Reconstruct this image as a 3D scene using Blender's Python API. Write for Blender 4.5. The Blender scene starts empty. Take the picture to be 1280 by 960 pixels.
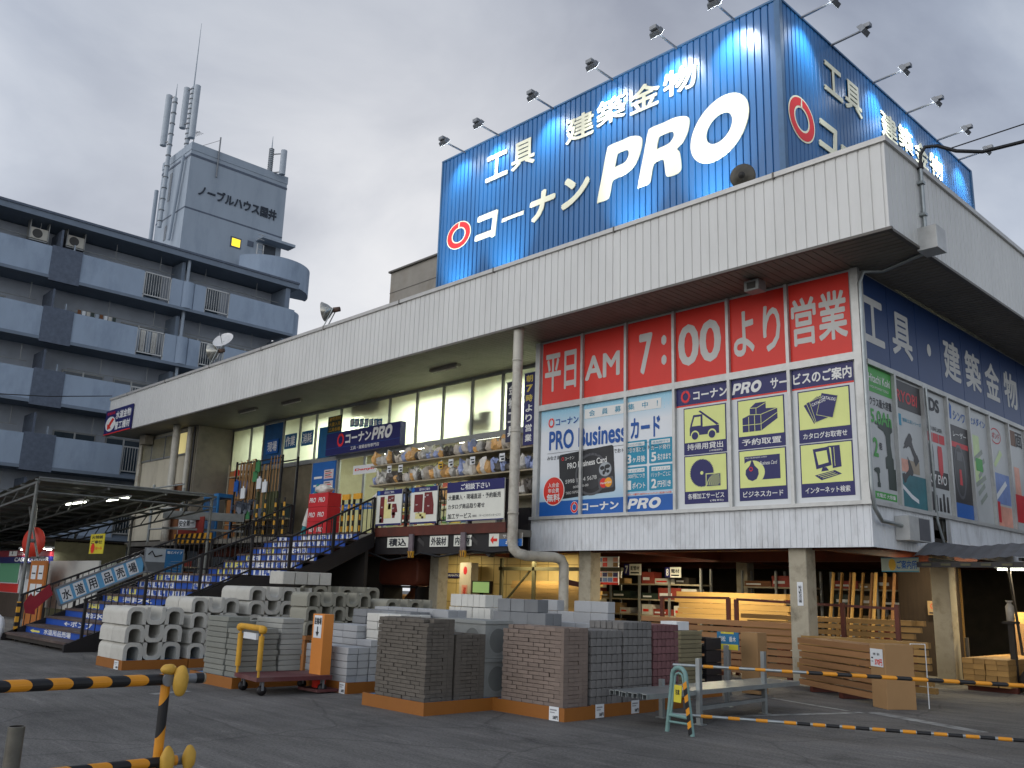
import bpy, bmesh, math, random
from mathutils import Vector, Matrix
random.seed(7)
R_ = math.radians
sc = bpy.context.scene
COL = sc.collection

# ------------------------------------------------------------------ camera
CAM = Vector((0, 0, 1.6)); FPX = 1121.0
def nrm(a): return Vector(a).normalized()
_mx = nrm((-1107, 224, FPX)); _yy = nrm((1196, 297, FPX))
_Z = _mx.cross(_yy).normalized()
if _Z.y > 0: _Z = -_Z
_X = -_mx; _Y = _Z.cross(_X).normalized()
if _Y.z < 0: _Y = -_Y
cd = bpy.data.cameras.new('camera'); cam = bpy.data.objects.new('camera', cd); COL.objects.link(cam)
rt = Vector((_X.x, _Y.x, _Z.x)); up = -Vector((_X.y, _Y.y, _Z.y)); bk = -Vector((_X.z, _Y.z, _Z.z))
mw = Matrix.Identity(4)
for i in range(3): mw[i][0] = rt[i]; mw[i][1] = up[i]; mw[i][2] = bk[i]; mw[i][3] = CAM[i]
cam.matrix_world = mw
cd.sensor_width = 36; cd.sensor_fit = 'HORIZONTAL'; cd.lens = FPX / 1280 * 36; cd.clip_end = 2000; cd.clip_start = 0.05
sc.camera = cam

# ------------------------------------------------------------------ world: dusk overcast
SKY = dict(neb=0.05, cloud=1.0)
w = bpy.data.worlds.new('World'); sc.world = w; w.use_nodes = True
nt = w.node_tree; N = nt.nodes; L = nt.links; N.clear()
out = N.new('ShaderNodeOutputWorld'); bg = N.new('ShaderNodeBackground')
sky = N.new('ShaderNodeTexSky'); sky.sky_type = 'NISHITA'; sky.sun_disc = False
sky.sun_elevation = R_(20); sky.sun_rotation = R_(190)
tc = N.new('ShaderNodeTexCoord'); sep = N.new('ShaderNodeSeparateXYZ'); L.new(tc.outputs['Generated'], sep.inputs[0])
def mth(op, a, b=None, clamp=False):
    n = N.new('ShaderNodeMath'); n.operation = op; n.use_clamp = clamp
    for i, v in enumerate((a, b)):
        if v is None: continue
        if isinstance(v, (int, float)): n.inputs[i].default_value = v
        else: L.new(v, n.inputs[i])
    return n.outputs[0]
zc = mth('MAXIMUM', sep.outputs['Z'], 0.0)
den = mth('ADD', zc, 0.35)
cx = mth('DIVIDE', sep.outputs['X'], den); cy = mth('DIVIDE', sep.outputs['Y'], den)
cmb = N.new('ShaderNodeCombineXYZ'); L.new(cx, cmb.inputs[0]); L.new(cy, cmb.inputs[1])
n1 = N.new('ShaderNodeTexNoise'); n1.inputs['Scale'].default_value = 2.1; n1.inputs['Detail'].default_value = 9; n1.inputs['Roughness'].default_value = .52; n1.inputs['Distortion'].default_value = .5
L.new(cmb.outputs[0], n1.inputs['Vector'])
ramp = N.new('ShaderNodeValToRGB'); L.new(n1.outputs['Fac'], ramp.inputs[0])
e = ramp.color_ramp.elements
e[0].position = .36; e[0].color = (.18, .215, .31, 1)
e[1].position = .75; e[1].color = (.66, .71, .79, 1)
k = e.new(.53); k.color = (.33, .38, .485, 1)
# brighter band low in the sky
low = mth('SUBTRACT', 1.0, mth('DIVIDE', zc, 0.72), True)
low = mth('POWER', low, 1.5)
lowc = N.new('ShaderNodeMix'); lowc.data_type = 'RGBA'; L.new(mth('MULTIPLY', mth('MULTIPLY', low, 1.25), mth('ADD', .35, n1.outputs['Fac']), True), lowc.inputs[0]); L.new(ramp.outputs[0], lowc.inputs[6]); lowc.inputs[7].default_value = (.84, .88, .96, 1)
# pale break in the clouds low beyond the apartment block
gd = N.new('ShaderNodeVectorMath'); gd.operation = 'DOT_PRODUCT'; L.new(tc.outputs['Generated'], gd.inputs[0]); gd.inputs[1].default_value = (-.72, .60, .30)
brk = mth('POWER', mth('MAXIMUM', gd.outputs['Value'], 0.0), 14.0)
brk = mth('MULTIPLY', brk, mth('ADD', n1.outputs['Fac'], .25), True)
bm = N.new('ShaderNodeMix'); bm.data_type = 'RGBA'; L.new(brk, bm.inputs[0]); L.new(lowc.outputs[2], bm.inputs[6]); bm.inputs[7].default_value = (1.05, 1.02, 1.0, 1); lowc = bm
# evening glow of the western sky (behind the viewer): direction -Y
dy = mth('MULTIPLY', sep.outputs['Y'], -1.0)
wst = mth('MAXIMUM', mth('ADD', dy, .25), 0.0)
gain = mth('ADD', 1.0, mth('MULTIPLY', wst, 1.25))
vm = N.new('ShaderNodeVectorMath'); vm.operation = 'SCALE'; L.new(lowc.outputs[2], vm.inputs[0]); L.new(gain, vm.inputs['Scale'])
skm = N.new('ShaderNodeVectorMath'); skm.operation = 'SCALE'; L.new(sky.outputs[0], skm.inputs[0]); skm.inputs['Scale'].default_value = .02
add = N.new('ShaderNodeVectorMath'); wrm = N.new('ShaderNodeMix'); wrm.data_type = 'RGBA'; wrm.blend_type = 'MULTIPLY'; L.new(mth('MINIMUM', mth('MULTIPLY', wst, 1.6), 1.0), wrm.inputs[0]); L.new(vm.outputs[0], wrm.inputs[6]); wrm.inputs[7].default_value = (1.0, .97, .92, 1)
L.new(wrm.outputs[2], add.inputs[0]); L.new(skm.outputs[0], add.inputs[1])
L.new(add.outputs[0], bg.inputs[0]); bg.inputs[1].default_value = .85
L.new(bg.outputs[0], out.inputs[0])

sl = bpy.data.lights.new('sun', 'SUN'); sl.energy = .55; sl.angle = R_(40); sl.color = (1, .95, .89)
so = bpy.data.objects.new('sun', sl); COL.objects.link(so)
so.rotation_euler = Vector((.35, 1, -.62)).to_track_quat('-Z', 'Y').to_euler()
vs = sc.view_settings; vs.view_transform = 'Standard'; vs.look = 'None'; vs.exposure = 0; vs.gamma = 1; vs.use_curve_mapping = False
sc.cycles.max_bounces = 6; sc.cycles.diffuse_bounces = 3; sc.cycles.glossy_bounces = 3; sc.cycles.transmission_bounces = 5; sc.cycles.transparent_max_bounces = 8
sc.cycles.use_denoising = True; sc.cycles.sample_clamp_indirect = 3
sc.cycles.use_light_tree = True

# ------------------------------------------------------------------ helpers
def ray(px, py):
    c = Vector((px - 640, py - 480, FPX)); return Vector((_X.dot(c), _Y.dot(c), _Z.dot(c)))
def at_y(px, py, y): r = ray(px, py); return CAM + r * (y / r.y)
def at_x(px, py, x): r = ray(px, py); return CAM + r * (x / r.x)
def at_z(px, py, z): r = ray(px, py); return CAM + r * ((z - 1.6) / r.z)
V = Vector
UX, UY, UZ = V((1, 0, 0)), V((0, 1, 0)), V((0, 0, 1))

def lin(h):
    h = h.lstrip('#'); o = []
    for i in (0, 2, 4):
        c = int(h[i:i+2], 16) / 255; o.append(c / 12.92 if c <= .04045 else ((c + .055) / 1.055) ** 2.4)
    return tuple(o)
MC = {}
def mat(name, hexc, rough=.6, noise=.12, scale=3.0, bump=0.0, bscale=None, metal=0, rnd=0.0, stretch=None, dirt=None, spec=.4, dirtamt=.5, dscale=1.2, coat=0):
    if name in MC: return MC[name]
    m = bpy.data.materials.new(name); m.use_nodes = True; nt = m.node_tree; N = nt.nodes; L = nt.links
    p = N['Principled BSDF']; c = lin(hexc); p.inputs['Roughness'].default_value = rough; p.inputs['Metallic'].default_value = metal
    p.inputs['Specular IOR Level'].default_value = spec
    if coat: p.inputs['Coat Weight'].default_value = coat; p.inputs['Coat Roughness'].default_value = .12
    tcn = N.new('ShaderNodeTexCoord'); vec = tcn.outputs['Object']
    if stretch:
        mp = N.new('ShaderNodeMapping'); mp.inputs['Scale'].default_value = stretch; L.new(vec, mp.inputs[0]); vec = mp.outputs[0]
    tn = N.new('ShaderNodeTexNoise'); tn.inputs['Scale'].default_value = scale; tn.inputs['Detail'].default_value = 6; tn.inputs['Roughness'].default_value = .6
    L.new(vec, tn.inputs['Vector'])
    mr = N.new('ShaderNodeMapRange'); mr.inputs[1].default_value = .3; mr.inputs[2].default_value = .7; mr.inputs[3].default_value = 1 - noise; mr.inputs[4].default_value = 1 + noise
    L.new(tn.outputs['Fac'], mr.inputs[0]); val = mr.outputs[0]
    if rnd:
        oi = N.new('ShaderNodeObjectInfo'); m2 = N.new('ShaderNodeMapRange'); m2.inputs[3].default_value = 1 - rnd; m2.inputs[4].default_value = 1 + rnd
        L.new(oi.outputs['Random'], m2.inputs[0]); mm = N.new('ShaderNodeMath'); mm.operation = 'MULTIPLY'; L.new(val, mm.inputs[0]); L.new(m2.outputs[0], mm.inputs[1]); val = mm.outputs[0]
    sv = N.new('ShaderNodeVectorMath'); sv.operation = 'SCALE'; sv.inputs[0].default_value = c; L.new(val, sv.inputs['Scale']); colo = sv.outputs[0]
    if dirt:
        dn = N.new('ShaderNodeTexNoise'); dn.inputs['Scale'].default_value = dscale; dn.inputs['Detail'].default_value = 8; dn.inputs['Roughness'].default_value = .65; L.new(vec, dn.inputs['Vector'])
        dr = N.new('ShaderNodeMapRange'); dr.inputs[1].default_value = .5; dr.inputs[2].default_value = .72; dr.inputs[4].default_value = dirtamt; L.new(dn.outputs['Fac'], dr.inputs[0])
        mx = N.new('ShaderNodeMix'); mx.data_type = 'RGBA'; L.new(dr.outputs[0], mx.inputs[0]); L.new(colo, mx.inputs[6]); mx.inputs[7].default_value = (*lin(dirt), 1); colo = mx.outputs[2]
    L.new(colo, p.inputs['Base Color'])
    if bump:
        bn = N.new('ShaderNodeTexNoise'); bn.inputs['Scale'].default_value = bscale or scale * 6; bn.inputs['Detail'].default_value = 5; L.new(tcn.outputs['Object'], bn.inputs['Vector'])
        bp = N.new('ShaderNodeBump'); bp.inputs['Strength'].default_value = bump; bp.inputs['Distance'].default_value = .01; L.new(bn.outputs['Fac'], bp.inputs['Height']); L.new(bp.outputs[0], p.inputs['Normal'])
    MC[name] = m; return m
def emit(name, hexc, strength):
    if name in MC: return MC[name]
    m = bpy.data.materials.new(name); m.use_nodes = True; p = m.node_tree.nodes['Principled BSDF']
    p.inputs['Base Color'].default_value = (*lin(hexc), 1); p.inputs['Emission Color'].default_value = (*lin(hexc), 1); p.inputs['Emission Strength'].default_value = strength
    MC[name] = m; return m
def glass(name, hexc, rough=.03, trans=.9):
    if name in MC: return MC[name]
    m = bpy.data.materials.new(name); m.use_nodes = True; nt = m.node_tree; N = nt.nodes; L = nt.links
    o = N['Material Output']; N.remove(N['Principled BSDF'])
    t = N.new('ShaderNodeBsdfTransparent'); t.inputs[0].default_value = (*lin(hexc), 1)
    g = N.new('ShaderNodeBsdfGlossy'); g.inputs['Roughness'].default_value = rough
    fr = N.new('ShaderNodeFresnel'); fr.inputs[0].default_value = 1.5
    mx = N.new('ShaderNodeMixShader'); L.new(fr.outputs[0], mx.inputs[0]); L.new(t.outputs[0], mx.inputs[1]); L.new(g.outputs[0], mx.inputs[2]); L.new(mx.outputs[0], o.inputs[0])
    MC[name] = m; return m
def frosted(name, hexc):
    if name in MC: return MC[name]
    m = bpy.data.materials.new(name); m.use_nodes = True; nt = m.node_tree; N = nt.nodes; L = nt.links
    o = N['Material Output']; N.remove(N['Principled BSDF'])
    tcn = N.new('ShaderNodeTexCoord'); tn = N.new('ShaderNodeTexNoise'); tn.inputs['Scale'].default_value = 2.2; tn.inputs['Detail'].default_value = 5; L.new(tcn.outputs['Object'], tn.inputs['Vector'])
    rp = N.new('ShaderNodeMapRange'); rp.inputs[3].default_value = .8; rp.inputs[4].default_value = 1.05; L.new(tn.outputs['Fac'], rp.inputs[0])
    sv = N.new('ShaderNodeVectorMath'); sv.operation = 'SCALE'; sv.inputs[0].default_value = lin(hexc); L.new(rp.outputs[0], sv.inputs['Scale'])
    t = N.new('ShaderNodeBsdfTranslucent'); L.new(sv.outputs[0], t.inputs[0])
    d = N.new('ShaderNodeBsdfDiffuse'); d.inputs[0].default_value = (.5, .5, .48, 1)
    mx = N.new('ShaderNodeMixShader'); mx.inputs[0].default_value = .25; L.new(t.outputs[0], mx.inputs[1]); L.new(d.outputs[0], mx.inputs[2])
    g = N.new('ShaderNodeBsdfGlossy'); g.inputs['Roughness'].default_value = .08
    m2 = N.new('ShaderNodeMixShader'); m2.inputs[0].default_value = .05; L.new(mx.outputs[0], m2.inputs[1]); L.new(g.outputs[0], m2.inputs[2]); L.new(m2.outputs[0], o.inputs[0])
    MC[name] = m; return m

GC = {}
def glyphs(s, bold, ext=0):
    key = (s, bold, ext)
    if key in GC: return GC[key]
    c = bpy.data.curves.new('letters', 'FONT'); c.body = s; c.size = 1; c.offset = bold; c.resolution_u = 3; c.extrude = ext
    o = bpy.data.objects.new('letters', c); COL.objects.link(o)
    dg = bpy.context.evaluated_depsgraph_get(); me = bpy.data.meshes.new_from_object(o.evaluated_get(dg))
    vs = [v.co.copy() for v in me.vertices]; fs = [tuple(p.vertices) for p in me.polygons]
    bpy.data.objects.remove(o); bpy.data.curves.remove(c); bpy.data.meshes.remove(me)
    x0 = min(v.x for v in vs); x1 = max(v.x for v in vs); y0 = min(v.y for v in vs); y1 = max(v.y for v in vs)
    GC[key] = (vs, fs, x0, x1, y0, y1); return GC[key]

def wpos(o):
    p = V((0, 0, 0))
    while o: p += o.location; o = o.parent
    return p

class MB:
    def __init__(s): s.v = []; s.f = []; s.mi = []; s.sm = []; s.ms = []
    def _m(s, m):
        if m not in s.ms: s.ms.append(m)
        return s.ms.index(m)
    def face(s, pts, m, smooth=False):
        b = len(s.v); s.v += [V(p) for p in pts]; s.f.append(tuple(range(b, b + len(pts)))); s.mi.append(s._m(m)); s.sm.append(smooth); return s
    def raw(s, vs, fs, m, smooth=False):
        b = len(s.v); s.v += [V(p) for p in vs]; k = s._m(m)
        for f in fs: s.f.append(tuple(b + i for i in f)); s.mi.append(k); s.sm.append(smooth)
        return s
    BF = [(0, 3, 2, 1), (4, 5, 6, 7), (0, 1, 5, 4), (1, 2, 6, 5), (2, 3, 7, 6), (3, 0, 4, 7)]
    def box(s, x0, x1, y0, y1, z0, z1, m):
        return s.raw([(x0, y0, z0), (x1, y0, z0), (x1, y1, z0), (x0, y1, z0), (x0, y0, z1), (x1, y0, z1), (x1, y1, z1), (x0, y1, z1)], s.BF, m)
    def cbox(s, c, sx, sy, sz, m, rot=None):
        c = V(c); r = rot or Matrix.Identity(3); pts = []
        for z in (-.5, .5):
            for x, y in ((-.5, -.5), (.5, -.5), (.5, .5), (-.5, .5)): pts.append(c + r @ V((x * sx, y * sy, z * sz)))
        return s.raw(pts, s.BF, m)
    def bar(s, p, q, w_, h_, m, upv=None):
        p, q = V(p), V(q); d = (q - p).normalized(); u0 = V(upv) if upv else (UZ if abs(d.z) < .95 else UX)
        a = d.cross(u0).normalized() * (w_ / 2); b = a.cross(d).normalized() * (h_ / 2)
        return s.raw([p - a - b, p + a - b, p + a + b, p - a + b, q - a - b, q + a - b, q + a + b, q - a + b], [(0, 1, 2, 3), (7, 6, 5, 4), (0, 4, 5, 1), (1, 5, 6, 2), (2, 6, 7, 3), (3, 7, 4, 0)], m)
    def tube(s, pts, r, m, n=10, cap=True, rr=None):
        pts = [V(p) for p in pts]; rings = []; prev = None
        for i, p in enumerate(pts):
            d = ((pts[i + 1] - p).normalized() if i < len(pts) - 1 else V((0, 0, 0))) + ((p - pts[i - 1]).normalized() if i else V((0, 0, 0)))
            d = d.normalized()
            if prev is None: a = d.cross(UZ if abs(d.z) < .9 else UX).normalized()
            else: a = (prev - d * prev.dot(d)).normalized()
            prev = a; b = d.cross(a); rad = rr[i] if rr else r
            rings.append([p + (a * math.cos(t) + b * math.sin(t)) * rad for t in [2 * math.pi * j / n for j in range(n)]])
        vs = [q for rg in rings for q in rg]; fs = []
        for i in range(len(rings) - 1):
            for j in range(n): fs.append((i * n + j, i * n + (j + 1) % n, (i + 1) * n + (j + 1) % n, (i + 1) * n + j))
        s.raw(vs, fs, m, True)
        if cap: s.face(rings[0][::-1], m); s.face(rings[-1], m)
        return s
    def lathe(s, o, ax, prof, m, n=16):   # prof: (dist along axis, radius)
        o = V(o); d = V(ax).normalized(); a = d.cross(UZ if abs(d.z) < .9 else UX).normalized(); b = d.cross(a); vs = []; fs = []
        for h, r in prof:
            for j in range(n): t = 2 * math.pi * j / n; vs.append(o + d * h + (a * math.cos(t) + b * math.sin(t)) * max(r, 1e-4))
        for i in range(len(prof) - 1):
            for j in range(n): fs.append((i * n + j, i * n + (j + 1) % n, (i + 1) * n + (j + 1) % n, (i + 1) * n + j))
        return s.raw(vs, fs, m, True)
    def prism(s, poly, o, u, v, depth, m):   # polygon in (u,v) extruded along u x v
        o, u, v = V(o), V(u), V(v); nn = u.cross(v).normalized() * depth
        a = [o + u * x + v * y for x, y in poly]; b = [p + nn for p in a]; n = len(a)
        vs = a + b; fs = [tuple(range(n - 1, -1, -1)), tuple(range(n, 2 * n))] + [(i, (i + 1) % n, n + (i + 1) % n, n + i) for i in range(n)]
        return s.raw(vs, fs, m)
    def ell(s, c, u, v, ru, rv, m, n=28, lift=0, hole=None):   # flat ellipse / ring
        c, u, v = V(c), V(u), V(v); c = c + u.cross(v).normalized() * lift; A = [c + u * (ru * math.cos(t)) + v * (rv * math.sin(t)) for t in [2 * math.pi * i / n for i in range(n)]]
        if hole is None: return s.face(A, m)
        hu, hv = hole; B = [c + u * (hu * math.cos(t)) + v * (hv * math.sin(t)) for t in [2 * math.pi * i / n for i in range(n)]]
        return s.raw(A + B, [(i, (i + 1) % n, n + (i + 1) % n, n + i) for i in range(n)], m)
    def rect(s, o, u, v, x0, x1, y0, y1, m, lift=0):
        o, u, v = V(o), V(u), V(v); o = o + u.cross(v).normalized() * lift
        return s.face([o + u * x0 + v * y0, o + u * x1 + v * y0, o + u * x1 + v * y1, o + u * x0 + v * y1], m)
    def poly(s, o, u, v, pts, m, lift=0):
        o, u, v = V(o), V(u), V(v); o = o + u.cross(v).normalized() * lift
        return s.face([o + u * x + v * y for x, y in pts], m)
    def text(s, t, o, u, v, x, y, W, H, m, bold=.0, shear=0, lift=.005, ext=0):   # bbox lower left x,y ; size W x H
        """lettering; heavier weights by laying slightly shifted copies of the strokes over each other (0.15 mm apart)"""
        o, u, v = V(o), V(u), V(v); nn = u.cross(v).normalized(); vs, fs, x0, x1, y0, y1 = glyphs(t, 0, ext)
        k = (6 if H > .22 else 4) if bold else 1
        fy = H / max(y1 - y0 + 2 * bold, 1e-5); fx = (W - shear * H) / max(x1 - x0 + 2 * bold, 1e-5)
        for j in range(k):
            a = 2 * math.pi * (j + .5) / k; dx = bold * math.cos(a) if bold else 0; dy = bold * math.sin(a) if bold else 0
            pts = []
            for q in vs:
                yy = (q.y - y0 + bold + dy) * fy; xx = (q.x - x0 + bold + dx) * fx + shear * yy
                pts.append(o + u * (x + xx) + v * (y + yy) + nn * (lift + j * .00015 + (q.z + ext) * fy))
            s.raw(pts, fs, m)
        return s
    def build(s, name, parent=None, bevel=0, loc=None, merge=False):
        me = bpy.data.meshes.new(name); off = wpos(parent) if parent else V((0, 0, 0))
        if loc is not None: off = off + V(loc)
        me.from_pydata([q - off for q in s.v], [], s.f)
        for m in s.ms: me.materials.append(m)
        me.polygons.foreach_set('material_index', s.mi); me.polygons.foreach_set('use_smooth', s.sm)
        if merge:
            b = bmesh.new(); b.from_mesh(me); bmesh.ops.remove_doubles(b, verts=b.verts, dist=1e-4); b.to_mesh(me); b.free()
        me.update(); o = bpy.data.objects.new(name, me); COL.objects.link(o)
        if loc is not None: o.location = V(loc)
        if parent: o.parent = parent
        if bevel:
            bm_ = o.modifiers.new('bevel', 'BEVEL'); bm_.width = bevel; bm_.segments = 2; bm_.limit_method = 'ANGLE'
        return o
def tag(o, label=None, cat=None, group=None, kind=None):
    if label: o['label'] = label
    if cat: o['category'] = cat
    if group: o['group'] = group
    if kind: o['kind'] = kind
    return o
def thing(name, label, cat, loc=(0, 0, 0), group=None):
    o = bpy.data.objects.new(name, None); COL.objects.link(o); o.location = V(loc); o.empty_display_size = .1
    return tag(o, label, cat, group)
def dup(root, loc, rotz=None, label=None, group=None):
    r = root.copy(); COL.objects.link(r); r.location = V(loc)
    if rotz is not None: r.rotation_euler = (0, 0, rotz)
    if label: r['label'] = label
    if group: r['group'] = group
    for ch in root.children:
        c = ch.copy(); COL.objects.link(c); c.parent = r
        for g in ch.children:
            d = g.copy(); COL.objects.link(d); d.parent = c
    return r
def area(parent, loc, sx, sy, power, col, direction=(0, 0, -1), spread=180):
    l = bpy.data.lights.new('lamp_light', 'AREA'); l.shape = 'RECTANGLE'; l.size = sx; l.size_y = sy; l.energy = power; l.color = col; l.spread = R_(spread)
    o = bpy.data.objects.new('lamp_light', l); COL.objects.link(o); o.location = V(loc) - (wpos(parent) if parent else V((0, 0, 0)))
    o.rotation_euler = V(direction).to_track_quat('-Z', 'Y').to_euler()
    if parent: o.parent = parent
    return o
def ribbed(mb, p0, u, v, length, height, pitch, depth, groove, m, mg=None):
    """profiled sheet metal: flat ribs with narrow grooves, running along v; faces u x v"""
    p0, u, v = V(p0), V(u), V(v); nn = u.cross(v).normalized(); prof = [(0, 0)]; x = 0
    while x + pitch < length:
        x += pitch
        prof += [(x - groove, 0), (x - groove * .7, -depth), (x - groove * .3, -depth), (x, 0)]
    prof.append((length, 0))
    a = [p0 + u * q[0] + nn * q[1] for q in prof]; b = [p + v * height for p in a]; n = len(a)
    mb.raw(a + b, [(i, i + 1, n + i + 1, n + i) for i in range(n - 1)], m)
# ------------------------------------------------------------------ materials
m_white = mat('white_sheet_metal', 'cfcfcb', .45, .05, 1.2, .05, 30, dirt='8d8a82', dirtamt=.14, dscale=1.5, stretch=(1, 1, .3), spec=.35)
m_lowpan = mat('worn_white_sheet', 'd3d6d8', .5, .08, 3, .05, dirt='6f6a66', dirtamt=.45, dscale=2.5, stretch=(1, 1, .4))
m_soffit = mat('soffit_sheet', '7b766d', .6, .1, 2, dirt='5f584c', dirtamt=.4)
m_cap = mat('fascia_cap', 'b5b4b0', .4, .1, 2, metal=.2)
m_edge = mat('dark_drip_edge', '5a5650', .5)
m_cream = mat('cream_render', 'c4bda9', .8, .08, 2, .15, 25, dirt='807866', dirtamt=.5, stretch=(1, 1, .35))
m_greywall = mat('stained_concrete_wall', '8a8375', .8, .18, 1.5, .15, dirt='4f4a42', dirtamt=.5)
m_conc = mat('painted_concrete', 'a79f8b', .75, .15, 3, .12, 40, dirt='57503f', dirtamt=.7, dscale=3)
m_slab = mat('slab_concrete', '77736b', .8, .2, 2, .1)
m_redsteel = mat('red_oxide_steel', '552619', .6, .2, 3, dirt='33201b', dirtamt=.6)
m_black = mat('black_painted_steel', '1d1a1b', .5, .2, 5)
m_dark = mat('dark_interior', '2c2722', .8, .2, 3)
m_alu = mat('aluminium_frame', 'b7b8b5', .4, .08, 6, metal=.3, dirt='7a7772', dirtamt=.4)
m_alud = mat('grey_frame', '8b8d8b', .45, .1, 6, metal=.3)
m_galv = mat('galvanised_steel', '9aa0a0', .38, .15, 8, metal=.75, dirt='6f7374', dirtamt=.5, dscale=4)
m_pipe = mat('cream_downpipe', 'b9b5a8', .45, .1, 3, dirt='6e5a45', dirtamt=.6, dscale=2.5)
m_blue = mat('blue_sheet_metal', '1a5c92', .33, .07, 1.5, .04, 30, dirt='195688', dirtamt=.5, stretch=(1, 1, .3), spec=.5)
m_bluetrim = mat('blue_corner_trim', '3c6286', .45)
m_cream2 = mat('cream_letters', 'e9e7cc', .5, .04, 2)
m_signred = mat('sign_red', 'd8272c', .5, .06, 2)
m_frost = frosted('frosted_glass', 'dfe9d2')
m_glass = glass('clear_glass', 'e8efe8')
m_silver = mat('silver_letters', 'c2c2be', .5, .05)
m_roof = mat('roof_sheet', '6d6f70', .6, .2, 2)

# ------------------------------------------------------------------ ground
g = MB()
m_asph = bpy.data.materials.new('worn_asphalt'); m_asph.use_nodes = True
def asphalt():
    nt = m_asph.node_tree; N = nt.nodes; L = nt.links; p = N['Principled BSDF']; tcn = N.new('ShaderNodeTexCoord')
    def noise(sc_, det, r=.6, st=None):
        n = N.new('ShaderNodeTexNoise'); n.inputs['Scale'].default_value = sc_; n.inputs['Detail'].default_value = det; n.inputs['Roughness'].default_value = r
        if st:
            mp = N.new('ShaderNodeMapping'); mp.inputs['Scale'].default_value = st; mp.inputs['Rotation'].default_value = (0, 0, .35); L.new(tcn.outputs['Object'], mp.inputs[0]); L.new(mp.outputs[0], n.inputs[0])
        else: L.new(tcn.outputs['Object'], n.inputs[0])
        return n.outputs['Fac']
    def mp(v, a, b, c, d):
        n = N.new('ShaderNodeMapRange'); n.inputs[1].default_value = a; n.inputs[2].default_value = b; n.inputs[3].default_value = c; n.inputs[4].default_value = d; L.new(v, n.inputs[0]); return n.outputs[0]
    def mul(a, b):
        n = N.new('ShaderNodeMath'); n.operation = 'MULTIPLY'; L.new(a, n.inputs[0]); L.new(b, n.inputs[1]); return n.outputs[0]
    big = mp(noise(.35, 5), .3, .7, .62, 1.35); fine = mp(noise(34, 5, .85), .32, .68, .38, 1.75); strk = mp(noise(1.4, 8, .75, (.35, 3, 1)), .4, .72, .85, 1.45)
    v = mul(mul(mul(big, fine), strk), mul(mp(noise(2.6, 10, .8, (.25, 2.2, 1)), .56, .7, 1, 1.9), mp(noise(.9, 7, .7), .56, .72, 1, .55)))
    cr = N.new('ShaderNodeTexVoronoi'); cr.feature = 'DISTANCE_TO_EDGE'; cr.inputs['Scale'].default_value = .55
    dn = N.new('ShaderNodeTexNoise'); dn.inputs['Scale'].default_value = 1.6; dn.inputs['Detail'].default_value = 6; L.new(tcn.outputs['Object'], dn.inputs[0])
    ad = N.new('ShaderNodeMix'); ad.data_type = 'RGBA'; ad.inputs[0].default_value = .22; L.new(tcn.outputs['Object'], ad.inputs[6]); L.new(dn.outputs['Color'], ad.inputs[7]); L.new(ad.outputs[2], cr.inputs['Vector'])
    v = mul(v, mp(cr.outputs['Distance'], 0, .012, .62, 1))
    sv = N.new('ShaderNodeVectorMath'); sv.operation = 'SCALE'; sv.inputs[0].default_value = (.106, .101, .093); L.new(v, sv.inputs['Scale']); L.new(sv.outputs[0], p.inputs['Base Color'])
    p.inputs['Roughness'].default_value = .78
    bp = N.new('ShaderNodeBump'); bp.inputs['Strength'].default_value = .5; bp.inputs['Distance'].default_value = .008; L.new(fine, bp.inputs['Height']); L.new(bp.outputs[0], p.inputs['Normal'])
asphalt()
g.face([(-400, -300, 0), (400, -300, 0), (400, 600, 0), (-400, 600, 0)], m_asph)
tag(g.build('ground'), kind='structure')
m_line = mat('worn_line_paint', '8c8c88', .8, .4, 4, dirt='50504e', dirtamt=1, dscale=5)
for a, b, wd in ((at_z(908, 896, 0), at_z(1078, 891, 0), .07), (at_z(1092, 891, 0), at_z(1228, 916, 0), .12), (at_z(965, 873, 0), at_z(1060, 889, 0), .05), (at_z(190, 868, 0), at_z(235, 864, 0), .09)):
    d = (b - a).normalized(); n = V((-d.y, d.x, 0)) * wd; q = MB()
    q.face([V((p.x, p.y, .004)) for p in (a - n, b - n, b + n, a + n)][::1], m_line)
    tag(q.build('painted_line'), kind='structure')

# ------------------------------------------------------------------ store building
GX0, GX1, GY0, GY1 = -42.7, -6.11, 14.91, 46.0
SZ, TZ = 8.06, 9.70
XF, YF, YS = -7.42, 16.4, 18.0
store = thing('store_building', 'two storey white hardware store with wide flat metal fascia and open ground floor', 'store', (-20, 16.4, 0))
q = MB(); ribbed(q, (GX0, GY0, SZ), UX, UZ, GX1 - GX0, TZ - SZ, .215, .02, .035, m_white)
ribbed(q, (GX1, GY0, SZ), UY, UZ, GY1 - GY0, TZ - SZ, .215, .02, .035, m_white)
ribbed(q, (GX0, GY1, SZ), -UY, UZ, GY1 - GY0, TZ - SZ, .215, .02, .035, m_white)
q.build('fascia', store)
q = MB()
q.box(GX0 - .04, GX1 + .05, GY0 - .05, GY0 + .22, TZ, TZ + .1, m_cap); q.box(GX1 - .2, GX1 + .051, GY0 + .22, GY1, TZ, TZ + .1, m_cap)
q.box(GX0 - .04, GX1 + .04, GY0 - .02, GY0 + .06, SZ - .05, SZ + .002, m_edge); q.box(GX1 - .06, GX1 + .021, GY0 + .06, GY1, SZ - .05, SZ + .002, m_edge)
for i in range(9): x = GX0 + 4.05 * i + 2; q.box(x - .02, x + .02, GY0 - .058, GY0 + .2, TZ - .02, TZ + .108, m_edge)
q.build('fascia_capping', store)
q = MB(); q.box(GX0 + .05, GX1 - .05, GY0 + .1, GY1, 9.2, 9.35, m_roof); q.build('roof', store)
q = MB()   # soffit boards, a V groove every 14 cm
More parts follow.
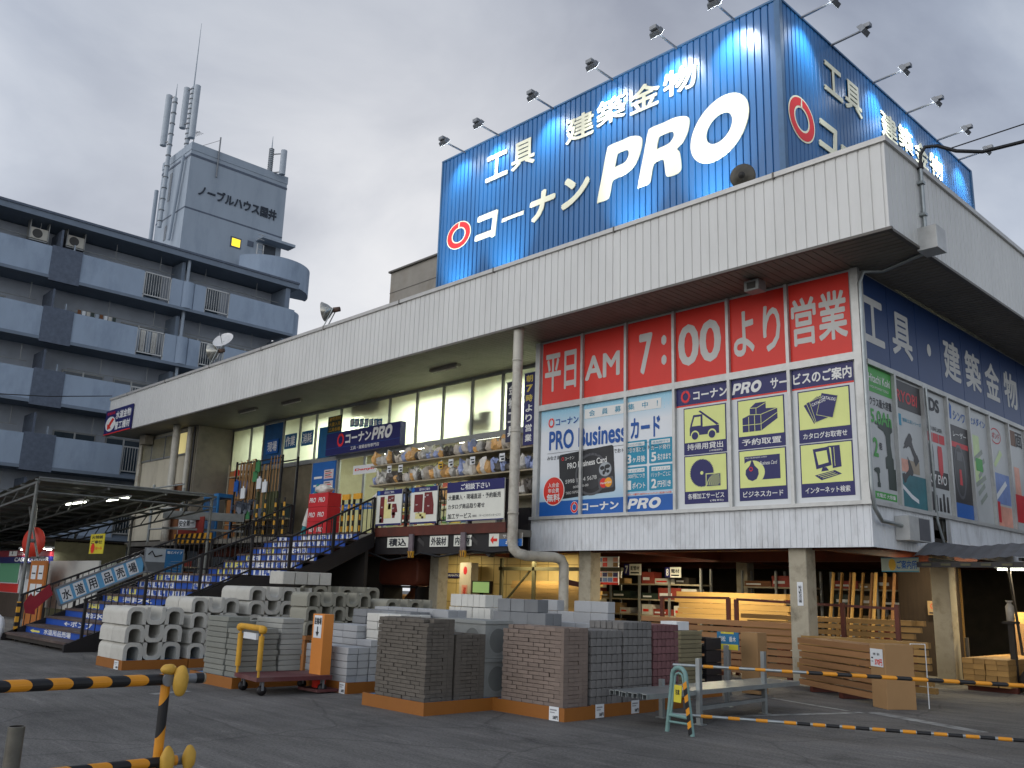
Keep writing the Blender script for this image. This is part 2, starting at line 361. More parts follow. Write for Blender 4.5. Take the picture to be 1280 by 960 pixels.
def soff(x0, x1, y0, y1, along_y):
    if along_y: ribbed(q, (x0, y1, SZ + .02), UX, -UY, x1 - x0, y1 - y0, .16, .014, .02, m_soffit)
    else: ribbed(q, (x0, y0, SZ + .02), UY, UX, y1 - y0, x1 - x0, .16, .014, .02, m_soffit)
def soff2(pts): q.face(pts, m_soffit)
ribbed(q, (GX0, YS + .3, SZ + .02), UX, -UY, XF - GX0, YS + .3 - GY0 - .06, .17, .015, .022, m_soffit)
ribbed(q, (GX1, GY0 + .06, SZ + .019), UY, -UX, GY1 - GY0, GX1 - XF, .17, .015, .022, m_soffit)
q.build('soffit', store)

# upper floor, front bay with the posters (plane Y=16.4)
MX = [-16.06, -14.63, -13.23, -11.83, -10.39, -8.97, -7.59]
q = MB(); q.box(-16.2, XF - .05, YF + .06, YF + .16, 3.42, SZ, mat('bay_backing', 'b8bbb9', .6))
q.build('bay_panel', store)
q = MB()
for x in MX[1:-1]: q.box(x - .035, x + .035, YF - .03, YF + .061, 3.46, SZ - .02, m_alu)
q.box(-16.25, MX[0] - .03, YF - .035, YF + .062, 3.46, SZ - .02, m_alu); q.box(MX[-1] + .03, XF + .02, YF - .035, YF + .062, 3.42, SZ - .021, m_alu)
q.box(MX[0] - .03, MX[-1] + .03, YF - .028, YF + .063, 6.19, 6.34, m_alu)
q.build('window_frame', store)
q = MB(); q.box(-16.3, XF + .09, YF - .1, YF + .05, 3.38, 3.455, m_alu); q.box(XF - .04, XF + .09, YF + .05, GY1, 3.38, 3.455, m_alu); q.build('sill', store)
q = MB(); ribbed(q, (-16.3, YF - .02, 2.6), UX, UZ, XF + .02 + 16.3, .79, .125, .012, .016, m_lowpan)
ribbed(q, (XF + .02, YF - .02, 2.6), UY, UZ, 2.85, .79, .125, .012, .016, m_lowpan)
ribbed(q, (XF + .02, YF + 3.5, 2.62), UY, UZ, 26, .77, .4, .012, .016, m_lowpan)
q.box(-16.3, XF, YF + .01, YF + .12, 2.6, 3.38, m_dark); q.build('lower_panel', store)
q = MB()   # opened bent panel and dark gap on the right side
q.box(XF - .3, XF - .05, YF + 2.8, YF + 3.5, 2.6, 3.37, m_dark)
q.face([(XF + .03, YF + 3.48, 2.55), (XF + .16, YF + 3.42, 2.5), (XF + .10, YF + 3.5, 3.36), (XF + .025, YF + 3.52, 3.37)], m_lowpan); q.build('bent_panel', store)
q = MB(); q.box(-16.25, -16.15, YF + .16, YS, 3.1, SZ, m_cream); q.build('return_wall', store)
# right side wall (plane X=-7.42)
RM = [16.6, 17.78, 19.2, 20.5, 21.8, 23.1, 24.45, 25.75, 27.05, 28.35, 29.65]
q = MB()
for y in RM[1:]: q.box(XF - .05, XF + .035, y - .04, y + .04, 3.46, 6.16, m_alu)
q.box(XF - .05, XF + .03, RM[0], RM[-1], 6.12, 6.22, m_alu); q.box(XF - .05, XF + .0, YF + .062, RM[0] + .03, 3.46, 8.0, m_alu); q.build('side_window_frame', store)
q = MB(); q.box(XF - .2, XF - .06, YF + .2, GY1, 3.1, SZ, mat('side_backing', 'a8aba9', .6)); q.build('side_wall', store)
# shop front recess (Y=18)
WX = [-36.49, -34.6, -33.5, -31.94, -30.68, -29.52, -27.87, -24.86, -23.34, -21.97, -20.57, -19.19, -17.75, -16.3]
q = MB()
for x in WX: q.box(x - .045, x + .045, YS - .06, YS + .06, 3.12, SZ, m_alud)
q.box(WX[0], WX[-1], YS - .055, YS + .055, 6.08, 6.25, m_alud); q.box(WX[0], WX[-1], YS - .05, YS + .05, SZ - .08, SZ + .02, m_alud)
q.build('shopfront_frame', store)
for i in range(len(WX) - 1):
    if i == 2: continue
    q = MB(); q.face([(WX[i], YS, 6.25), (WX[i + 1], YS, 6.25), (WX[i + 1], YS, SZ), (WX[i], YS, SZ)], m_frost); q.build('frosted_window', store)
q = MB(); q.box(WX[2] + .04, WX[3] - .04, YS - .03, YS + .03, 6.26, SZ - .1, mat('faded_blue_board', '1d4f7d', .6, .2)); q.build('blue_infill', store)
q = MB(); q.box(WX[0], WX[5], YS, YS + .06, 3.12, 6.08, mat('infill_board', '6a6250', .8, .2)); q.build('infill_wall', store); q = MB(); q.box(-20.57, -16.3, YS + .07, YS + .1, 3.12, 6.08, mat('shelf_backing', 'b9b29c', .7, .1)); q.build('shelf_backing', store)
for i, (a, b) in enumerate(((-27.8, -26.2), (-26.2, -24.86), (-24.86, -23.34), (-23.34, -21.97), (-21.97, -20.57))):
    q = MB(); q.face([(a + .03, YS + .01, 3.15), (b - .03, YS + .01, 3.15), (b - .03, YS + .01, 6.05), (a + .03, YS + .01, 6.05)], m_glass)
    for x in (a + .03, b - .03): q.box(x - .03, x + .03, YS - .02, YS + .04, 3.13, 6.06, m_alud)
    o = q.build('glass_door' if i < 2 else 'display_window', store)
# left wing
q = MB(); q.box(-42.5, -36.5, YF, YF + .2, 3.3, SZ, m_cream); q.box(-42.5, -36.5, YF + .03, YF + .2, 0, 3.299, m_dark); q.build('wing_wall', store)  # lower wall coloured dark to stand in for the dimness under the canopy
q = MB(); q.box(-36.5, -36.3, YF + .02, YS + .02, 3.0, SZ, m_greywall); q.build('wing_return', store)
wz0, wz1 = 6.95, 7.85
for i, (a, b) in enumerate(((176, 191), (192, 207), (208, 220), (222, 235))):
    xa = at_y(a, 562, YF).x; xb = at_y(b, 558, YF).x
    f = MB(); f.box(xa - .04, xb + .04, YF - .05, YF - .002, wz0 - .08, wz1 + .06, m_alud); fo = f.build('window', store)
    p = MB(); p.face([(xa, YF - .055, wz0), (xb, YF - .055, wz0), (xb, YF - .055, wz1), (xa, YF - .055, wz1)], emit('lit_window', 'd8c98a', .55) if i == 3 else mat('dull_window', '8a846c', .25, .2)); p.build('pane', fo)
# round posts at the soffit edge, downpipes
q = MB(); a = at_z(222, 532, SZ); q.tube([(a.x, a.y, SZ), (a.x, a.y, 0)], .16, m_pipe, 16); q.build('pillar_pipe', store)
q = MB(); q.tube([(-41.9, YF - .12, SZ), (-41.9, YF - .12, 4)], .07, m_pipe); q.tube([(-36.75, YF - .15, 8), (-36.75, YF - .15, 3)], .11, m_pipe); q.tube([(-36.4, YF - .1, 8), (-36.4, YF - .1, 3)], .05, m_black); q.build('drain_pipe', store)
q = MB(); px_, py_ = -15.62, 15.1
q.tube([(px_, py_, SZ), (px_, py_, 2.75), (px_ + .02, py_ + .02, 2.6), (px_ + .1, py_ + .09, 2.49), (px_ + .22, py_ + .2, 2.45), (-15.5, 15.45, 2.44), (-15.3, 16.2, 2.44), (-15.25, 16.42, 2.4), (-15.22, 16.5, 2.25), (-15.22, 16.5, 0)], .125, m_pipe, 16)
for z in (7.2, 5.4, 3.4): q.lathe((px_, py_, z), UZ, [(0, .125), (0, .138), (.05, .138), (.05, .125)], m_pipe)
q.build('downpipe', store)
# floor slab, steel beams, columns
q = MB(); q.box(-40.5, -16.25, 15.25, YF - .02, 2.95, 3.12, m_slab); q.box(-40.5, XF - .05, YF + .13, GY1, 2.95, 3.12, m_slab); q.build('floor_slab', store)
q = MB(); q.box(-16.95, -16.28, YF - .1, YF + .1, 2.45, 3.7, m_black); q.build('end_panel', store)
q = MB()
for y in (16.9, 22, 27): q.box(-36, XF - .1, y - .1, y + .1, 2.58, 2.94, m_redsteel)
for x in (-36, -32, -26, -20.5, -14.4, -9.0): q.box(x - .1, x + .1, 17, GY1, 2.62, 2.941, m_redsteel)
for y in (19.5, 24.5): q.box(-36, XF - .1, y - .06, y + .06, 2.72, 2.942, m_redsteel)
q.build('steel_beam', store)
for cx_, cy_ in ((-9.02, 16.72), (-14.8, 16.97), (-20.55, 16.95), (-26.5, 16.95), (-7.7, 20.3), (-9.02, 24), (-14.8, 24), (-20.5, 24), (-26.5, 24)):
    q = MB(); q.box(cx_ - .19, cx_ + .19, cy_ - .19, cy_ + .19, 0, 2.93, m_conc); q.build('column', store, bevel=.02)
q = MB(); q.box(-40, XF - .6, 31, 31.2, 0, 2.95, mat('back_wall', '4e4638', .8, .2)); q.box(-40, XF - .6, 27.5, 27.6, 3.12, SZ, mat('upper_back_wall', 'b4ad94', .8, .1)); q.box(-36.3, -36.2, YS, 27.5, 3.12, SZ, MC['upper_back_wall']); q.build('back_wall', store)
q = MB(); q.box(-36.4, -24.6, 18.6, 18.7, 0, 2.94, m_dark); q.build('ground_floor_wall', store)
q = MB(); q.box(-36.3, -16.0, YS + .1, 27.5, 7.97, 8.05, mat('upper_ceiling', 'd0cdc0', .7)); q.build('upper_ceiling', store)
q = MB(); q.box(-24.4, -17.4, 19.9, 20.0, 0, 2.9, mat('yellowed_tile_wall', 'cdb77a', .6, .08, 2)); 
for z in (.6, 1.2, 1.8, 2.4): q.box(-24.4, -17.4, 19.893, 19.9, z, z + .02, mat('tile_joint', '8f7d4e', .8))
for i in range(12): q.box(-24.4 + .6 * i, -24.38 + .6 * i, 19.892, 19.9, 0, 2.9, MC['tile_joint'])
q.build('partition_wall', store)

# ------------------------------------------------------------------ rooftop sign tower
TX0, TX1, TY0, TY1, TZ0, TZ1 = -21.41, -9.18, 17.0, 29.05, 9.2, 15.3
tower = thing('rooftop_sign', 'big blue corrugated box sign with cream lettering on the store roof', 'sign', ((TX0 + TX1) / 2, TY0, TZ0))
q = MB(); ribbed(q, (TX0, TY0, TZ0), UX, UZ, TX1 - TX0, TZ1 - TZ0, .19, .03, .05, m_blue); q.build('front_panel', tower)
q = MB(); ribbed(q, (TX1, TY0, TZ0), UY, UZ, TY1 - TY0, TZ1 - TZ0, .19, .03, .05, m_blue); q.build('side_panel', tower)
q = MB(); q.box(TX0, TX1 - .1, TY1 - .05, TY1, TZ0, TZ1, m_blue); q.box(TX0, TX0 + .05, TY0 + .02, TY1 - .05, TZ0, TZ1, m_blue); q.box(TX0, TX1 - .1, TY0 + .1, TY1, TZ1 - .2, TZ1 - .15, m_roof); q.build('back_panel', tower)
q = MB(); q.box(TX1 - .12, TX1 + .02, TY0 - .02, TY0 + .12, TZ0, TZ1 + .03, m_bluetrim); q.box(TX0 - .03, TX0 + .03, TY0 - .025, TY0 + .1, TZ0, TZ1 + .03, m_bluetrim)
q.box(TX0 - .03, TX1 + .02, TY0 - .03, TY0 + .15, TZ1, TZ1 + .05, m_bluetrim); q.box(TX1 - .15, TX1 + .03, TY0 + .15, TY1 + .02, TZ1, TZ1 + .051, m_bluetrim); q.box(TX1 - .05, TX1 + .03, TY1 - .1, TY1 + .03, TZ0, TZ1, m_bluetrim); q.build('corner_trim', tower)

def logo(mb, o, u, v, x, y, W, H, lift=.006, red=None, wht=None):
    red = red or m_signred; wht = wht or m_cream2; c = V(o) + V(u) * (x + W / 2) + V(v) * (y + H / 2)
    mb.ell(c, u, v, W / 2, H / 2, wht, 36, lift, (W * .245, H * .245)); mb.ell(c, u, v, W * .465, H * .465, red, 36, lift + .004, (W * .29, H * .29))
    mb.poly(o, u, v, [(x + W * .5 - W * .03, y + H * .78), (x + W * .5 + W * .02, y + H * .74), (x + W * .53, y + H * .965), (x + W * .49, y + H * .965)], wht, lift + .007)
def fr(px, py): a = at_y(px, py, TY0); return a.x - TX0, a.z - TZ0
def z3(x, y): return fr(540 + x / 2.909, y / 2.909)
of = V((TX0, TY0, TZ0))
def txt_px(mb, s, o, u, v, fn, x0, ybl, x1, ytr, m, bold, shear=0, lift=.01, ext=0, H=None):
    """text box given by its lower left and upper right corners"""
    a = fn(x0, ybl); b = fn(x1, ytr); mb.text(s, o, u, v, a[0], a[1], b[0] - a[0], (b[1] - a[1]) if H is None else H, m, bold, shear, lift, ext)
    return a, b
q = MB()
txt_px(q, '工', of, UX, UZ, z3, 196, 668, 281, 540, m_cream2, .022, 0, .012, .012)
txt_px(q, '具', of, UX, UZ, z3, 290, 628, 378, 492, m_cream2, .022, 0, .012, .012)
q.build('lettering', tower); q = MB()
txt_px(q, '建', of, UX, UZ, z3, 487, 532, 592, 392, m_cream2, .022, 0, .012, .012)
txt_px(q, '築', of, UX, UZ, z3, 600, 470, 706, 332, m_cream2, .018, 0, .012, .012)
txt_px(q, '金', of, UX, UZ, z3, 718, 425, 830, 280, m_cream2, .022, 0, .012, .012)
txt_px(q, '物', of, UX, UZ, z3, 842, 365, 964, 216, m_cream2, .022, 0, .012, .012)
q.build('lettering', tower)
q = MB()
for ch, x0, y0, x1, y1 in (('コ', 156, 888, 244, 760), ('ー', 254, 812, 338, 764), ('ナ', 350, 820, 456, 672), ('ン', 470, 770, 580, 616)):
    txt_px(q, ch, of, UX, UZ, z3, x0, y0, x1, y1, m_cream2, .045, .12, .012, .012)
q.build('brand_lettering', tower)
def outl(pts, o, fn):   # smooth closed outline through points
    return [fn(*p) for p in pts]
def catmull(P, n=6):
    out = []; k = len(P)
    for i in range(k):
        p0, p1, p2, p3 = [V((*P[(i + j - 1) % k], 0)) for j in range(4)]
        for t in [j / n for j in range(n)]:
            out.append((.5 * (2 * p1 + (p2 - p0) * t + (2 * p0 - 5 * p1 + 4 * p2 - p3) * t * t + (3 * p1 - p0 - 3 * p2 + p3) * t ** 3)).to_2d())
    return [(a.x, a.y) for a in out]
def slab2d(mb, outer, holes, o, u, v, lift, th, m):
    """flat letter with holes filled by bmesh triangulation, given a thickness"""
    o, u, v = V(o), V(u), V(v); nn = u.cross(v).normalized(); b = bmesh.new(); loops = []
    for lp in [outer] + holes:
        vv = [b.verts.new((x, y, 0)) for x, y in lp]; loops.append(vv)
        for i in range(len(vv)): b.edges.new((vv[i], vv[(i + 1) % len(vv)]))
    bmesh.ops.triangle_fill(b, use_beauty=True, use_dissolve=False, edges=b.edges[:])
    b.verts.index_update(); vs = [w_.co.copy() for w_ in b.verts]; fs = [[w_.index for w_ in f.verts] for f in b.faces]; li = [[w_.index for w_ in lp] for lp in loops]; b.free()
    P = lambda c, h: o + u * c.x + v * c.y + nn * h
    mb.raw([P(c, lift + th) for c in vs], fs, m); n = len(vs)
    for lp in li:
        k = len(lp); mb.raw([P(vs[i], lift) for i in lp] + [P(vs[i], lift + th) for i in lp], [(i, (i + 1) % k, k + (i + 1) % k, k + i) for i in range(k)], m)
def pro(mb, o, u, v, x, y, W, H, m, lift=.01, th=.03):
    """the heavy rounded slanted P R O letters, drawn in a 0..3.35 x 0..1 box"""
    sx = W / 3.62; sh = .27
    def T(pts, dx): return [((p[0] + dx + sh * p[1]) * sx + x, p[1] * H + y) for p in pts]
    P = catmull([(.0, .03), (.0, .5), (.0, .93), (.06, 1.0), (.35, 1.0), (.62, 1.0), (.88, .9), (.93, .68), (.84, .44), (.62, .34), (.36, .33), (.31, .28), (.31, .06), (.24, .0), (.06, .0)])
    Ph = catmull([(.31, .56), (.31, .76), (.36, .79), (.56, .78), (.63, .68), (.57, .57), (.36, .55)])
    Rr = catmull([(.0, .03), (.0, .5), (.0, .93), (.06, 1.0), (.35, 1.0), (.66, 1.0), (.95, .91), (1.0, .7), (.93, .52), (.82, .44), (.9, .34), (1.0, .08), (.94, .0), (.74, .0), (.66, .05), (.55, .3), (.47, .35), (.34, .34), (.3, .28), (.3, .06), (.24, .0), (.06, .0)])
    Rh = catmull([(.31, .58), (.31, .76), (.36, .79), (.6, .78), (.68, .69), (.6, .59), (.36, .57)])
    O = [(.6 + .6 * math.cos(t), .5 + .53 * math.sin(t)) for t in [2 * math.pi * i / 44 for i in range(44)]]
    Oh = [(.6 + .27 * math.cos(t), .5 + .24 * math.sin(t)) for t in [2 * math.pi * i / 30 for i in range(30)]]
    for a, h, dx in ((P, Ph, 0), (Rr, Rh, 1.03), (O, Oh, 2.15)): slab2d(mb, T(a, dx), [T(h, dx)], o, u, v, lift, th, m)
q = MB(); a = z3(603, 740); b = z3(1175, 326)
# the letters' foot line and cap line follow the sign's own horizontals
bl = z3(603, 740)[1]; tr = z3(930, 412)[1]
pro(q, of, UX, UZ, a[0], bl, b[0] - a[0], tr - bl, m_cream2); q.build('large_lettering', tower)
q = MB(); a = z3(52, 922); b = z3(145, 788); logo(q, of, UX, UZ, a[0], a[1], b[0] - a[0], b[1] - a[1], .012); q.build('logo_ring', tower)
# right side: same scheme, further along Y
orr = V((TX1, TY0, TZ0))
def z4(x, y): a = at_x(880 + x / 3.2, y / 3.2, TX1); return a.y - TY0, a.z - TZ0
q = MB()
a0 = z4(478, 345); a1 = z4(555, 410)
f0 = lambda c: z3(*c)
Xs = [(z3(x0, y0), z3(x1, y1)) for x0, y0, x1, y1 in ((196, 668, 281, 540), (290, 628, 378, 492), (487, 532, 592, 392), (600, 470, 706, 332), (718, 425, 830, 280), (842, 365, 964, 216))]
# map front lettering layout to the side using the first and last letters
ya, yb = z4(478, 345)[0], z4(955, 735)[0]; xa, xb = Xs[0][0][0], Xs[-1][1][0]
for ch, (p0, p1) in zip('工具建築金物', Xs):
    mp_ = lambda x: ya + (x - xa) / (xb - xa) * (yb - ya)
    q.text(ch, orr, UY, UZ, mp_(p0[0]), p0[1], mp_(p1[0]) - mp_(p0[0]), p1[1] - p0[1], m_cream2, .022, 0, .012, .012)
q.build('side_lettering', tower)
q = MB(); a = z4(338, 500); b = z4(440, 470); zt = z4(370, 378)[1]; zb = z4(412, 580)[1]; logo(q, orr, UY, UZ, a[0], zb, b[0] - a[0], zt - zb, .012); q.build('logo_ring', tower)
q = MB(); y0 = z4(455, 560)[0]; y1 = z4(535, 560)[0]; q.text('コーナン', orr, UY, UZ, y0, zb + .12, (y1 - y0) * 4.4, .95, m_cream2, .03, .1, .012, .012); q.build('brand_lettering', tower)
print('tower letters', z3(603, 740), z3(1175, 326), z3(52, 922), zt, zb)
# low roof shed left of the tower
shed = thing('roof_shed', 'low grey panelled plant shed behind the blue rooftop sign', 'shed', (-24.5, 20, 9.3))
q = MB(); m_shed = mat('grey_brown_panel', '8f8a80', .7, .12, 1.5, dirt='6b5a44', dirtamt=.4)
sa = at_y(489, 342, 20); sb = at_y(549, 318, 20)
q.box(sa.x, TX0 + 3, 20, 24, 9.35, sa.z, m_shed)
for i in range(1, 5): z = 9.6 + i * (sa.z - 9.6) / 5; q.box(sa.x - .01, TX0 + 3, 19.985, 20.0, z, z + .02, m_edge)
q.build('panel_wall', shed); q = MB(); q.box(sa.x - .06, TX0 + 3, 19.9, 24.05, sa.z, sa.z + .07, m_edge); q.build('roof', shed)

# floodlights round the sign
m_lampgrey = mat('lamp_grey', '7d8083', .45, .1, metal=.4)
m_lens = emit('lit_lens', 'eef6ff', 25.0)
def floodlight(base, dirv, lit, label):
    base = V(base); d = V(dirv); t = thing('floodlight', label, 'floodlight', base, 'floodlights along the top of the blue rooftop sign')
    tip = base + d * .82 + UZ * .04
    q = MB(); q.tube([base - d * .12, base + d * .1 + UZ * .01, tip], .03, m_lampgrey, 8); q.build('arm', t)
    q = MB(); h = tip + d * .06; s_ = d.cross(UZ)
    aim = (-d * .56 - UZ * .83).normalized(); laim = aim; aim = (-d * .85 - UZ * .5).normalized(); upv = s_.cross(aim).normalized()
    hw, hd = .17, .11
    A = [h + s_ * (hw * i) + upv * (hd * j) + aim * .08 for i, j in ((-1, -1), (1, -1), (1, 1), (-1, 1))]
    B = [h + s_ * (hw * .85 * i) + upv * (hd * .8 * j) - aim * .05 for i, j in ((-1, -1), (1, -1), (1, 1), (-1, 1))]
    q.raw(A + B, [(0, 4, 5, 1), (1, 5, 6, 2), (2, 6, 7, 3), (3, 7, 4, 0), (7, 6, 5, 4)], m_lampgrey); q.cbox(h - aim * .08 + UZ * .03, .2, .14, .1, m_lampgrey)
    q.build('lamp_head', t)
    q = MB(); q.face([p - aim * .01 for p in A], m_lens if lit else mat('dark_lens', '9aa2a8', .2)); q.build('lens', t)
    if lit:
        l = bpy.data.lights.new('lamp_light', 'SPOT'); l.energy = 520 * lit; l.color = (.9, .96, 1); l.spot_size = R_(84); l.spot_blend = 1; l.shadow_soft_size = .09
        o = bpy.data.objects.new('lamp_light', l); COL.objects.link(o); o.parent = t; o.location = h + aim * .1 - base
        o.rotation_euler = laim.to_track_quat('-Z', 'Y').to_euler()
fx = [at_y(px, py, TY0).x for px, py in ((581, 189), (624, 167), (692, 133), (766, 96), (846, 53), (918, 20))]
names = ['leftmost', 'second from the left', 'third from the left', 'third from the corner', 'second from the corner', 'nearest the sharp corner']
for i, x in enumerate(fx): floodlight((x, TY0, TZ1), (0, -1, 0), (.75, .95, .95, 1, 1.1, 1.2)[i], 'thin armed floodlight on the long front of the blue sign, ' + names[i])
fy = [at_x(px, py, TX1).y for px, py in ((1000, 19), (1038, 55), (1090, 100), (1132, 140), (1170, 177), (1197, 202))]
names = ['first past the corner', 'second past the corner', 'third past the corner', 'third from its far end', 'second from its far end', 'at its far end']
for i, y in enumerate(fy): floodlight((TX1, y, TZ1), (1, 0, 0), (1, .0, 1, .9, .9, .9)[i], 'thin armed floodlight on the right side of the blue sign, ' + names[i])
# ------------------------------------------------------------------ posters on the front bay (plane Y=16.4, facing -Y)
YP = YF + .056          # just outside the backing
m_pred = mat('faded_red_film', 'd42f22', .42, .05, 1.5, .25, 3, spec=.35)
m_wht = mat('poster_white', 'd6d9da', .45, .04, 2); m_navy = mat('navy_film', '1b1c5a', .45, .05, 2); m_lime = mat('pale_lime_film', 'd9e08c', .45, .04, 2)
m_txtw = mat('white_print', 'dcdcd8', .5, .03); m_txtd = mat('dark_print', '23262c', .5, .03); m_txtb = mat('blue_print', '17509a', .5, .03)
m_pblue = mat('poster_blue', '1358a5', .45, .05); m_paleblue = mat('poster_pale_blue', '9fcfe0', .45, .04); m_teal = mat('poster_teal', '1c88a6', .45, .04)
m_pinkish = mat('pale_print_pink', 'd99a94', .5)
fo = V((0, YP, 0))
def zf(x, y): a = at_y(640 + x / 2.743, 330 + y / 2.743, YF); return a.x, a.z
def panel(mb, x0, x1, z0, z1, m, th=.008, y=YP): mb.box(x0, x1, y - th, y, z0, z1, m)
def fposter(name, label, cat, x0, x1, z0, z1, m, group=None, th=.008):
    t = thing(name, label, cat, ((x0 + x1) / 2, YP, z0), group); q = MB(); panel(q, x0, x1, z0, z1, m, th); q.build('sheet', t); return t
FO = V((0, YP - .008, 0))
reds = ['平日', 'AM', '7:', '00', 'より', '営業']
redbox = [[('平日', 108, 435, 218, 292)], [('AM', 246, 402, 366, 308)], [('7', 432, 362, 478, 240), (':', 508, 335, 526, 245)], [('00', 566, 342, 712, 195)], [('より', 757, 305, 915, 172)], [('営業', 957, 278, 1142, 98)]]
for i in range(6):
    x0, x1 = MX[i] + .036, MX[i + 1] - .036
    if i == 0: x0 -= .03
    t = fposter('window_poster', 'red opening hours film with big silver %s on the upper front windows' % ({'平日': 'kanji 平日', '営業': 'kanji 営業'}.get(reds[i], reds[i])), 'poster', x0, x1, 6.35, SZ - .05, m_pred, 'red opening hours films along the upper front windows')
    q = MB()
    for s, a, b, c, d in redbox[i]:
        A, B = zf(a, b), zf(c, d); cx0 = A[0]; cx1 = B[0]
        # keep the row of signs level
        mid = (A[1] + B[1]) / 2; zc_ = 7.2; Hh = {'AM': .62, '7': 1.0, ':': .72, '00': .98}.get(s, 1.02)
        q.text(s, FO, UX, UZ, cx0, zc_ - Hh / 2 - (.1 if s == 'AM' else .02), cx1 - cx0, Hh, m_silver, .022 if len(s) > 1 and s not in ('AM', '00') else .028)
    q.build('lettering', t)

# credit card poster
bx0, bx1, bz0, bz1 = -16.06, -11.87, 3.47, 6.18
t = thing('card_poster', 'large white and pale blue credit card poster on the lower front windows', 'poster', (-14, YP, bz0))
gm = bpy.data.materials.new('poster_gradient'); gm.use_nodes = True
def grad():   # printed ground of the poster: white centre, pale blue towards its top and foot
    N = gm.node_tree.nodes; L = gm.node_tree.links; p = N['Principled BSDF']; tcn = N.new('ShaderNodeTexCoord'); s = N.new('ShaderNodeSeparateXYZ'); L.new(tcn.outputs['Generated'], s.inputs[0])
    r = N.new('ShaderNodeValToRGB'); L.new(s.outputs['Z'], r.inputs[0]); e = r.color_ramp.elements; W_ = (*lin('d9dde0'), 1); B_ = (*lin('9cc9dc'), 1)
    e[0].position = 0; e[0].color = (*lin('7fb6d2'), 1); e[1].position = 1; e[1].color = (*lin('86c0d8'), 1); k = e.new(.4); k.color = W_; k = e.new(.78); k.color = W_
    L.new(r.outputs[0], p.inputs['Base Color']); p.inputs['Roughness'].default_value = .45
grad()
q = MB(); panel(q, bx0, bx1, bz0, bz1, gm); q.build('sheet', t)
W = bx1 - bx0; H = bz1 - bz0
def pz(x, y):   # 1200x960 close-up of the poster
    a = at_y(660 + x / 6, 490 + y / 6, YF); return a.x, a.z
q = MB(); q.rect(FO, UX, UZ, bx0, bx1, bz0, bz0 + .36, m_pblue, .004); q.build('foot_band', t)
q = MB()
for i in range(38):
    for j in range(5):
        if random.random() < .8: x = bx0 + .08 + i * .11; z = bz1 - .06 - j * .075; q.rect(FO, UX, UZ, x - .014, x + .014, z - .014, z + .014, m_paleblue, .003)
q.build('dot_pattern', t)
q = MB()
q.rect(FO, UX, UZ, bx0 + 1.5, bx1 - .35, bz1 - .36, bz1 - .12, m_txtw, .006); q.text('会　員　募　集　中　！', FO, UX, UZ, bx0 + 1.65, bz1 - .31, 2.1, .15, m_teal, .01, 0, .009)
logo(q, FO, UX, UZ, bx0 + .26, bz1 - .47, .22, .27, .007, m_signred, m_txtw)
q.text('コーナン', FO, UX, UZ, bx0 + .52, bz1 - .43, .78, .19, m_txtb, .03, 0, .008)
q.text('PRO Business', FO, UX, UZ, bx0 + .3, bz1 - 1.05, 2.52, .5, m_txtb, .03, 0, .008); q.text('カード', FO, UX, UZ, bx0 + 2.95, bz1 - 1.02, .86, .5, m_txtb, .035, 0, .008)
q.text('みなさまのビジネスをサポートするコーナンでおトクなクレジットカード！', FO, UX, UZ, bx0 + .25, bz1 - 1.3, 3.65, .11, m_txtd, .012, 0, .008)
q.rect(FO, UX, UZ, bx0 + .25, bx1 - .3, bz1 - 1.13, bz1 - 1.122, m_txtd, .008)
q.build('headline', t)
# the pictured card, drawn at a slight tilt
ca = R_(3.5); cu = V((math.cos(ca), 0, math.sin(ca))); cv = V((-math.sin(ca), 0, math.cos(ca))); co = V((bx0 + .72, YP - .008, bz0 + .4)); cw, chh = 1.78, 1.12
m_card = mat('black_card', '1e1f22', .35, .2, 3); m_cardg = mat('card_grey', '4b4c50', .4)
def rrect(w_, h_, r, n=5):
    o = []
    for cx_, cy_, a0 in ((w_ - r, r, -90), (w_ - r, h_ - r, 0), (r, h_ - r, 90), (r, r, 180)):
        for i in range(n + 1): a = R_(a0 + 90 * i / n); o.append((cx_ + r * math.cos(a), cy_ + r * math.sin(a)))
    return o
q = MB(); q.poly(co, cu, cv, rrect(cw, chh, .07), m_card, .006); q.ell(co + cu * 1.05 + cv * .5, cu, cv, .52, .52, m_cardg, 40, .008, (.46, .46)); q.ell(co + cu * 1.05 + cv * .5, cu, cv, .36, .36, mat('card_dark', '2c2d30', .4), 40, .008)
logo(q, co, cu, cv, .09, .95, .09, .1, .009, m_signred, m_card); q.text('コーナン', co, cu, cv, .2, .95, .32, .085, m_silver, .02, 0, .01)
q.text('PRO Business Card', co, cu, cv, .28, .72, 1.28, .15, m_txtw, .02, 0, .01)
q.text('5998 1234 5678', co, cu, cv, .2, .36, 1.02, .1, m_silver, .01, 0, .01); q.text('0000 00-00', co, cu, cv, .45, .22, .5, .06, m_silver, .01, 0, .01); q.text('TARO YAMADA', co, cu, cv, .2, .09, .5, .07, m_silver, .01, 0, .01)
q.ell(co + cu * 1.5 + cv * .56, cu, cv, .21, .19, m_cardg, 30, .009); q.ell(co + cu * 1.5 + cv * .56, cu, cv, .19, .17, mat('card_silver', '9aa0a4', .35), 30, .011)
for dx, dy, a_, b_ in ((-.09, .04, .07, .05), (.07, .06, .09, .05), (-.05, -.08, .04, .05), (.08, -.06, .05, .04), (.0, -.02, .03, .06)): q.ell(co + cu * (1.5 + dx) + cv * (.56 + dy), cu, cv, a_, b_, m_card, 12, .013)
q.poly(co + cu * 1.27 + cv * .1, cu, cv, rrect(.47, .27, .05), m_cardg, .0085)
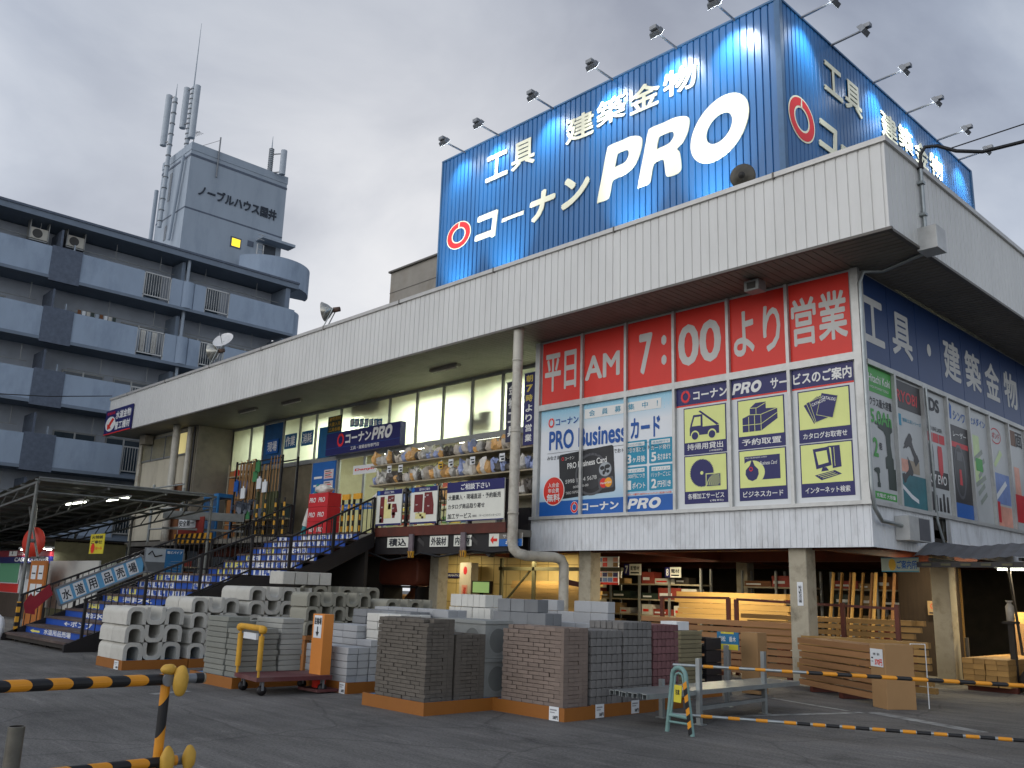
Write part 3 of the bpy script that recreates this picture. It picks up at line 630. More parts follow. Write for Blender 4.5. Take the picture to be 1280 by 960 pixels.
q.ell(co + cu * 1.43 + cv * .235, cu, cv, .115, .115, mat('card_red', 'cf2b22', .4), 26, .011); q.ell(co + cu * 1.58 + cv * .235, cu, cv, .115, .115, mat('card_orange', 'e59a1f', .4), 26, .012); q.text('MasterCard', co, cu, cv, 1.34, .21, .33, .05, m_txtw, .02, .1, .014)
q.build('pictured_card', t)
q = MB(); c0 = V((bx0 + .5, YP - .008, bz0 + .62)); q.ell(c0, UX, UZ, .37, .37, m_txtw, 40, .014); q.ell(c0, UX, UZ, .345, .345, m_pred, 40, .017)
q.text('入会金', c0, UX, UZ, -.19, .09, .38, .12, m_txtw, .015, 0, .02); q.text('年会費', c0, UX, UZ, -.19, -.05, .38, .12, m_txtw, .015, 0, .02); q.text('無料', c0, UX, UZ, -.23, -.27, .46, .2, m_txtw, .03, 0, .02); q.build('round_badge', t)
tx = bx0 + 2.77
for i, (dx, dz, a, b, c) in enumerate(((0, 0, 'ショッピング1回払い', 'お引き落とし', ('3', 'ヶ月後')), (.72, 0, '追加発行で', 'カード発行', ('5', '名さままで')), (0, -.75, 'ショッピング', '1,000円につき', ('1', 'ポイント')), (.72, -.75, 'ガソリン', '1リッターごとに', ('2', '円引き')))):
    q = MB(); o2 = V((tx + dx, YP - .008, bz0 + 1.08 + dz * .82)); q.poly(o2, UX, UZ, rrect(.66, .57, .03), m_teal, .006); q.rect(o2, UX, UZ, .07, .59, .44, .53, m_txtw, .009); q.text(a, o2, UX, UZ, .1, .455, .46, .055, m_teal, .01, 0, .012)
    q.text(b, o2, UX, UZ, .06, .3, .54, .11, m_txtw, .012, 0, .01); q.text(c[0], o2, UX, UZ, .06, .04, .15, .22, m_txtw, .04, 0, .01); q.text(c[1], o2, UX, UZ, .24, .06, .37, .15, m_txtw, .03, 0, .01); q.build('benefit_panel', t)
q = MB(); q.rect(FO, UX, UZ, tx, tx + 1.38, bz0 + .39, bz0 + .415, m_txtw, .004); q.text('100ポイント獲得で1000円キャッシュバック！商品券にも交換', FO, UX, UZ, tx + .04, bz0 + .375, 1.3, .05, m_pred, .01, 0, .008)
logo(q, FO, UX, UZ, bx0 + 1.08, bz0 + .04, .25, .29, .008, m_signred, m_txtw); q.text('コーナン', FO, UX, UZ, bx0 + 1.42, bz0 + .08, 1.18, .2, m_txtw, .045, 0, .009)
pro(q, FO, UX, UZ, bx0 + 2.85, bz0 + .065, 1.0, .235, m_txtw, .007, .002); q.build('foot_lettering', t)

# service guide: header board and six pictogram boards
m_wboard = mat('service_white', 'cdd0d0', .45, .04)
t = thing('service_guide', 'navy headed service guide board with a red underline on white window panels', 'sign', (-9.7, YP, 3.47))
q = MB()
for i in (3, 4, 5): panel(q, MX[i] + .036, MX[i + 1] - .036, 3.47, 6.185, m_wboard)
q.build('backing_sheet', t)
hx0, hx1, hz0, hz1 = -11.79, -7.63, 5.79, 6.18
q = MB()
for i in (3, 4, 5): q.box(MX[i] + .037, MX[i + 1] - .037, YP - .012, YP - .008, hz0, hz1, m_navy)
for i in (3, 4, 5): q.box(MX[i] + .037, MX[i + 1] - .037, YP - .012, YP - .008, hz0 - .035, hz0 - .002, m_pred)
q.build('header_band', t)
q = MB(); HO = V((0, YP - .012, 0)); logo(q, HO, UX, UZ, -11.67, 5.83, .26, .3, .004, m_signred, m_navy); q.ell((-11.54, YP - .012, 5.98), UX, UZ, .132, .152, m_pinkish, 30, .003, (.12, .14))
q.text('コーナン', HO, UX, UZ, -11.34, 5.87, .88, .21, m_txtw, .04, 0, .005); pro(q, HO, UX, UZ, -10.34, 5.855, .74, .24, m_txtw, .004, .002); q.text('サー', HO, UX, UZ, -9.42, 5.86, .38, .23, m_txtw, .03, 0, .005); q.text('ビスのご案内', HO, UX, UZ, -8.9, 5.855, 1.24, .25, m_txtw, .03, 0, .005); q.build('header_lettering', t)
def picto(px, pz_, W, H, caption, label, sub=None):
    t = thing('pictogram_board', label, 'sign', (px, YP - .008, pz_), 'lime and navy pictogram boards of the service guide')
    o = V((px, YP - .008, pz_)); q = MB(); q.box(px, px + W, YP - .014, YP - .008, pz_, pz_ + H, m_navy); q.build('board', t)
    q = MB(); o = o - UY * .006; q.rect(o, UX, UZ, .025, W - .025, .27, H - .025, m_lime, .003); q.build('picture_field', t)
    q = MB(); q.text(caption, o, UX, UZ, .09, .1 if sub else .07, W - .18, .14 if len(caption) < 7 else .125, m_txtw, .018, 0, .004)
    if sub: q.text(sub, o, UX, UZ, W * .6, .025, W * .3, .05, m_txtw, .01, 0, .004)
    q.build('caption', t); return t, o, W, H
cols = (-11.6, -10.22, -8.82); pw = 1.1; ph = 1.06; r0, r1 = 4.655, 3.575
nv = lambda q, o, pts, lift=.005, m=None: q.poly(o, UX, UZ, pts, m or m_navy, lift)
# truck
t, o, W, H = picto(cols[0], r0, pw, ph, '持帰用貸出', 'service board with a truck pictogram, top row beside the credit card poster', '(1時間無料)')
q = MB(); nv(q, o, [(.16, .42), (.16, .58), (.2, .72), (.26, .88), (.5, .88), (.5, .6), (.92, .6), (.92, .42)]); nv(q, o, [(.22, .63), (.29, .83), (.45, .83), (.45, .63)], .007, m_lime)
for x in (.3, .74): q.ell(o + UX * x + UZ * .42, UX, UZ, .11, .11, m_lime, 24, .008); q.ell(o + UX * x + UZ * .41, UX, UZ, .085, .085, m_navy, 24, .01)
nv(q, o, [(.4, .95), (.44, .97), (.92, .62), (.86, .6)], .006); q.build('pictogram', t)
# boxes
t, o, W, H = picto(cols[1], r0, pw, ph, '予約取置', 'service board with a pictogram of stacked boxes')
q = MB(); nv(q, o, [(.12, .36), (.56, .36), (.94, .58), (.94, .8), (.68, .82), (.68, .96), (.44, .96), (.3, .86), (.3, .72), (.12, .66)])
for a, b in (((.12, .51), (.56, .5)), ((.56, .36), (.56, .7)), ((.27, .36), (.27, .68)), ((.41, .36), (.41, .7)), ((.56, .5), (.94, .7)), ((.3, .72), (.56, .7)), ((.56, .7), (.94, .8)), ((.45, .72), (.45, .86)), ((.3, .86), (.47, .85)), ((.47, .85), (.68, .94))):
    a, b = V((*a, 0)), V((*b, 0)); d = (b - a).normalized(); n = V((-d.y, d.x, 0)) * .006; nv(q, o, [(p.x, p.y) for p in (a - n, b - n, b + n, a + n)], .008, m_lime)
q.build('pictogram', t)
# catalogues
t, o, W, H = picto(cols[2], r0, pw, ph, 'カタログお取寄せ', 'service board with a pictogram of fanned catalogues')
q = MB()
for i, (x, y, an, l) in enumerate(((.14, .74, -22, 0), (.2, .78, -24, 1), (.27, .8, -26, 2), (.52, .95, -14, 3))):
    a = R_(an); u_ = UX * math.cos(a + R_(45)) + UZ * math.sin(a + R_(45)); u_ = UX * math.cos(R_(28 - 6 * i) if i < 3 else R_(-16)) + UZ * math.sin(R_(28 - 6 * i) if i < 3 else R_(-16)); v_ = -(u_.cross(UY)).normalized() ; v_ = V((-u_.z, 0, u_.x))
    oo = o + UX * x + UZ * y - v_ * .42; ww = .34
    q.rect(oo, u_, v_, -.008, ww + .008, -.008, .448, m_lime, .005 + .002 * i); q.rect(oo, u_, v_, 0, ww, 0, .44, m_navy, .006 + .002 * i)
    if i >= 2: q.text('CATALOG', oo, u_, v_, .02, .33, ww - .04, .06, m_txtw, .02, 0, .008 + .002 * i)
q.build('pictogram', t)
# saw
t, o, W, H = picto(cols[0], r1, pw, ph, '各種加工サービス', 'service board with a round saw blade pictogram', '(有料)')
q = MB(); pts = []
for i in range(48):
    a = 2 * math.pi * i / 48; pts += [(.46 + .29 * math.cos(a), .66 + .29 * math.sin(a)), (.46 + .315 * math.cos(a + .1), .66 + .315 * math.sin(a + .1))]
nv(q, o, pts); q.ell(o + UX * .46 + UZ * .66, UX, UZ, .04, .04, m_lime, 16, .007); nv(q, o, [(.56, .34), (.94, .34), (.94, .64), (.56, .64)], .008, m_lime)
nv(q, o, [(.58, .36), (.93, .36), (.93, .62), (.58, .62)], .01)
for r in (.08, .13, .18, .23, .28, .33):
    A = [(.93 - 0.0 + r * math.cos(R_(a)), .36 + r * .8 * math.sin(R_(a))) for a in range(95, 181, 8)]; A = [p for p in A if p[0] > .585 and p[1] < .615]
    if len(A) > 2:
        B = [(.93 + (p[0] - .93) * (r + .018) / r, .36 + (p[1] - .36) * (r + .018) / r) for p in A[::-1]]; nv(q, o, A + B, .012, m_lime)
q.build('pictogram', t)
# business card
t, o, W, H = picto(cols[1], r1, pw, ph, 'ビジネスカード', 'service board with a membership card pictogram')
q = MB(); nv(q, o, [(.14, .92), (.96, .92), (.96, .42), (.5, .42), (.14, .72)]); q.ell(o + UX * .32 + UZ * .58, UX, UZ, .29, .25, m_lime, 32, .007)
nv(q, o, [(.32, .86), (.38, .72), (.46, .64), (.47, .54), (.42, .44), (.32, .4), (.22, .44), (.16, .54), (.17, .64), (.26, .72)], .009); logo(q, o, UX, UZ, .25, .6, .09, .1, .011, m_signred, m_navy); q.text('Business Card', o, UX, UZ, .5, .72, .4, .08, m_txtw, .005, .2, .009); q.text('PRO BUSINESS CARD', o, UX, UZ, .17, .87, .5, .03, m_txtw, .005, 0, .009)
q.build('pictogram', t)
# computer
t, o, W, H = picto(cols[2], r1, pw, ph, 'インターネット検索', 'service board with a desktop computer pictogram, bottom row nearest the building corner')
q = MB(); nv(q, o, [(.28, .94), (.62, .97), (.66, .6), (.34, .54)]); nv(q, o, [(.34, .88), (.57, .9), (.6, .66), (.39, .62)], .007, m_lime); nv(q, o, [(.58, .98), (.84, .98), (.86, .56), (.68, .54), (.66, .94)]); nv(q, o, [(.47, .57), (.55, .57), (.6, .5), (.44, .49)]); nv(q, o, [(.3, .42), (.72, .5), (.86, .42), (.44, .32)])
nv(q, o, [(.715, .95), (.725, .95), (.735, .58), (.725, .58)], .008, m_lime)
for k in range(3): nv(q, o, [(.37 + .045 * k, .415 - .025 * k), (.69 + .04 * k, .475 - .025 * k), (.69 + .04 * k, .465 - .025 * k), (.37 + .045 * k, .405 - .025 * k)], .008, m_lime)
q.build('pictogram', t)

# ------------------------------------------------------------------ right side: blue banners and tool posters (plane X=-7.42, facing +X)
m_bfilm = mat('blue_film', '0f3568', .4, .06, 1.2, .2, 2)
XPs = XF - .052
chars = ['工', '具', '・', '建', '築', '金', '物', '･', '電', '材', '他']
labs = ['kanji 工', 'kanji 具', 'a single dot', 'kanji 建', 'kanji 築', 'kanji 金', 'kanji 物']
for i in range(10):
    y0, y1 = RM[i] + .01, RM[i + 1] - .01
    if i == 0: y0 -= .15
    o = V((XPs, 0, 0)); lab = 'dark blue banner panel with %s under the right side eaves' % (labs[i] if i < 7 else 'no clear lettering, farthest')
    t = thing('banner_panel', lab, 'banner', (XPs, (y0 + y1) / 2, 6.22), 'blue banner panels along the right side of the store'); q = MB(); q.box(XPs, XPs + .01, y0, y1, 6.225, SZ - .04, m_bfilm); q.build('sheet', t)
    if i < 7:
        q = MB(); oo = V((XPs + .01, 0, 0))
        if i == 2: q.ell((XPs + .01, (y0 + y1) / 2, 7.08), UY, UZ, .11, .14, m_silver, 16, .005)
        else: q.text(chars[i], oo, UY, UZ, y0 + .16 if i else y0 + .12, 6.62, 1.0, .95, m_silver, .024)
        q.build('lettering', t)
m_green = mat('poster_green', '3f9a3f', .45, .05); m_blk = mat('poster_black', '221f22', .4, .1); m_red2 = mat('poster_red', 'c22b33', .45); m_tool = mat('poster_tool_dark', '27362f', .45, .2); m_lg = mat('poster_light_green', 'bccf97', .45); m_lb = mat('poster_soft_blue', '6f86b8', .45, .2); m_sal = mat('poster_salmon', 'd69a86', .45, .2)
def rposter(i, label, fn):
    y0, y1 = RM[i] + .045, RM[i + 1] - .045; z0, z1 = 3.47, 6.11
    t = thing('tool_poster', label, 'poster', (XPs, (y0 + y1) / 2, z0), 'tool maker posters on the right side windows'); q = MB(); q.box(XPs, XPs + .01, y0, y1, z0, z1, mat('poster_dull_white', 'b3b6b5', .4, .06, 1.5)); q.build('sheet', t)
    q = MB(); fn(q, V((XPs + .01, y0, z0)), y1 - y0, z1 - z0); q.build('print', t)
def RR(q, o, x0, x1, y0, y1, m, l=.004): q.rect(o, UY, UZ, x0, x1, y0, y1, m, l)
def TT(q, s, o, x, y, W, H, m, b=.02, l=.007, sh=0): q.text(s, o, UY, UZ, x, y, W, H, m, b, sh, l)
def PP(q, o, pts, m, l=.006): q.poly(o, UY, UZ, pts, m, l)
def drill(q, o, x, y, s, m, ang=0):   # drill driver silhouette
    pts = [(-.42, .3), (-.1, .38), (.3, .42), (.42, .3), (.42, .08), (.3, 0), (.28, -.3), (.34, -.62), (.4, -.66), (.4, -.95), (-.08, -.95), (-.08, -.66), (.04, -.6), (.0, -.1), (-.1, .02), (-.42, .08)]
    c, s_ = math.cos(ang), math.sin(ang); PP(q, o, [(x + s * (a * c - b * s_), y + s * (a * s_ + b * c)) for a, b in pts], m)
    PP(q, o, [(x + s * (a * c - b * s_), y + s * (a * s_ + b * c)) for a, b in ((-.6, .16), (-.42, .14), (-.42, .24), (-.6, .22))], m)
def f0(q, o, W, H):
    RR(q, o, 0, W, H - .5, H, m_green); TT(q, 'Hitachi Koki', o, .06, H - .3, W - .12, .17, m_txtw); TT(q, 'HIGH POWER TOOLS', o, .1, H - .42, W - .25, .05, m_txtw, .01)
    TT(q, 'クラス最大容量', o, .05, H - .78, W - .1, .18, m_txtd); TT(q, '5.0Ah', o, .05, H - 1.12, W - .15, .28, m_green, .03); TT(q, '2', o, .1, H - 1.78, .22, .38, m_green, .03); TT(q, '倍', o, .36, H - 1.62, .14, .15, m_txtd)
    drill(q, o, .68, H - 1.25, .75, m_tool); RR(q, o, .7, 1.05, .28, .7, m_tool, .005); drill(q, o, .22, .55, .28, m_tool); RR(q, o, .06, W - .06, .06, .2, m_green); TT(q, '充電式 大容量', o, .12, .09, W - .25, .08, m_txtw, .02, .008)
rposter(0, 'tool poster with green heading and large cordless drill, next to the building corner', f0)
def f1(q, o, W, H):
    RR(q, o, .0, W, H - .62, H - .04, m_blk); TT(q, 'RYOBI', o, .12, H - .48, W - .3, .25, m_red2, .02, .007, .1); RR(q, o, .02, .3, H - .98, H - .74, m_teal); TT(q, '電動工具シリーズ', o, .36, H - .88, W - .42, .08, m_teal, .01)
    drill(q, o, .62, H - 1.35, .5, m_blk, .6); drill(q, o, .52, H - 1.85, .4, m_blk, -1.1); RR(q, o, .05, .5, .72, .98, m_sal); RR(q, o, .55, 1.05, .72, .98, mat('poster_tan', '9c8f7c', .5)); RR(q, o, 0, W, 0, .68, mat('poster_sea', '2c6a73', .45, .2)); PP(q, o, [(.05, .5), (.6, .28), (.9, .2), (.9, .12), (.55, .2), (.05, .42)], m_wht)
rposter(1, 'tool poster with a black heading and red letters over two black tools', f1)
def f2(q, o, W, H):
    TT(q, 'KDS', o, .06, H - .42, .86, .3, m_txtd, .045); TT(q, 'AUTO LINE LASER', o, .12, H - .85, W - .35, .09, m_txtd, .02)
    for k in range(3): RR(q, o, .12 + .33 * k, .42 + .33 * k, H - 1.1, H - .9, m_red2)
    for x, m in ((.3, m_blk), (.78, m_red2)):
        PP(q, o, [(x - .13, H - 1.3), (x - .1, H - 1.16), (x + .1, H - 1.16), (x + .13, H - 1.3), (x + .12, H - 1.7), (x + .03, H - 1.82), (x, H - 2.0), (x - .03, H - 1.82), (x - .12, H - 1.7)], m)
    RR(q, o, .06, W - .06, .55, .92, m_blk); TT(q, 'G7 EVO', o, .14, .64, W - .3, .2, m_txtw, .02, .008, .1)
    for k in range(5): PP(q, o, [(.15 + .2 * k, .06), (.28 + .2 * k, .06), (.26 + .2 * k, .45 - .05 * (k % 3)), (.17 + .2 * k, .45 - .05 * (k % 3))], m_blk)
rposter(2, 'white tool poster with bold black capitals and two laser levels, one red', f2)
def f3(q, o, W, H):
    PP(q, o, [(.12, H - .42), (.3, H - .42), (.34, H - .12), (.24, H - .05), (.2, H - .3)], m_pblue); TT(q, 'シンワ', o, .4, H - .42, .72, .22, m_pblue, .02, .007, .1); RR(q, o, 0, W, .34, H - .55, m_blk); RR(q, o, 0, W, 0, .34, m_pblue); TT(q, 'レーザー', o, .3, H - .82, .8, .14, m_txtw, .02, .008, .1); RR(q, o, .05, W - .05, H - 1.05, H - .93, m_red2, .006)
    q.ell(o + UY * .58 + UZ * 1.05, UY, UZ, .34, .62, m_cardg, 30, .007); q.ell(o + UY * .58 + UZ * 1.05, UY, UZ, .27, .55, m_blk, 30, .009); PP(q, o, [(.5, .75), (.66, .75), (.64, 1.1), (.52, 1.1)], m_red2, .011); RR(q, o, .42, .74, 1.3, 1.5, m_cardg, .011)
rposter(3, 'mostly black tool poster with a blue letter mark and an oval tool', f3)
def f4(q, o, W, H):
    TT(q, 'セメダイン', o, .12, H - .36, W - .22, .2, m_pblue, .02); RR(q, o, .12, .62, .9, H - .6, m_lg)
    for k in range(6): PP(q, o, [(.2 + .1 * (k % 3), 1.5 - .2 * k), (.75 + .1 * (k % 2), 1.75 - .2 * k), (.8 + .1 * (k % 2), 1.65 - .2 * k), (.24 + .1 * (k % 3), 1.4 - .2 * k)], mat('poster_tube_grey', '8f978d', .5))
    RR(q, o, .3, .72, 1.2, 1.5, m_green, .008)
rposter(4, 'pale tool poster of glue tubes on a light green block', f4)
def f5(q, o, W, H):
    q.ell(o + UY * .5 + UZ * (H - .42), UY, UZ, .36, .2, m_red2, 30, .005, (.33, .17)); TT(q, 'ボンド', o, .25, H - .5, .5, .16, m_red2, .02); RR(q, o, .05, W - .05, .55, 1.3, m_lb); PP(q, o, [(.1, .7), (.9, 1.15), (1.0, 1.05), (.2, .62)], m_wht, .007); RR(q, o, .05, W - .05, 0, .5, m_sal); PP(q, o, [(.2, 1.5), (.7, 1.9), (.85, 1.8), (.3, 1.42)], m_lg); RR(q, o, .1, .4, .1, .6, m_red2, .007)
rposter(5, 'pale glue poster with a red oval mark over blue and salmon fields', f5)
def f6(q, o, W, H):
    RR(q, o, .05, W * .5, H - .5, H - .1, mat('poster_brown', '6b4a35', .5)); TT(q, '面', o, W * .5, H - .5, .5, .4, m_txtd); RR(q, o, .1, W - .1, .2, .9, m_red2); RR(q, o, .3, .7, .9, 1.6, m_sal)
rposter(6, 'pale poster with a brown corner and red goods, seventh from the building corner', f6)
for i in (7, 8, 9): rposter(i, 'pale side window poster beyond the poster with the brown corner', f6 if i == 8 else f4)
# ------------------------------------------------------------------ uplights on the roof behind the parapet
for i, x in enumerate((-20.3, -18.1, -13.4, -11.0)):
    t = thing('uplight', 'roof uplight hidden behind the fascia at the foot of the blue sign', 'floodlight', (x, 15.9, 9.35), 'uplights at the foot of the rooftop sign')
    q = MB(); q.box(x - .15, x + .15, 15.8, 16.0, 9.35, 9.4, m_lampgrey); q.tube([(x, 15.9, 9.4), (x, 15.9, 9.5)], .03, m_lampgrey, 6); q.cbox((x, 15.9, 9.56), .26, .18, .16, m_lampgrey); q.build('lamp_head', t)
    q = MB(); q.face([(x - .1, 15.85, 9.645), (x + .1, 15.85, 9.645), (x + .1, 15.96, 9.645), (x - .1, 15.96, 9.645)], m_lens); q.build('lens', t)
    l = bpy.data.lights.new('lamp_light', 'SPOT'); l.energy = 900; l.color = (.9, .96, 1); l.spot_size = R_(64); l.spot_blend = 1; l.shadow_soft_size = .08
    o = bpy.data.objects.new('lamp_light', l); COL.objects.link(o); o.parent = t; o.location = (0, 0, .32); o.rotation_euler = V((0, .52, 1)).to_track_quat('-Z', 'Y').to_euler()

# things along the fascia edge
def dishlamp(x, y, z, aim, label, r=.32):
    t = thing('roof_floodlight', label, 'floodlight', (x, y, z)); c = V((x, y, z + .62)); d = V(aim).normalized(); s_ = d.cross(UZ).normalized()
    m_r = mat('reflector_silver', 'b9b6aa', .25, .1, metal=.8)
    q = MB(); q.lathe(c, d, [(-.28, .06), (-.22, .1), (-.1, r * .7), (.06, r), (.07, r), (.06, r - .02), (-.08, r * .66), (-.18, .08)], m_r, 20); q.build('reflector', t)
    q = MB(); q.lathe(c, d, [(-.5, .0), (-.5, .08), (-.28, .09), (-.26, .06)], mat('lamp_rust', '5e4a3e', .6, .3), 12); q.build('housing', t)
    q = MB(); q.tube([c - d * .3 + s_ * .14, (x + s_.x * .14, y + s_.y * .14, z)], .02, m_galv, 6); q.tube([c - d * .3 - s_ * .14, (x - s_.x * .14, y - s_.y * .14, z)], .02, m_galv, 6); q.bar(c - d * .3 - s_ * .15, c - d * .3 + s_ * .15, .03, .03, m_galv); q.build('bracket', t)
    q = MB(); q.lathe(c, d, [(-.1, .0), (-.12, .05), (.0, .06), (.08, .0)], mat('bulb_glass', 'd8d8d0', .1), 10); q.build('bulb', t)
a = at_y(405, 411, 15.1); dishlamp(a.x, 15.1, TZ + .1, (-.75, -.6, -.15), 'silver dish floodlight on the fascia edge against pale sky', .33)
a = at_y(270, 455, 15.1); dishlamp(a.x - .4, 15.1, TZ + .1, (-.8, -.5, -.1), 'silver dish floodlight on the fascia edge before the grey apartment balconies', .36)
a = at_y(929, 220, 15.2); t = thing('round_speaker', 'round grey roof lamp on the fascia edge before the big O of the blue sign', 'lamp', (a.x, 15.2, TZ + .1))
c = V((a.x, 15.2, TZ + .42)); d = V((.3, -1, -.12)).normalized(); mgrey = mat('speaker_grey', '57534a', .45, .15, 6, metal=.5)
q = MB(); q.lathe(c, d, [(-.22, 0), (-.2, .14), (-.05, .25), (.05, .265), (.06, .25), (.08, .22), (.1, .12), (.13, .11), (.13, 0)], mgrey, 24); q.build('shell', t)
q = MB(); q.lathe(c + d * .13, d, [(0, .075), (.015, .07), (.015, .03), (.03, .03), (.03, 0)], mat('speaker_dark', '2e2c29', .5), 16); q.build('centre_cap', t)
q = MB(); q.tube([(a.x - .1, 15.3, TZ + .1), c - d * .1 - UX * .05], .02, m_galv, 6); q.tube([(a.x + .12, 15.3, TZ + .1), c - d * .1 + UX * .05], .02, m_galv, 6); q.build('bracket', t)
a = at_y(278, 445, 15.4); t = thing('satellite_dish', 'small white satellite dish on the store roof edge before the apartment', 'dish', (a.x, 15.4, 9.35)); c = V((a.x, 15.4, at_y(277, 428, 15.4).z)); d = V((.35, -.6, .5)).normalized()
q = MB(); q.lathe(c, d, [(.1, .42), (.05, .3), (.01, .12), (0, 0)], mat('dish_white', 'cfcfcd', .4), 24); q.build('dish', t)
q = MB(); q.tube([(a.x, 15.4, 9.35), c - UZ * .1, c], .03, m_galv, 8); q.tube([c - UZ * .3, c + d * .35], .015, m_galv, 6); q.cbox(c + d * .36, .07, .07, .1, m_lampgrey); q.build('mast', t)

# service cable entry on the right fascia
t = thing('cable_conduit', 'steel conduit with a square pull box on the right fascia, feeding the overhead cable', 'conduit', (GX1, 15.6, SZ))
a = at_x(1146, 205, GX1); b_ = at_x(1150, 288, GX1); yy = a.y
q = MB(); q.tube([(GX1 + .06, yy, SZ + .3), (GX1 + .06, yy, TZ + .02)], .04, m_galv, 8); q.build('pipe', t)
q = MB(); q.box(GX1 - .03, GX1 + .34, yy - .22, yy + .22, SZ - .09, SZ + .36, m_alu); q.build('pull_box', t, bevel=.008)
q = MB()
for z in (SZ + .65, TZ - .35): q.box(GX1 + .0, GX1 + .12, yy - .09, yy + .03, z, z + .05, m_galv)
q.build('clamp', t)
q = MB(); q.tube([(GX1 - .02, yy + .1, SZ - .03), (XF + .35, yy + .4, SZ - .08), (XF + .16, YF - .1, SZ - .18), (XF + .1, YF - .14, SZ - .4), (XF + .1, YF - .14, 3.7), (XF + .12, YF - .1, 3.3), (XF + .15, YF + .1, 3.08), (XF + .15, 17.4, 3.05)], .04, m_galv, 10); q.build('pipe', t)
q = MB(); q.box(XF + .03, XF + .3, 17.35, 18.35, 2.78, 3.24, m_alu); q.box(XF + .3, XF + .305, 17.8, 18.3, 2.8, 3.22, mat('box_dark_face', '55565a', .5)); q.build('junction_box', t)
q = MB(); m_cable = mat('black_cable', '17181a', .5)
p0 = V((GX1 + .06, yy, TZ + .0)); q.tube([p0, p0 + V((.02, .0, .28)), p0 + V((.1, .04, .42)), p0 + V((.3, .12, .4)), p0 + V((.6, .2, .22)), p0 + V((1.0, .35, .12)), p0 + V((1.6, .6, .2)), p0 + V((3, 1.2, .55)), p0 + V((6, 2.4, 1.2)), p0 + V((14, 5.6, 3.2))], .035, m_cable, 8); q.build('overhead_cable', t)
q = MB(); q.tube([p0 + V((.5, .18, .3)), p0 + V((6, 2.4, 1.55)), p0 + V((14, 5.6, 3.5))], .012, m_cable, 6); q.tube([(GX1 + .06, yy, TZ - .02), (GX1 + .06, yy, TZ + .1)], .06, m_black, 8); q.build('support_wire', t)
a = at_x(1185, 670, XF + .1); t = thing('bent_pipe', 'thin grey pipe hanging down the right wall through the gap in the panels', 'pipe', (XF + .1, 19.4, 2.6)); q = MB(); q.tube([(XF + .06, 19.25, 6.1), (XF + .08, 19.3, 3.3), (XF + .1, 19.55, 2.75)], .03, m_galv, 8); q.tube([(XF + .1, 19.3, 2.72), (XF + .1, 19.9, 2.72)], .06, m_galv, 8); q.build('pipe', t)
a = at_y(942, 356, 15.75); t = thing('eaves_speaker', 'small grey box speaker under the front eaves above the red film', 'speaker', (a.x, 15.75, SZ)); q = MB(); q.box(a.x - .17, a.x + .17, 15.65, 15.95, SZ - .26, SZ - .03, m_alud); q.box(a.x - .04, a.x + .04, 15.76, 15.84, SZ - .05, SZ + .03, m_alud); q.build('cabinet', t, bevel=.01); q = MB(); q.box(a.x - .1, a.x + .1, 15.642, 15.65, SZ - .22, SZ - .08, mat('grille_dark', '3e3c38', .6)); q.build('grille', t)
a = at_y(183, 552, 16.1); t = thing('eaves_speaker', 'small beige box under the eaves at the far left end of the store', 'speaker', (a.x, 16.1, SZ)); q = MB(); q.box(a.x - .3, a.x + .3, 15.9, 16.3, SZ - .45, SZ - .03, m_greywall); q.build('cabinet', t, bevel=.01)
for px, py in ((310, 514), (365, 503), (556, 461)):
    a = at_z(px, py, SZ - .05); t = thing('eaves_batten', 'unlit fluorescent batten under the front eaves' + (' nearest the white downpipe' if px > 500 else (' above the blue window board' if px > 350 else ' farthest left')), 'light fitting', (a.x, a.y, SZ)); q = MB(); q.box(a.x - .65, a.x + .65, a.y - .07, a.y + .07, SZ - .06, SZ + .02, m_soffit); q.build('housing', t); q = MB(); q.tube([(a.x - .6, a.y, SZ - .08), (a.x + .6, a.y, SZ - .08)], .018, mat('dead_tube', 'c7c3b6', .3), 8); q.build('tube', t)

# far-left fascia sign (plane just before the fascia)
def sgn(name, label, x0, x1, z0, z1, y, m, th=.05, cat='sign', group=None):
    t = thing(name, label, cat, ((x0 + x1) / 2, y, z0), group); q = MB(); q.box(x0, x1, y - th, y, z0, z1, m); q.build('board', t); return t, V((x0, y - th, z0)), x1 - x0, z1 - z0
def corners(pts, y): P = [at_y(px, py, y) for px, py in pts]; return min(p.x for p in P), max(p.x for p in P), sum(sorted(p.z for p in P)[:2]) / 2, sum(sorted(p.z for p in P)[2:]) / 2
x0, x1, z0, z1 = corners(((134, 513), (164, 507), (163, 537), (133, 543)), 14.85)
t, o, W, H = sgn('corner_sign', 'navy plumbing goods sign with a red arrow at the left end of the fascia', x0, x1, z0, z1, 14.88, m_navy)
q = MB(); q.ell(o + UX * W * .22 + UZ * H * .42, UX, UZ, W * .19, H * .3, m_txtw, 28, .005); q.poly(o, UX, UZ, [(W * .12, H * .2), (W * .26, H * .24), (W * .22, H * .32), (W * .36, H * .58), (W * .28, H * .66), (W * .15, H * .4), (W * .1, H * .46)], m_pred, .009); q.rect(o, UX, UZ, 0, W, 0, .05, m_pred, .004); q.build('arrow_mark', t)
q = MB(); q.text('水道金物', o, UX, UZ, W * .4, H * .55, W * .56, H * .33, m_txtw, .03); q.text('管工機材', o, UX, UZ, W * .4, H * .12, W * .56, H * .33, m_txtw, .03); q.text('売場別館', o, UX, UZ, W * .06, H * .8, W * .3, H * .12, m_signred, .01); q.build('lettering', t)

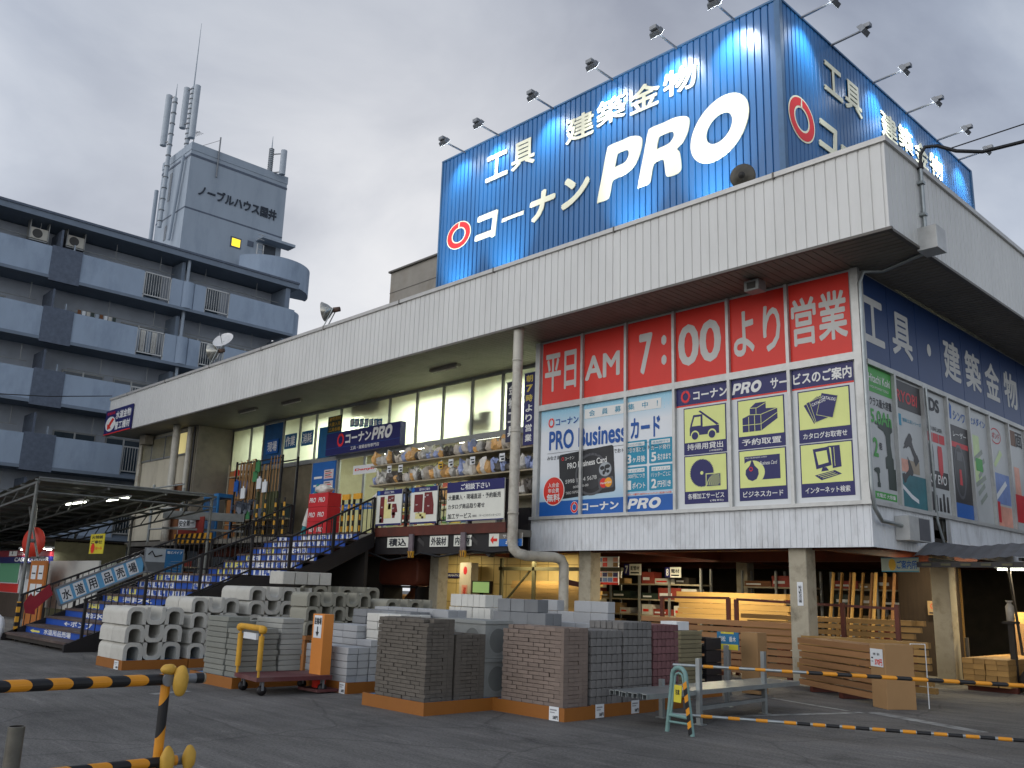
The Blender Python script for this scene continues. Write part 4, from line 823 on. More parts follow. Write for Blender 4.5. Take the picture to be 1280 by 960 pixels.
# store sign over the entrance
t, o, W, H = sgn('store_sign', 'navy store sign with red ring logo hanging over the glass entrance', -28.05, -23.6, 6.17, 6.97, 17.75, m_navy, .22)
q = MB(); logo(q, o, UX, UZ, .72, .24, .46, .52, .006, m_signred, m_navy); q.build('logo_ring', t)
q = MB(); q.text('コーナン', o, UX, UZ, 1.25, .33, 1.55, .36, m_txtw, .04); pro(q, o, UX, UZ, 2.85, .32, 1.2, .42, m_txtw, .006, .004); q.text('工具・建築金物専門店', o, UX, UZ, 1.6, .08, 1.7, .13, m_txtw, .012); q.rect(o, UX, UZ, 0, W, .235, .245, m_txtb, .004); q.build('lettering', t)
def wposter(label, pts, y, m, words=None, mt=None, bold=.02, name='window_notice', group=None):
    x0, x1, z0, z1 = corners(pts, y); t, o, W, H = sgn(name, label, x0, x1, z0, z1, y, m, .012, 'notice', group)
    if words:
        q = MB(); n = len(words)
        for i, s in enumerate(words): q.text(s, o, UX, UZ, W * .1, H * (1 - (i + .85) / n), W * .8, H / n * .7, mt or m_txtw, bold)
        q.build('lettering', t)
    return t
wposter('blue window notice on the faded blue panel behind the tool rack', ((334, 551), (348, 548), (347, 566), (333, 568)), YS - .08, m_pblue, ['現場'])
wposter('blue window notice on the lit window next to the faded blue panel', ((357, 544), (370, 541), (370, 559), (357, 562)), YS - .08, mat('notice_blue', '1b5c88', .5), ['作業'])
wposter('blue window notice on the second lit window right of the faded blue panel', ((378, 540), (392, 537), (391, 555), (378, 558)), YS - .08, MC['notice_blue'], ['消耗'])
wposter('plain blue film on the lower half of a lit window left of the store sign', ((400, 535), (427, 530), (413, 571), (399, 573)), YS - .07, MC['notice_blue'])
wposter('dark window notice with yellow lettering above the left end of the store sign', ((411, 522), (427, 518), (427, 538), (411, 542)), YS - .09, m_tool, ['金物資材', '大量入荷', '工具各種'], mat('yellow_print', 'c99a2a', .5), .01)
for i, px in enumerate((438.5, 444, 450, 456, 462, 468, 473)):
    x0, x1, z0, z1 = corners(((px, 524), (px + 4.4, 523), (px + 4.4, 533), (px, 534)), YS - .08); t, o, W, H = sgn('letter_card', 'small navy letter card in the row above the store sign', x0, x1, z0, z1, YS - .08, MC['notice_blue'], .01, 'notice', 'letter cards above the store sign')
    q = MB(); q.text('資材販売取扱中'[i], o, UX, UZ, W * .15, H * .15, W * .7, H * .7, m_txtw, .03); q.build('lettering', t)
# silhouetted boxes behind the frosted glass
for i, (px0, px1, py0, py1) in enumerate(((444, 458, 497, 519), (459, 478, 494, 518), (601, 619, 514, 533), (588, 600, 524, 534))):
    x0, x1, z0, z1 = corners(((px0, py0), (px1, py0 - 3), (px1, py1 - 3), (px0, py1)), YS + .15)
    q = MB(); q.box(x0, x1, YS + .1, YS + .5, z0, z1, mat('carton_brown', '6d573c', .8, .15, rnd=.2)); tag(q.build('carton', loc=((x0 + x1) / 2, YS + .3, z0)), 'dim carton showing through the frosted upper window', 'carton', 'cartons behind the frosted windows')
# entrance: notices and the boards on the blue panel by the door
q0 = at_y(413, 640, YS - .05); t = thing('notice_backboard', 'blue entrance panel covered in pale paper notices left of the glass doors', 'panel', (-28.4, YS - .06, 3.15)); q = MB(); q.box(-29.45, -27.9, YS - .09, YS - .06, 3.15, 6.06, mat('panel_blue', '1f5fa8', .5, .08)); q.build('board', t)
q = MB(); 
for k in range(7): q.rect((-29.45, YS - .09, 3.15), UX, UZ, .15, .7 + .1 * (k % 3), 2.3 - .3 * k, 2.38 - .3 * k, m_txtw, .004)
q.text('工具専門', (-29.45, YS - .09, 3.15), UX, UZ, .12, 1.3, .65, .2, m_txtw, .03, 0, .005); q.build('lettering', t)
for k in range(5):
    q = MB(); z = 5.75 - .42 * k; q.box(-28.62 + .02 * (k % 2), -28.0, YS - .1, YS - .092, z - .34, z, mat('paper_pale', 'c9bfc0', .6, .05)); o = V((-28.6, YS - .1, z - .34))
    for j in range(4): q.rect(o, UX, UZ, .06, .5 - .08 * (j % 2), .05 + .07 * j, .08 + .07 * j, m_txtd if j % 2 else m_pred, .003)
    tag(q.build('paper_notice', loc=(-28.3, YS - .1, z - .34)), 'pale paper notice taped on the blue entrance panel', 'notice', 'paper notices on the entrance panel')
t, o, W, H = sgn('brand_sticker', 'white sticker with red slanted lettering on the glass entrance', at_y(442, 585, YS - .03).x, at_y(471, 582, YS - .03).x, at_y(456, 592, YS - .03).z, at_y(456, 581, YS - .03).z, YS - .03, m_wht, .008); q = MB(); q.text('Denyo', o, UX, UZ, .1, .1, W - .2, H - .2, m_pred, .035, .15); q.build('lettering', t)
q = MB(); q.box(-27.75, -21.0, YS - .055, YS - .045, 4.2, 4.42, MC['panel_blue']); 
for k in range(6): q.text('いらっしゃいませ', V((-27.7 + 1.1 * k, YS - .055, 4.2)), UX, UZ, .1, .06, .85, .1, m_txtw, .01)
tag(q.build('door_stripe', loc=(-24, YS - .05, 4.2)), 'blue lettered stripe across the glass entrance doors', 'stripe')

# bagged goods on shelves before the shop windows
m_shelf = mat('shelf_beige', '9d927a', .6, .15); m_bag = [mat('bag_clear', 'c3c0b8', .3, .15, 9, .3, 14, rnd=.15), mat('bag_orange', 'd0a468', .35, .2, 9, .3, 14, rnd=.2, dirt='d07a26', dirtamt=1, dscale=4), mat('bag_pale', 'b9b0a2', .35, .15, 9, .3, 14, rnd=.15), mat('bag_dark', '514c46', .4, .2, 9, .2, rnd=.2), mat('bag_blue', '8f9bc0', .35, .15, 9, .3, 14, rnd=.15)]
sh = thing('display_shelf', 'three tier beige display shelf of bagged gloves before the shop windows', 'shelf', (-21.9, 17.6, 3.13))
SXa, SXb = -24.75, -16.4
for z in (5.52, 4.88, 4.2): q = MB(); q.box(SXa, SXb, 17.25, YS - .08, z - .04, z, m_shelf); q.build('shelf_board', sh)
q = MB()
for x in (SXa, -22, -19.2, SXb): q.box(x - .03, x + .03, YS - .12, YS - .07, 3.13, 6.0, m_alud)
q.build('upright', sh)
def bag_mesh(k):
    b = bmesh.new(); bmesh.ops.create_icosphere(b, subdivisions=2, radius=1); r = random.Random(k)
    for v_ in b.verts: f = 1 + r.uniform(-.24, .24); v_.co = V((v_.co.x * .14 * f, v_.co.y * .11 * f, (v_.co.z * .5 + .5) * .37 * (f if v_.co.z > -.5 else 1)))
    me = bpy.data.meshes.new('bag'); b.to_mesh(me); b.free(); return me
bagm = []
for m in m_bag:
    row = []
    for k in range(3):
        me = bag_mesh(k * 7 + 1); me.materials.append(m); row.append(me)
    bagm.append(row)
bn = ['clear', 'orange', 'pale', 'dark', 'bluish']
for z, seq in ((5.52, '0001120121022033223112112221223'), (4.88, '0000000001110110222101101004442'), (4.2, '2203332233202233302233233302333')):
    x = SXa + .15; i = 0
    while x < SXb - .1:
        k = int(seq[min(int((x - SXa) / (SXb - SXa) * len(seq)), len(seq) - 1)]); 
        if random.random() < .45: k = random.choice((0, 1, 2, 3, 4))
        for yy2 in (17.38, 17.62):
            o = bpy.data.objects.new('goods_bag', bagm[k][random.randrange(3)]); COL.objects.link(o); o.location = (x + random.uniform(-.03, .03), yy2, z); o.rotation_euler = (0, 0, random.uniform(0, 6)); s_ = random.uniform(.85, 1.25); o.scale = (s_ * 1.1, s_, s_ * random.uniform(.65, 1.15))
            tag(o, bn[k] + ' bag of goods on the ' + {5.52: 'top', 4.88: 'middle', 4.2: 'bottom'}[z] + ' shelf before the shop windows', 'bag', 'bagged goods on the display shelf')
        x += .2
for i, (px, py) in enumerate(((487, 586), (501, 585), (551, 581), (564, 578), (591, 575), (628, 571))):
    a = at_y(px, py, 17.24); q = MB(); q.box(a.x - .11, a.x + .11, 17.225, 17.235, a.z - .13, a.z + .1, mat('card_yellow', 'd0a83c', .5) if i == 2 else m_wht); o = V((a.x - .11, 17.225, a.z - .13)); q.rect(o, UX, UZ, .03, .19, .12, .16, m_txtd, .003); q.rect(o, UX, UZ, .08, .2, .03, .09, m_txtd, .003)
    tag(q.build('price_card', loc=(a.x, 17.23, a.z)), ('yellow' if i == 2 else 'white') + ' price card clipped to the top display shelf', 'price card', 'price cards on the display shelf')
# vertical banners in the recess corner
def vban(px0, px1, py0, py1, y, m, words, label, mt):
    x0 = at_y(px0, py0, y).x; x1 = at_y(px1, py0, y).x; z1 = at_y((px0 + px1) / 2, py0, y).z; z0 = at_y((px0 + px1) / 2, py1, y).z
    t = thing('hanging_banner', label, 'banner', ((x0 + x1) / 2, y, z0)); q = MB(); q.box(x0, x1, y, y + .01, z0, z1, m); q.build('cloth', t); q = MB(); o = V((x0, y, z0)); W = x1 - x0; H = z1 - z0; n = len(words)
    for i, s in enumerate(words): q.text(s, o, UX, UZ, W * .18, H * (1 - (i + .88) / (n + .3)) - .02, W * .64, H / (n + .3) * .74, mt[i] if isinstance(mt, list) else mt, .03)
    q.build('lettering', t); q = MB(); q.tube([(x0 - .05, y + .02, z1 + .01), (x1 + .05, y + .02, z1 + .01)], .012, m_galv, 6); q.build('rod', t)
my = mat('banner_yellow', 'd8c25a', .5)
vban(656, 669, 466, 556, 16.95, m_navy, list('朝7時より営業'), 'navy hanging banner with yellow and white lettering left of the red film', [my, my, my, m_txtw, m_txtw, m_txtw, m_txtw])
vban(634, 648, 477, 552, 17.05, mat('banner_dark', '2a2c44', .5, .15), list('金物工具'), 'dark hanging banner half hidden by the white downpipe', m_txtw)

# ------------------------------------------------------------------ deck front, its railing and boards
DY = 15.2; DX0, DX1 = -21.4, -15.95
dk = thing('deck_railing', 'black deck railing with a rust red kick board along the raised shop front', 'railing', (-18.6, DY, 3.1))
q = MB(); q.box(DX0, DX1, DY - .03, DY + .04, 2.99, 3.24, m_redsteel); q.build('kick_board', dk)
q = MB(); q.box(DX0, DX1, DY + .045, DY + .2, 2.5, 2.985, m_black); q.build('edge_beam', dk)
q = MB(); q.bar((DX0, DY + .02, 4.18), (DX1, DY + .02, 4.18), .05, .05, m_black); q.bar((DX0, DY + .02, 3.36), (DX1, DY + .02, 3.36), .04, .04, m_black); q.build('rail', dk)
for i in range(5): x = DX0 + .03 + i * (DX1 - DX0 - .06) / 4; q = MB(); q.box(x - .035, x + .035, DY + .0, DY + .07, 3.1, 4.3, m_black); q.build('post', dk)
n = int((DX1 - DX0) / .15); q = MB()
for i in range(1, n): x = DX0 + i * (DX1 - DX0) / n; q.box(x - .01, x + .01, DY + .01, DY + .03, 3.36, 4.18, m_black)
q.build('baluster', dk)
m_brd = mat('map_white', 'd8d8cc', .5, .04); m_map = mat('map_maroon', '6b2222', .5, .06); m_mapy = mat('map_cream', 'd9cf8d', .5)
def board(x0, x1, z0, z1, label, hd): t, o, W, H = sgn('map_board' if hd else 'advice_board', label, x0, x1, z0, z1, DY - .05, m_brd, .03); return t, o, W, H
for k, (x0, x1) in enumerate(((-21.27, -20.1), (-19.68, -18.55))):
    t, o, W, H = board(x0, x1, 3.29, 4.28, 'white floor plan board with maroon blocks, ' + ('the left one with an L shaped plan' if k == 0 else 'the right one with two columns'), 1)
    q = MB(); q.rect(o, UX, UZ, 0, W, H - .13, H, m_navy, .003); q.rect(o, UX, UZ, 0, W, 0, .05, m_navy, .003); q.ell(o + UX * .08 + UZ * (H - .07), UX, UZ, .07, .07, m_pblue, 16, .005); q.text('店内のご案内', o, UX, UZ, .35, H - .1, .45, .07, m_txtw, .01); q.build('heading', t)
    q = MB(); R4 = lambda a, b, c, d, m=m_map: q.rect(o, UX, UZ, W * a, W * b, H * c, H * d, m, .006)
    if k == 0: R4(.15, .32, .08, .82); R4(.32, .42, .2, .76, m_mapy); R4(.45, .72, .66, .84); R4(.42, .62, .2, .6, m_mapy); R4(.48, .58, .45, .62); R4(.64, .78, .28, .6); R4(.15, .24, .08, .3); R4(.66, .76, .2, .36); q.poly(o, UX, UZ, [(W * .7, H * .6), (W * .8, H * .6), (W * .86, H * .36), (W * .7, H * .36)], m_map, .0055)
    else: R4(.14, .46, .32, .8); R4(.52, .8, .28, .84); q.poly(o, UX, UZ, [(W * .8, H * .84), (W * .88, H * .5), (W * .88, H * .24), (W * .6, H * .24), (W * .6, H * .28), (W * .8, H * .28)], m_map, .005); R4(.2, .6, .14, .3, m_mapy); R4(.36, .44, .2, .26, m_pred); R4(.44, .52, .14, .2, m_pred); R4(.3, .36, .28, .31)
    q.build('floor_plan', t)
    q = MB()
    for a, b in ((.2, .5), (.5, .7), (.18, .2), (.65, .45), (.6, .74)): q.text('資材', o, UX, UZ, W * a, H * b, .09, .04, m_txtw, .01, 0, .009)
    q.build('lettering', t)
t, o, W, H = board(-18.15, -15.97, 3.3, 4.32, 'white customer advice board with a navy heading beside the white downpipe', 0)
q = MB(); q.rect(o, UX, UZ, 0, W, H - .27, H, m_navy, .003); q.rect(o, UX, UZ, 0, W, 0, .03, m_navy, .003); q.build('heading', t)
q = MB(); q.text('ご相談下さい', o, UX, UZ, .55, H - .22, 1.1, .16, m_txtw, .025, 0, .006); q.text('大量購入・現場直送・予約販売', o, UX, UZ, .06, .55, 2.0, .14, m_txtd, .02); q.text('カタログ商品取り寄せ', o, UX, UZ, .06, .32, 1.42, .13, m_txtd, .02); q.text('加工サービス', o, UX, UZ, .06, .07, .93, .14, m_txtd, .02); q.text('（有料）（サービスカウンターにて）', o, UX, UZ, 1.02, .09, 1.05, .06, m_txtd, .008); q.build('lettering', t)
# signs under the deck
def und(px0, px1, word, label, y=DY + .03):
    x0 = at_y(px0, 676, y).x; x1 = at_y(px1, 676, y).x; t, o, W, H = sgn('area_sign', label, x0, x1, 2.68, 2.96, y, m_brd, .02); q = MB(); q.text(word, o, UX, UZ, W * .08, .03, W * .84, .22, m_txtd, .035); q.build('lettering', t)
und(485, 511, '積込', 'white two kanji area sign under the deck, nearest the stairs'); und(538, 560.5, '外装材', 'white three kanji area sign under the middle of the deck'); und(568, 590, '内装材', 'white area sign half hidden behind a taped hanger strap under the deck')
t, o, W, H = sgn('arrow_sign', 'white and blue direction sign with a red arrow under the deck by the downpipe', at_y(612, 676, DY + .03).x, -15.4, 2.66, 2.97, DY + .03, m_brd, .02)
q = MB(); q.rect(o, UX, UZ, .36, W, .0, .17, MC['panel_blue'], .004); q.rect(o, UX, UZ, .36, W, .17, .31, mat('sign_grey', '6d6860', .6), .004); q.poly(o, UX, UZ, [(.05, .155), (.16, .26), (.16, .19), (.3, .19), (.3, .12), (.16, .12), (.16, .05)], m_pred, .005); q.text('お会計', o, UX, UZ, .6, .04, .45, .09, m_txtw, .02, 0, .007); q.text('サービス', o, UX, UZ, .5, .2, .5, .08, m_txtw, .01, 0, .007); q.build('print', t)
m_yb = mat('hazard_yellow', 'd39a2c', .5, .1, 6, dirt='8a6a38', dirtamt=.4)
for k, (px, lab) in enumerate(((514, 'left'), (579, 'right'))):
    x = at_y(px, 682, DY - .06).x; t = thing('taped_hanger', 'hazard taped hanger strap below the deck edge, ' + ('the one nearer the stairs' if k == 0 else 'the one nearer the downpipe'), 'strap', (x, DY - .06, 2.44)); q = MB(); q.box(x - .09, x + .09, DY - .09, DY - .04, 2.55, 3.02, mat('worn_strap', '6a6064', .7, .35, 8)); q.build('strap', t)
    q = MB(); q.box(x - .1, x + .1, DY - .1, DY - .03, 2.4, 2.57, m_yb); 
    for j in range(3): q.poly((x - .1, DY - .1, 2.4), UX, UZ, [(.0 + .07 * j, .0), (.035 + .07 * j, 0), (.06 + .07 * j, .17 if j < 2 else .1), (.02 + .07 * j, .17)], m_black, .004)
    q.build('hazard_tape', t)
    q = MB(); q.bar((x + .2, DY + .1, 2.9), (x + .75, DY + .25, 2.45), .22, .1, m_black); q.build('bracket', t)
t = thing('slack_cable', 'slack black cable hanging in loops under the deck edge', 'cable', (-18.5, DY, 2.4)); q = MB()
xs = [-21.6, -20.6, -19.75, -19.2, -18.4, -17.7, -17.2, -16.4, -15.7]; zs = [2.55, 2.33, 2.42, 2.52, 2.42, 2.5, 2.58, 2.52, 2.55]
q.tube([(x, DY - .02, z) for x, z in zip(xs, zs)], .025, m_cable, 6); q.build('cable', t)

# ------------------------------------------------------------------ stairs
st = thing('entrance_stairs', 'wide stairs with blue lettered risers climbing to the raised shop front', 'stairs', (-23.6, 7.2, 0))
SX0, SX1 = -25.9, -21.35
m_tread = mat('tread_brown', '4a3c38', .7, .2, 4, dirt='6f6259', dirtamt=.5); m_riser = mat('riser_blue', '1c49a0', .5, .1, 3, dirt='163672', dirtamt=.4)
steps = []
n1, n2 = 9, 6
for i in range(n1): steps.append((7.2 + i * 4.1 / n1, .2 * i))
for i in range(n2): steps.append((12.45 + i * 2.6 / n2, 1.8 + i * 1.3 / n2))
m_ry = mat('riser_yellow', 'd5cc6a', .5, .05); m_rw = mat('riser_white', 'd6d8d8', .5, .05)
words = ['水道用品', '水道用品売場', '←ポンプ', '給水管', '塩ビ管・継手', '排水', '水栓金具', 'バルブ', 'ホース', '作業着', '工具', '脚立'] + ['電動工具', '金物釘', '塗料接着剤', '作業用品', '手袋軍手', '安全靴', '測定具', '先端工具', '建築金物']
tq = MB(); rq = MB()
for i, (y, z) in enumerate(steps):
    h = .2 if i < n1 else 1.3 / n2; yn = steps[i + 1][0] if i + 1 < len(steps) else y + .3
    q = MB(); q.box(SX0 + .04, SX1 - .04, y + .03, y + .05, z + (.06 if i == 0 else 0), z + h - .05, m_riser if i else m_dark); ro = q.build('riser', st)
    q = MB(); q.box(SX0 + .04, SX1 - .04, y, yn + .03, z + h - .05, z + h, m_tread); q.build('tread', st)
    o = V((SX0 + .04, y + .03, z)); W = SX1 - SX0 - .08; q = MB()
    if i < 6:
        if i >= 1:
            if i % 3 == 1: q.poly(o, UX, UZ, [(.35, .055), (.62, .1), (.62, .075), (1.1, .075), (1.1, .03), (.62, .03), (.62, .01)], m_ry, .003)
            q.text(words[i], o, UX, UZ, 1.4, .012, 1.9, h - .06, m_rw, .03, 0, .003)
            if i > 3: q.text('売場', o, UX, UZ, .3, .012, .8, h - .06, m_ry, .03, 0, .003)
    else:
        x = .15
        while x < W - .4:
            r = random.random(); ww = random.uniform(.24, .5)
            if r < .82:
                yl = (x < W * .3 and random.random() < .6); q.rect(o, UX, UZ, x, x + ww, .006, h - .045, m_ry if yl else m_rw, .003)
                s = random.choice('工具金物釘水道電材塗料鋼管木板石砂土木建築作業着靴手袋'); q.text(s, o, UX, UZ, x + ww * .2, .014, ww * .6, h - .062, m_riser, .05, 0, .005)
                if random.random() < .4: q.rect(o, UX, UZ, x + ww * .55, x + ww * .95, .012, h * .35, m_riser, .007)
            x += ww + random.uniform(.03, .16)
    if q.v: q.build('lettering', ro)
q = MB(); q.box(SX0 + .04, SX1 - .04, 11.3, 12.45, 1.72, 1.795, m_tread); q.build('landing', st)
for x in (SX0, SX1):
    q = MB(); q.prism([(7.15, -.0), (7.15, .16), (11.2, 1.78), (12.4, 1.8), (15.15, 3.12), (15.15, 2.7), (12.6, 1.45), (11.4, 1.45), (7.8, 0)], (x - .04, 0, 0), UY, UZ, .08, m_black); q.build('stringer', st)
for i in range(4):
    x = SX0 + .6 + i * 1.15; q = MB(); q.box(x - .04, x + .04, 7.3, 7.38, 0, .11, m_black); q.build('foot', st)
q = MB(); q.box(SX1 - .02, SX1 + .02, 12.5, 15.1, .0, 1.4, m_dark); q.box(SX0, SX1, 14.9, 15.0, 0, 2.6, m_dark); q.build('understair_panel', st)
def floor_z(y):
    if y < 7.2: return 0
    if y < 11.3: return (y - 7.2) / 4.1 * 1.8
    if y < 12.45: return 1.8
    return min(3.1, 1.8 + (y - 12.45) / 2.6 * 1.3)
def stair_rail(x, label, ymax=15.1):
    t = thing('stair_railing', label, 'railing', (x, 7.4, 0)); kn = [7.45, 11.45, 12.5, ymax]; q = MB(); P = [V((x, y, floor_z(y) + 1.0)) for y in kn]
    for a, b in zip(P, P[1:]): q.bar(a, b, .055, .05, m_black)
    for a, b in zip(P, P[1:]): q.bar(a - UZ * .86, b - UZ * .86, .04, .04, m_black)
    q.build('handrail', t)
    for y in (7.5, 8.8, 10.1, 11.4, 12.5, 13.8, ymax): q = MB(); q.box(x - .03, x + .03, y - .03, y + .03, floor_z(y), floor_z(y) + 1.0, m_black); q.build('post', t)
    q = MB(); y = 7.62
    while y < ymax: z = floor_z(y); q.box(x - .009, x + .009, y - .009, y + .009, z + .14, z + .98, m_black); y += .145
    q.build('baluster', t); return t
stair_rail(SX1, 'black balustraded railing down the right edge of the blue stairs'); sl_ = stair_rail(SX0, 'black balustraded railing down the left edge of the blue stairs, carrying signs')
q = MB(); q.box(SX0 - .04, SX0 + .04, 7.4, 7.48, 0, .95, m_yb)
for k in range(4): q.box(SX0 - .042, SX0 + .042, 7.398, 7.482, .1 + .24 * k, .2 + .24 * k, m_black)
tag(q.build('hazard_post', loc=(SX0, 7.44, 0)), 'hazard striped newel post at the foot of the blue stairs', 'post')
# sloping signs on the left rail, facing the camera side (+X)
sx = SX0 + .05
pA, pB, pC = V((sx, 8.23, 1.29)), V((sx, 10.42, 2.27)), V((sx, 8.4, .8)); su = (pB - pA).normalized(); sv = V((0, -su.z, su.y)); L_ = (pB - pA).length; hh = .47
o = pA - sv * hh
t = thing('slope_sign', 'sloping pale blue sign with six black kanji tiles on the left stair railing', 'sign', o)
q = MB(); q.prism([(0, 0), (L_, 0), (L_, hh), (0, hh)], o, su, sv, .02, mat('sign_sky_blue', '5f9dc4', .5, .08)); q.build('board', t)
def fr_(q, m):
    for a, b in (((0, 0), (L_, 0)), ((0, hh), (L_, hh)), ((0, 0), (0, hh)), ((L_, 0), (L_, hh))): q.bar(o + su * a[0] + sv * a[1] + UX * .01, o + su * b[0] + sv * b[1] + UX * .01, .06, .05, m)
q = MB(); fr_(q, m_lampgrey); q.build('frame', t)
q = MB()
oo = o + UX * .022
for i, ch in enumerate('水道用品売場'):
    x = .1 + i * (L_ - .3) / 6 + (.07 if i > 2 else 0); q.rect(oo, su, sv, x, x + .27, .05, hh - .05, m_rw, .003); q.text(ch, oo, su, sv, x + .025, .09, .22, .28, m_txtd, .02, 0, .006)
q.build('lettering', t)
t = thing('red_arrow_sign', 'dark red arrow board on the left stair railing pointing down', 'sign', (sx, 8, .9)); q = MB(); ao = V((sx, 7.62, .62)); q.prism([(0, .05), (.2, -.08), (.24, .04), (.75, .24), (.75, .52), (.3, .36), (.27, .48), (.04, .3)], ao, su, sv, .03, mat('arrow_red', '8e1f2b', .5, .1)); q.build('board', t)
t = thing('pipe_poster', 'framed poster of grey and blue pipes on the left stair railing', 'poster', (sx, 11, 1.8)); q = MB(); q.box(sx - .02, sx + .02, 10.5, 11.65, 1.8, 2.5, m_lampgrey); q.build('board', t)
q = MB(); o = V((sx + .02, 10.5, 1.8)); q.rect(o, UY, UZ, .03, .6, .03, .67, mat('poster_grey', '9aa0a2', .5), .003); q.rect(o, UY, UZ, .6, 1.12, .03, .67, MC['notice_blue'], .003); q.rect(o, UY, UZ, .03, .6, .03, .3, mat('poster_darkgrey', '55585a', .5), .005)
for k in range(4): q.bar(o + UX * .012 + UY * (.62 + .05 * k) + UZ * (.12 + .07 * k), o + UX * .012 + UY * (1.05) + UZ * (.08 + .09 * k), .006, .04, MC['poster_grey'], (1, 0, 0))
q.tube([o + UX * .01 + UY * .1 + UZ * .5, o + UX * .01 + UY * .2 + UZ * .6, o + UX * .01 + UY * .3 + UZ * .45, o + UX * .01 + UY * .5 + UZ * .5], .02, m_black, 6); q.text('塩ビパイプ', o, UY, UZ, .64, .55, .45, .08, m_txtw, .02, 0, .006); q.build('print', t)
# ------------------------------------------------------------------ goods on the left of the deck
def px_at(px, py, y): return at_y(px, py, y)
m_ply = mat('plywood', '9a6535', .7, .12, 2, stretch=(1, 1, .3)); m_brown = mat('brown_board', '70472a', .7, .15, 2)
for i, (x0, x1, z0, z1, y, m) in enumerate(((-36.1, -35.0, 4.2, 6.2, YS - .12, m_ply), (-37.6, -36.7, 4.2, 5.6, YF - .25, m_brown))):
    tag(MB().box(x0, x1, y - .03, y, z0 - 1.05, z1, m).build('wood_board', loc=(x0, y, z0 - 1.05)), ('orange plywood board standing against the shop front', 'dark brown board leaning outside the stained grey wall')[i], 'board')
# beige end rack with a rice cooker like blue-white tub, red can and blue bundle
t = thing('steel_rack', 'small beige steel rack of tubs beside the hanging tools', 'rack', (-34.4, 17.6, 3.12))
for z in (3.9, 4.95, 5.85): q = MB(); q.box(-35.0, -33.5, 17.3, 17.9, z - .04, z, m_shelf); q.build('shelf_board', t)
q = MB()
for x in (-34.98, -33.52):
    for y in (17.32, 17.88): q.box(x - .025, x + .025, y - .025, y + .025, 3.12, 6.35, m_shelf)
q.build('upright', t)
q = MB(); q.lathe((-33.95, 17.6, 5.86), UZ, [(0, .3), (.32, .32), (.34, .34), (.4, .34), (.42, .28), (.42, 0)], m_wht, 20); q.lathe((-33.95, 17.6, 5.93), UZ, [(0, .308), (.12, .315)], m_tool, 20); tag(q.build('tub', loc=(-33.95, 17.6, 5.86)), 'white and dark round tub on top of the beige rack', 'tub')
q = MB(); q.lathe((-34.6, 17.55, 5.86), UZ, [(0, .16), (.26, .16), (.28, .15), (.28, 0)], m_pred, 16); tag(q.build('can', loc=(-34.6, 17.55, 5.86)), 'red can on top of the beige rack', 'can')
def lump(mb, c, sx, sy, sz, m, seed=0, amp=.18):
    b = bmesh.new(); bmesh.ops.create_icosphere(b, subdivisions=3, radius=1); r = random.Random(seed); ph = [r.uniform(0, 6) for _ in range(6)]
    vs = []
    for v_ in b.verts:
        f = 1 + amp * (math.sin(3 * v_.co.x + ph[0]) * math.cos(4 * v_.co.y + ph[1]) + .6 * math.sin(7 * v_.co.z + ph[2]) * math.sin(6 * v_.co.x + ph[3]))
        vs.append(V(c) + V((v_.co.x * sx * f, v_.co.y * sy * f, v_.co.z * sz * f)))
    fs = [[w_.index for w_ in f.verts] for f in b.faces]; b.free(); mb.raw(vs, fs, m, True)
q = MB(); lump(q, (-34.2, 17.6, 5.35), .55, .25, .38, mat('blue_cloth', '3a66a0', .7, .2, 4), 3); tag(q.build('bundle', loc=(-34.2, 17.6, 4.96)), 'blue plastic bundle on the middle shelf of the beige rack', 'bundle')
# blue roll cage
t = thing('roll_cage', 'blue roll cage on the deck beside the beige rack', 'cage', (-34.6, 16.9, 3.12)); m_cage = mat('cage_blue', '2f6ea2', .5, .12)
q = MB()
for x in (-35.2, -34.0):
    for y in (16.5, 17.1): q.box(x - .03, x + .03, y - .03, y + .03, 3.12, 5.0, m_cage)
q.box(-35.2, -34.0, 16.5, 17.1, 3.2, 3.26, m_cage); q.box(-35.24, -33.96, 16.46, 17.14, 4.9, 5.05, m_cage); q.build('frame', t)
q = MB()
for i in range(9): x = -35.05 + i * .115; q.box(x - .012, x + .012, 16.49, 16.515, 3.25, 4.9, m_cage)
for z in (3.6, 4.1, 4.5): q.box(-35.2, -34.0, 16.495, 16.51, z, z + .03, m_cage)
q.build('bars', t)
# hanging tools: shovels, rakes and brooms, each on its own
m_wood = mat('tool_handle_wood', 'a07a4c', .6, .12, 6, rnd=.15); m_bristle = mat('broom_bristle', '4f5237', .85, .25, 20, rnd=.25); m_steelb = mat('tool_steel', '565c66', .4, .2, 5, metal=.5, rnd=.2); m_gpl = mat('tool_green', '3c7a4a', .5, .1)
rk = thing('tool_rack', 'black tool rack holding long handled tools on the deck', 'rack', (-31.4, 17.2, 3.12)); q = MB()
for x in (-33.4, -31.9, -29.85):
    for y in (16.85, 17.5): q.box(x - .03, x + .03, y - .03, y + .03, 3.12, 6.3, m_black)
q.build('upright', rk)
for z in (3.7, 6.2): q = MB(); q.bar((-33.4, 16.85, z), (-29.85, 16.85, z), .05, .05, m_black); q.bar((-33.4, 17.5, z), (-29.85, 17.5, z), .05, .05, m_black); q.build('rail', rk)
q = MB(); q.box(-33.4, -29.85, 16.9, 17.5, 3.3, 3.34, m_shelf); q.box(-33.4, -29.85, 16.9, 17.5, 3.95, 3.99, m_shelf); q.build('shelf_board', rk)
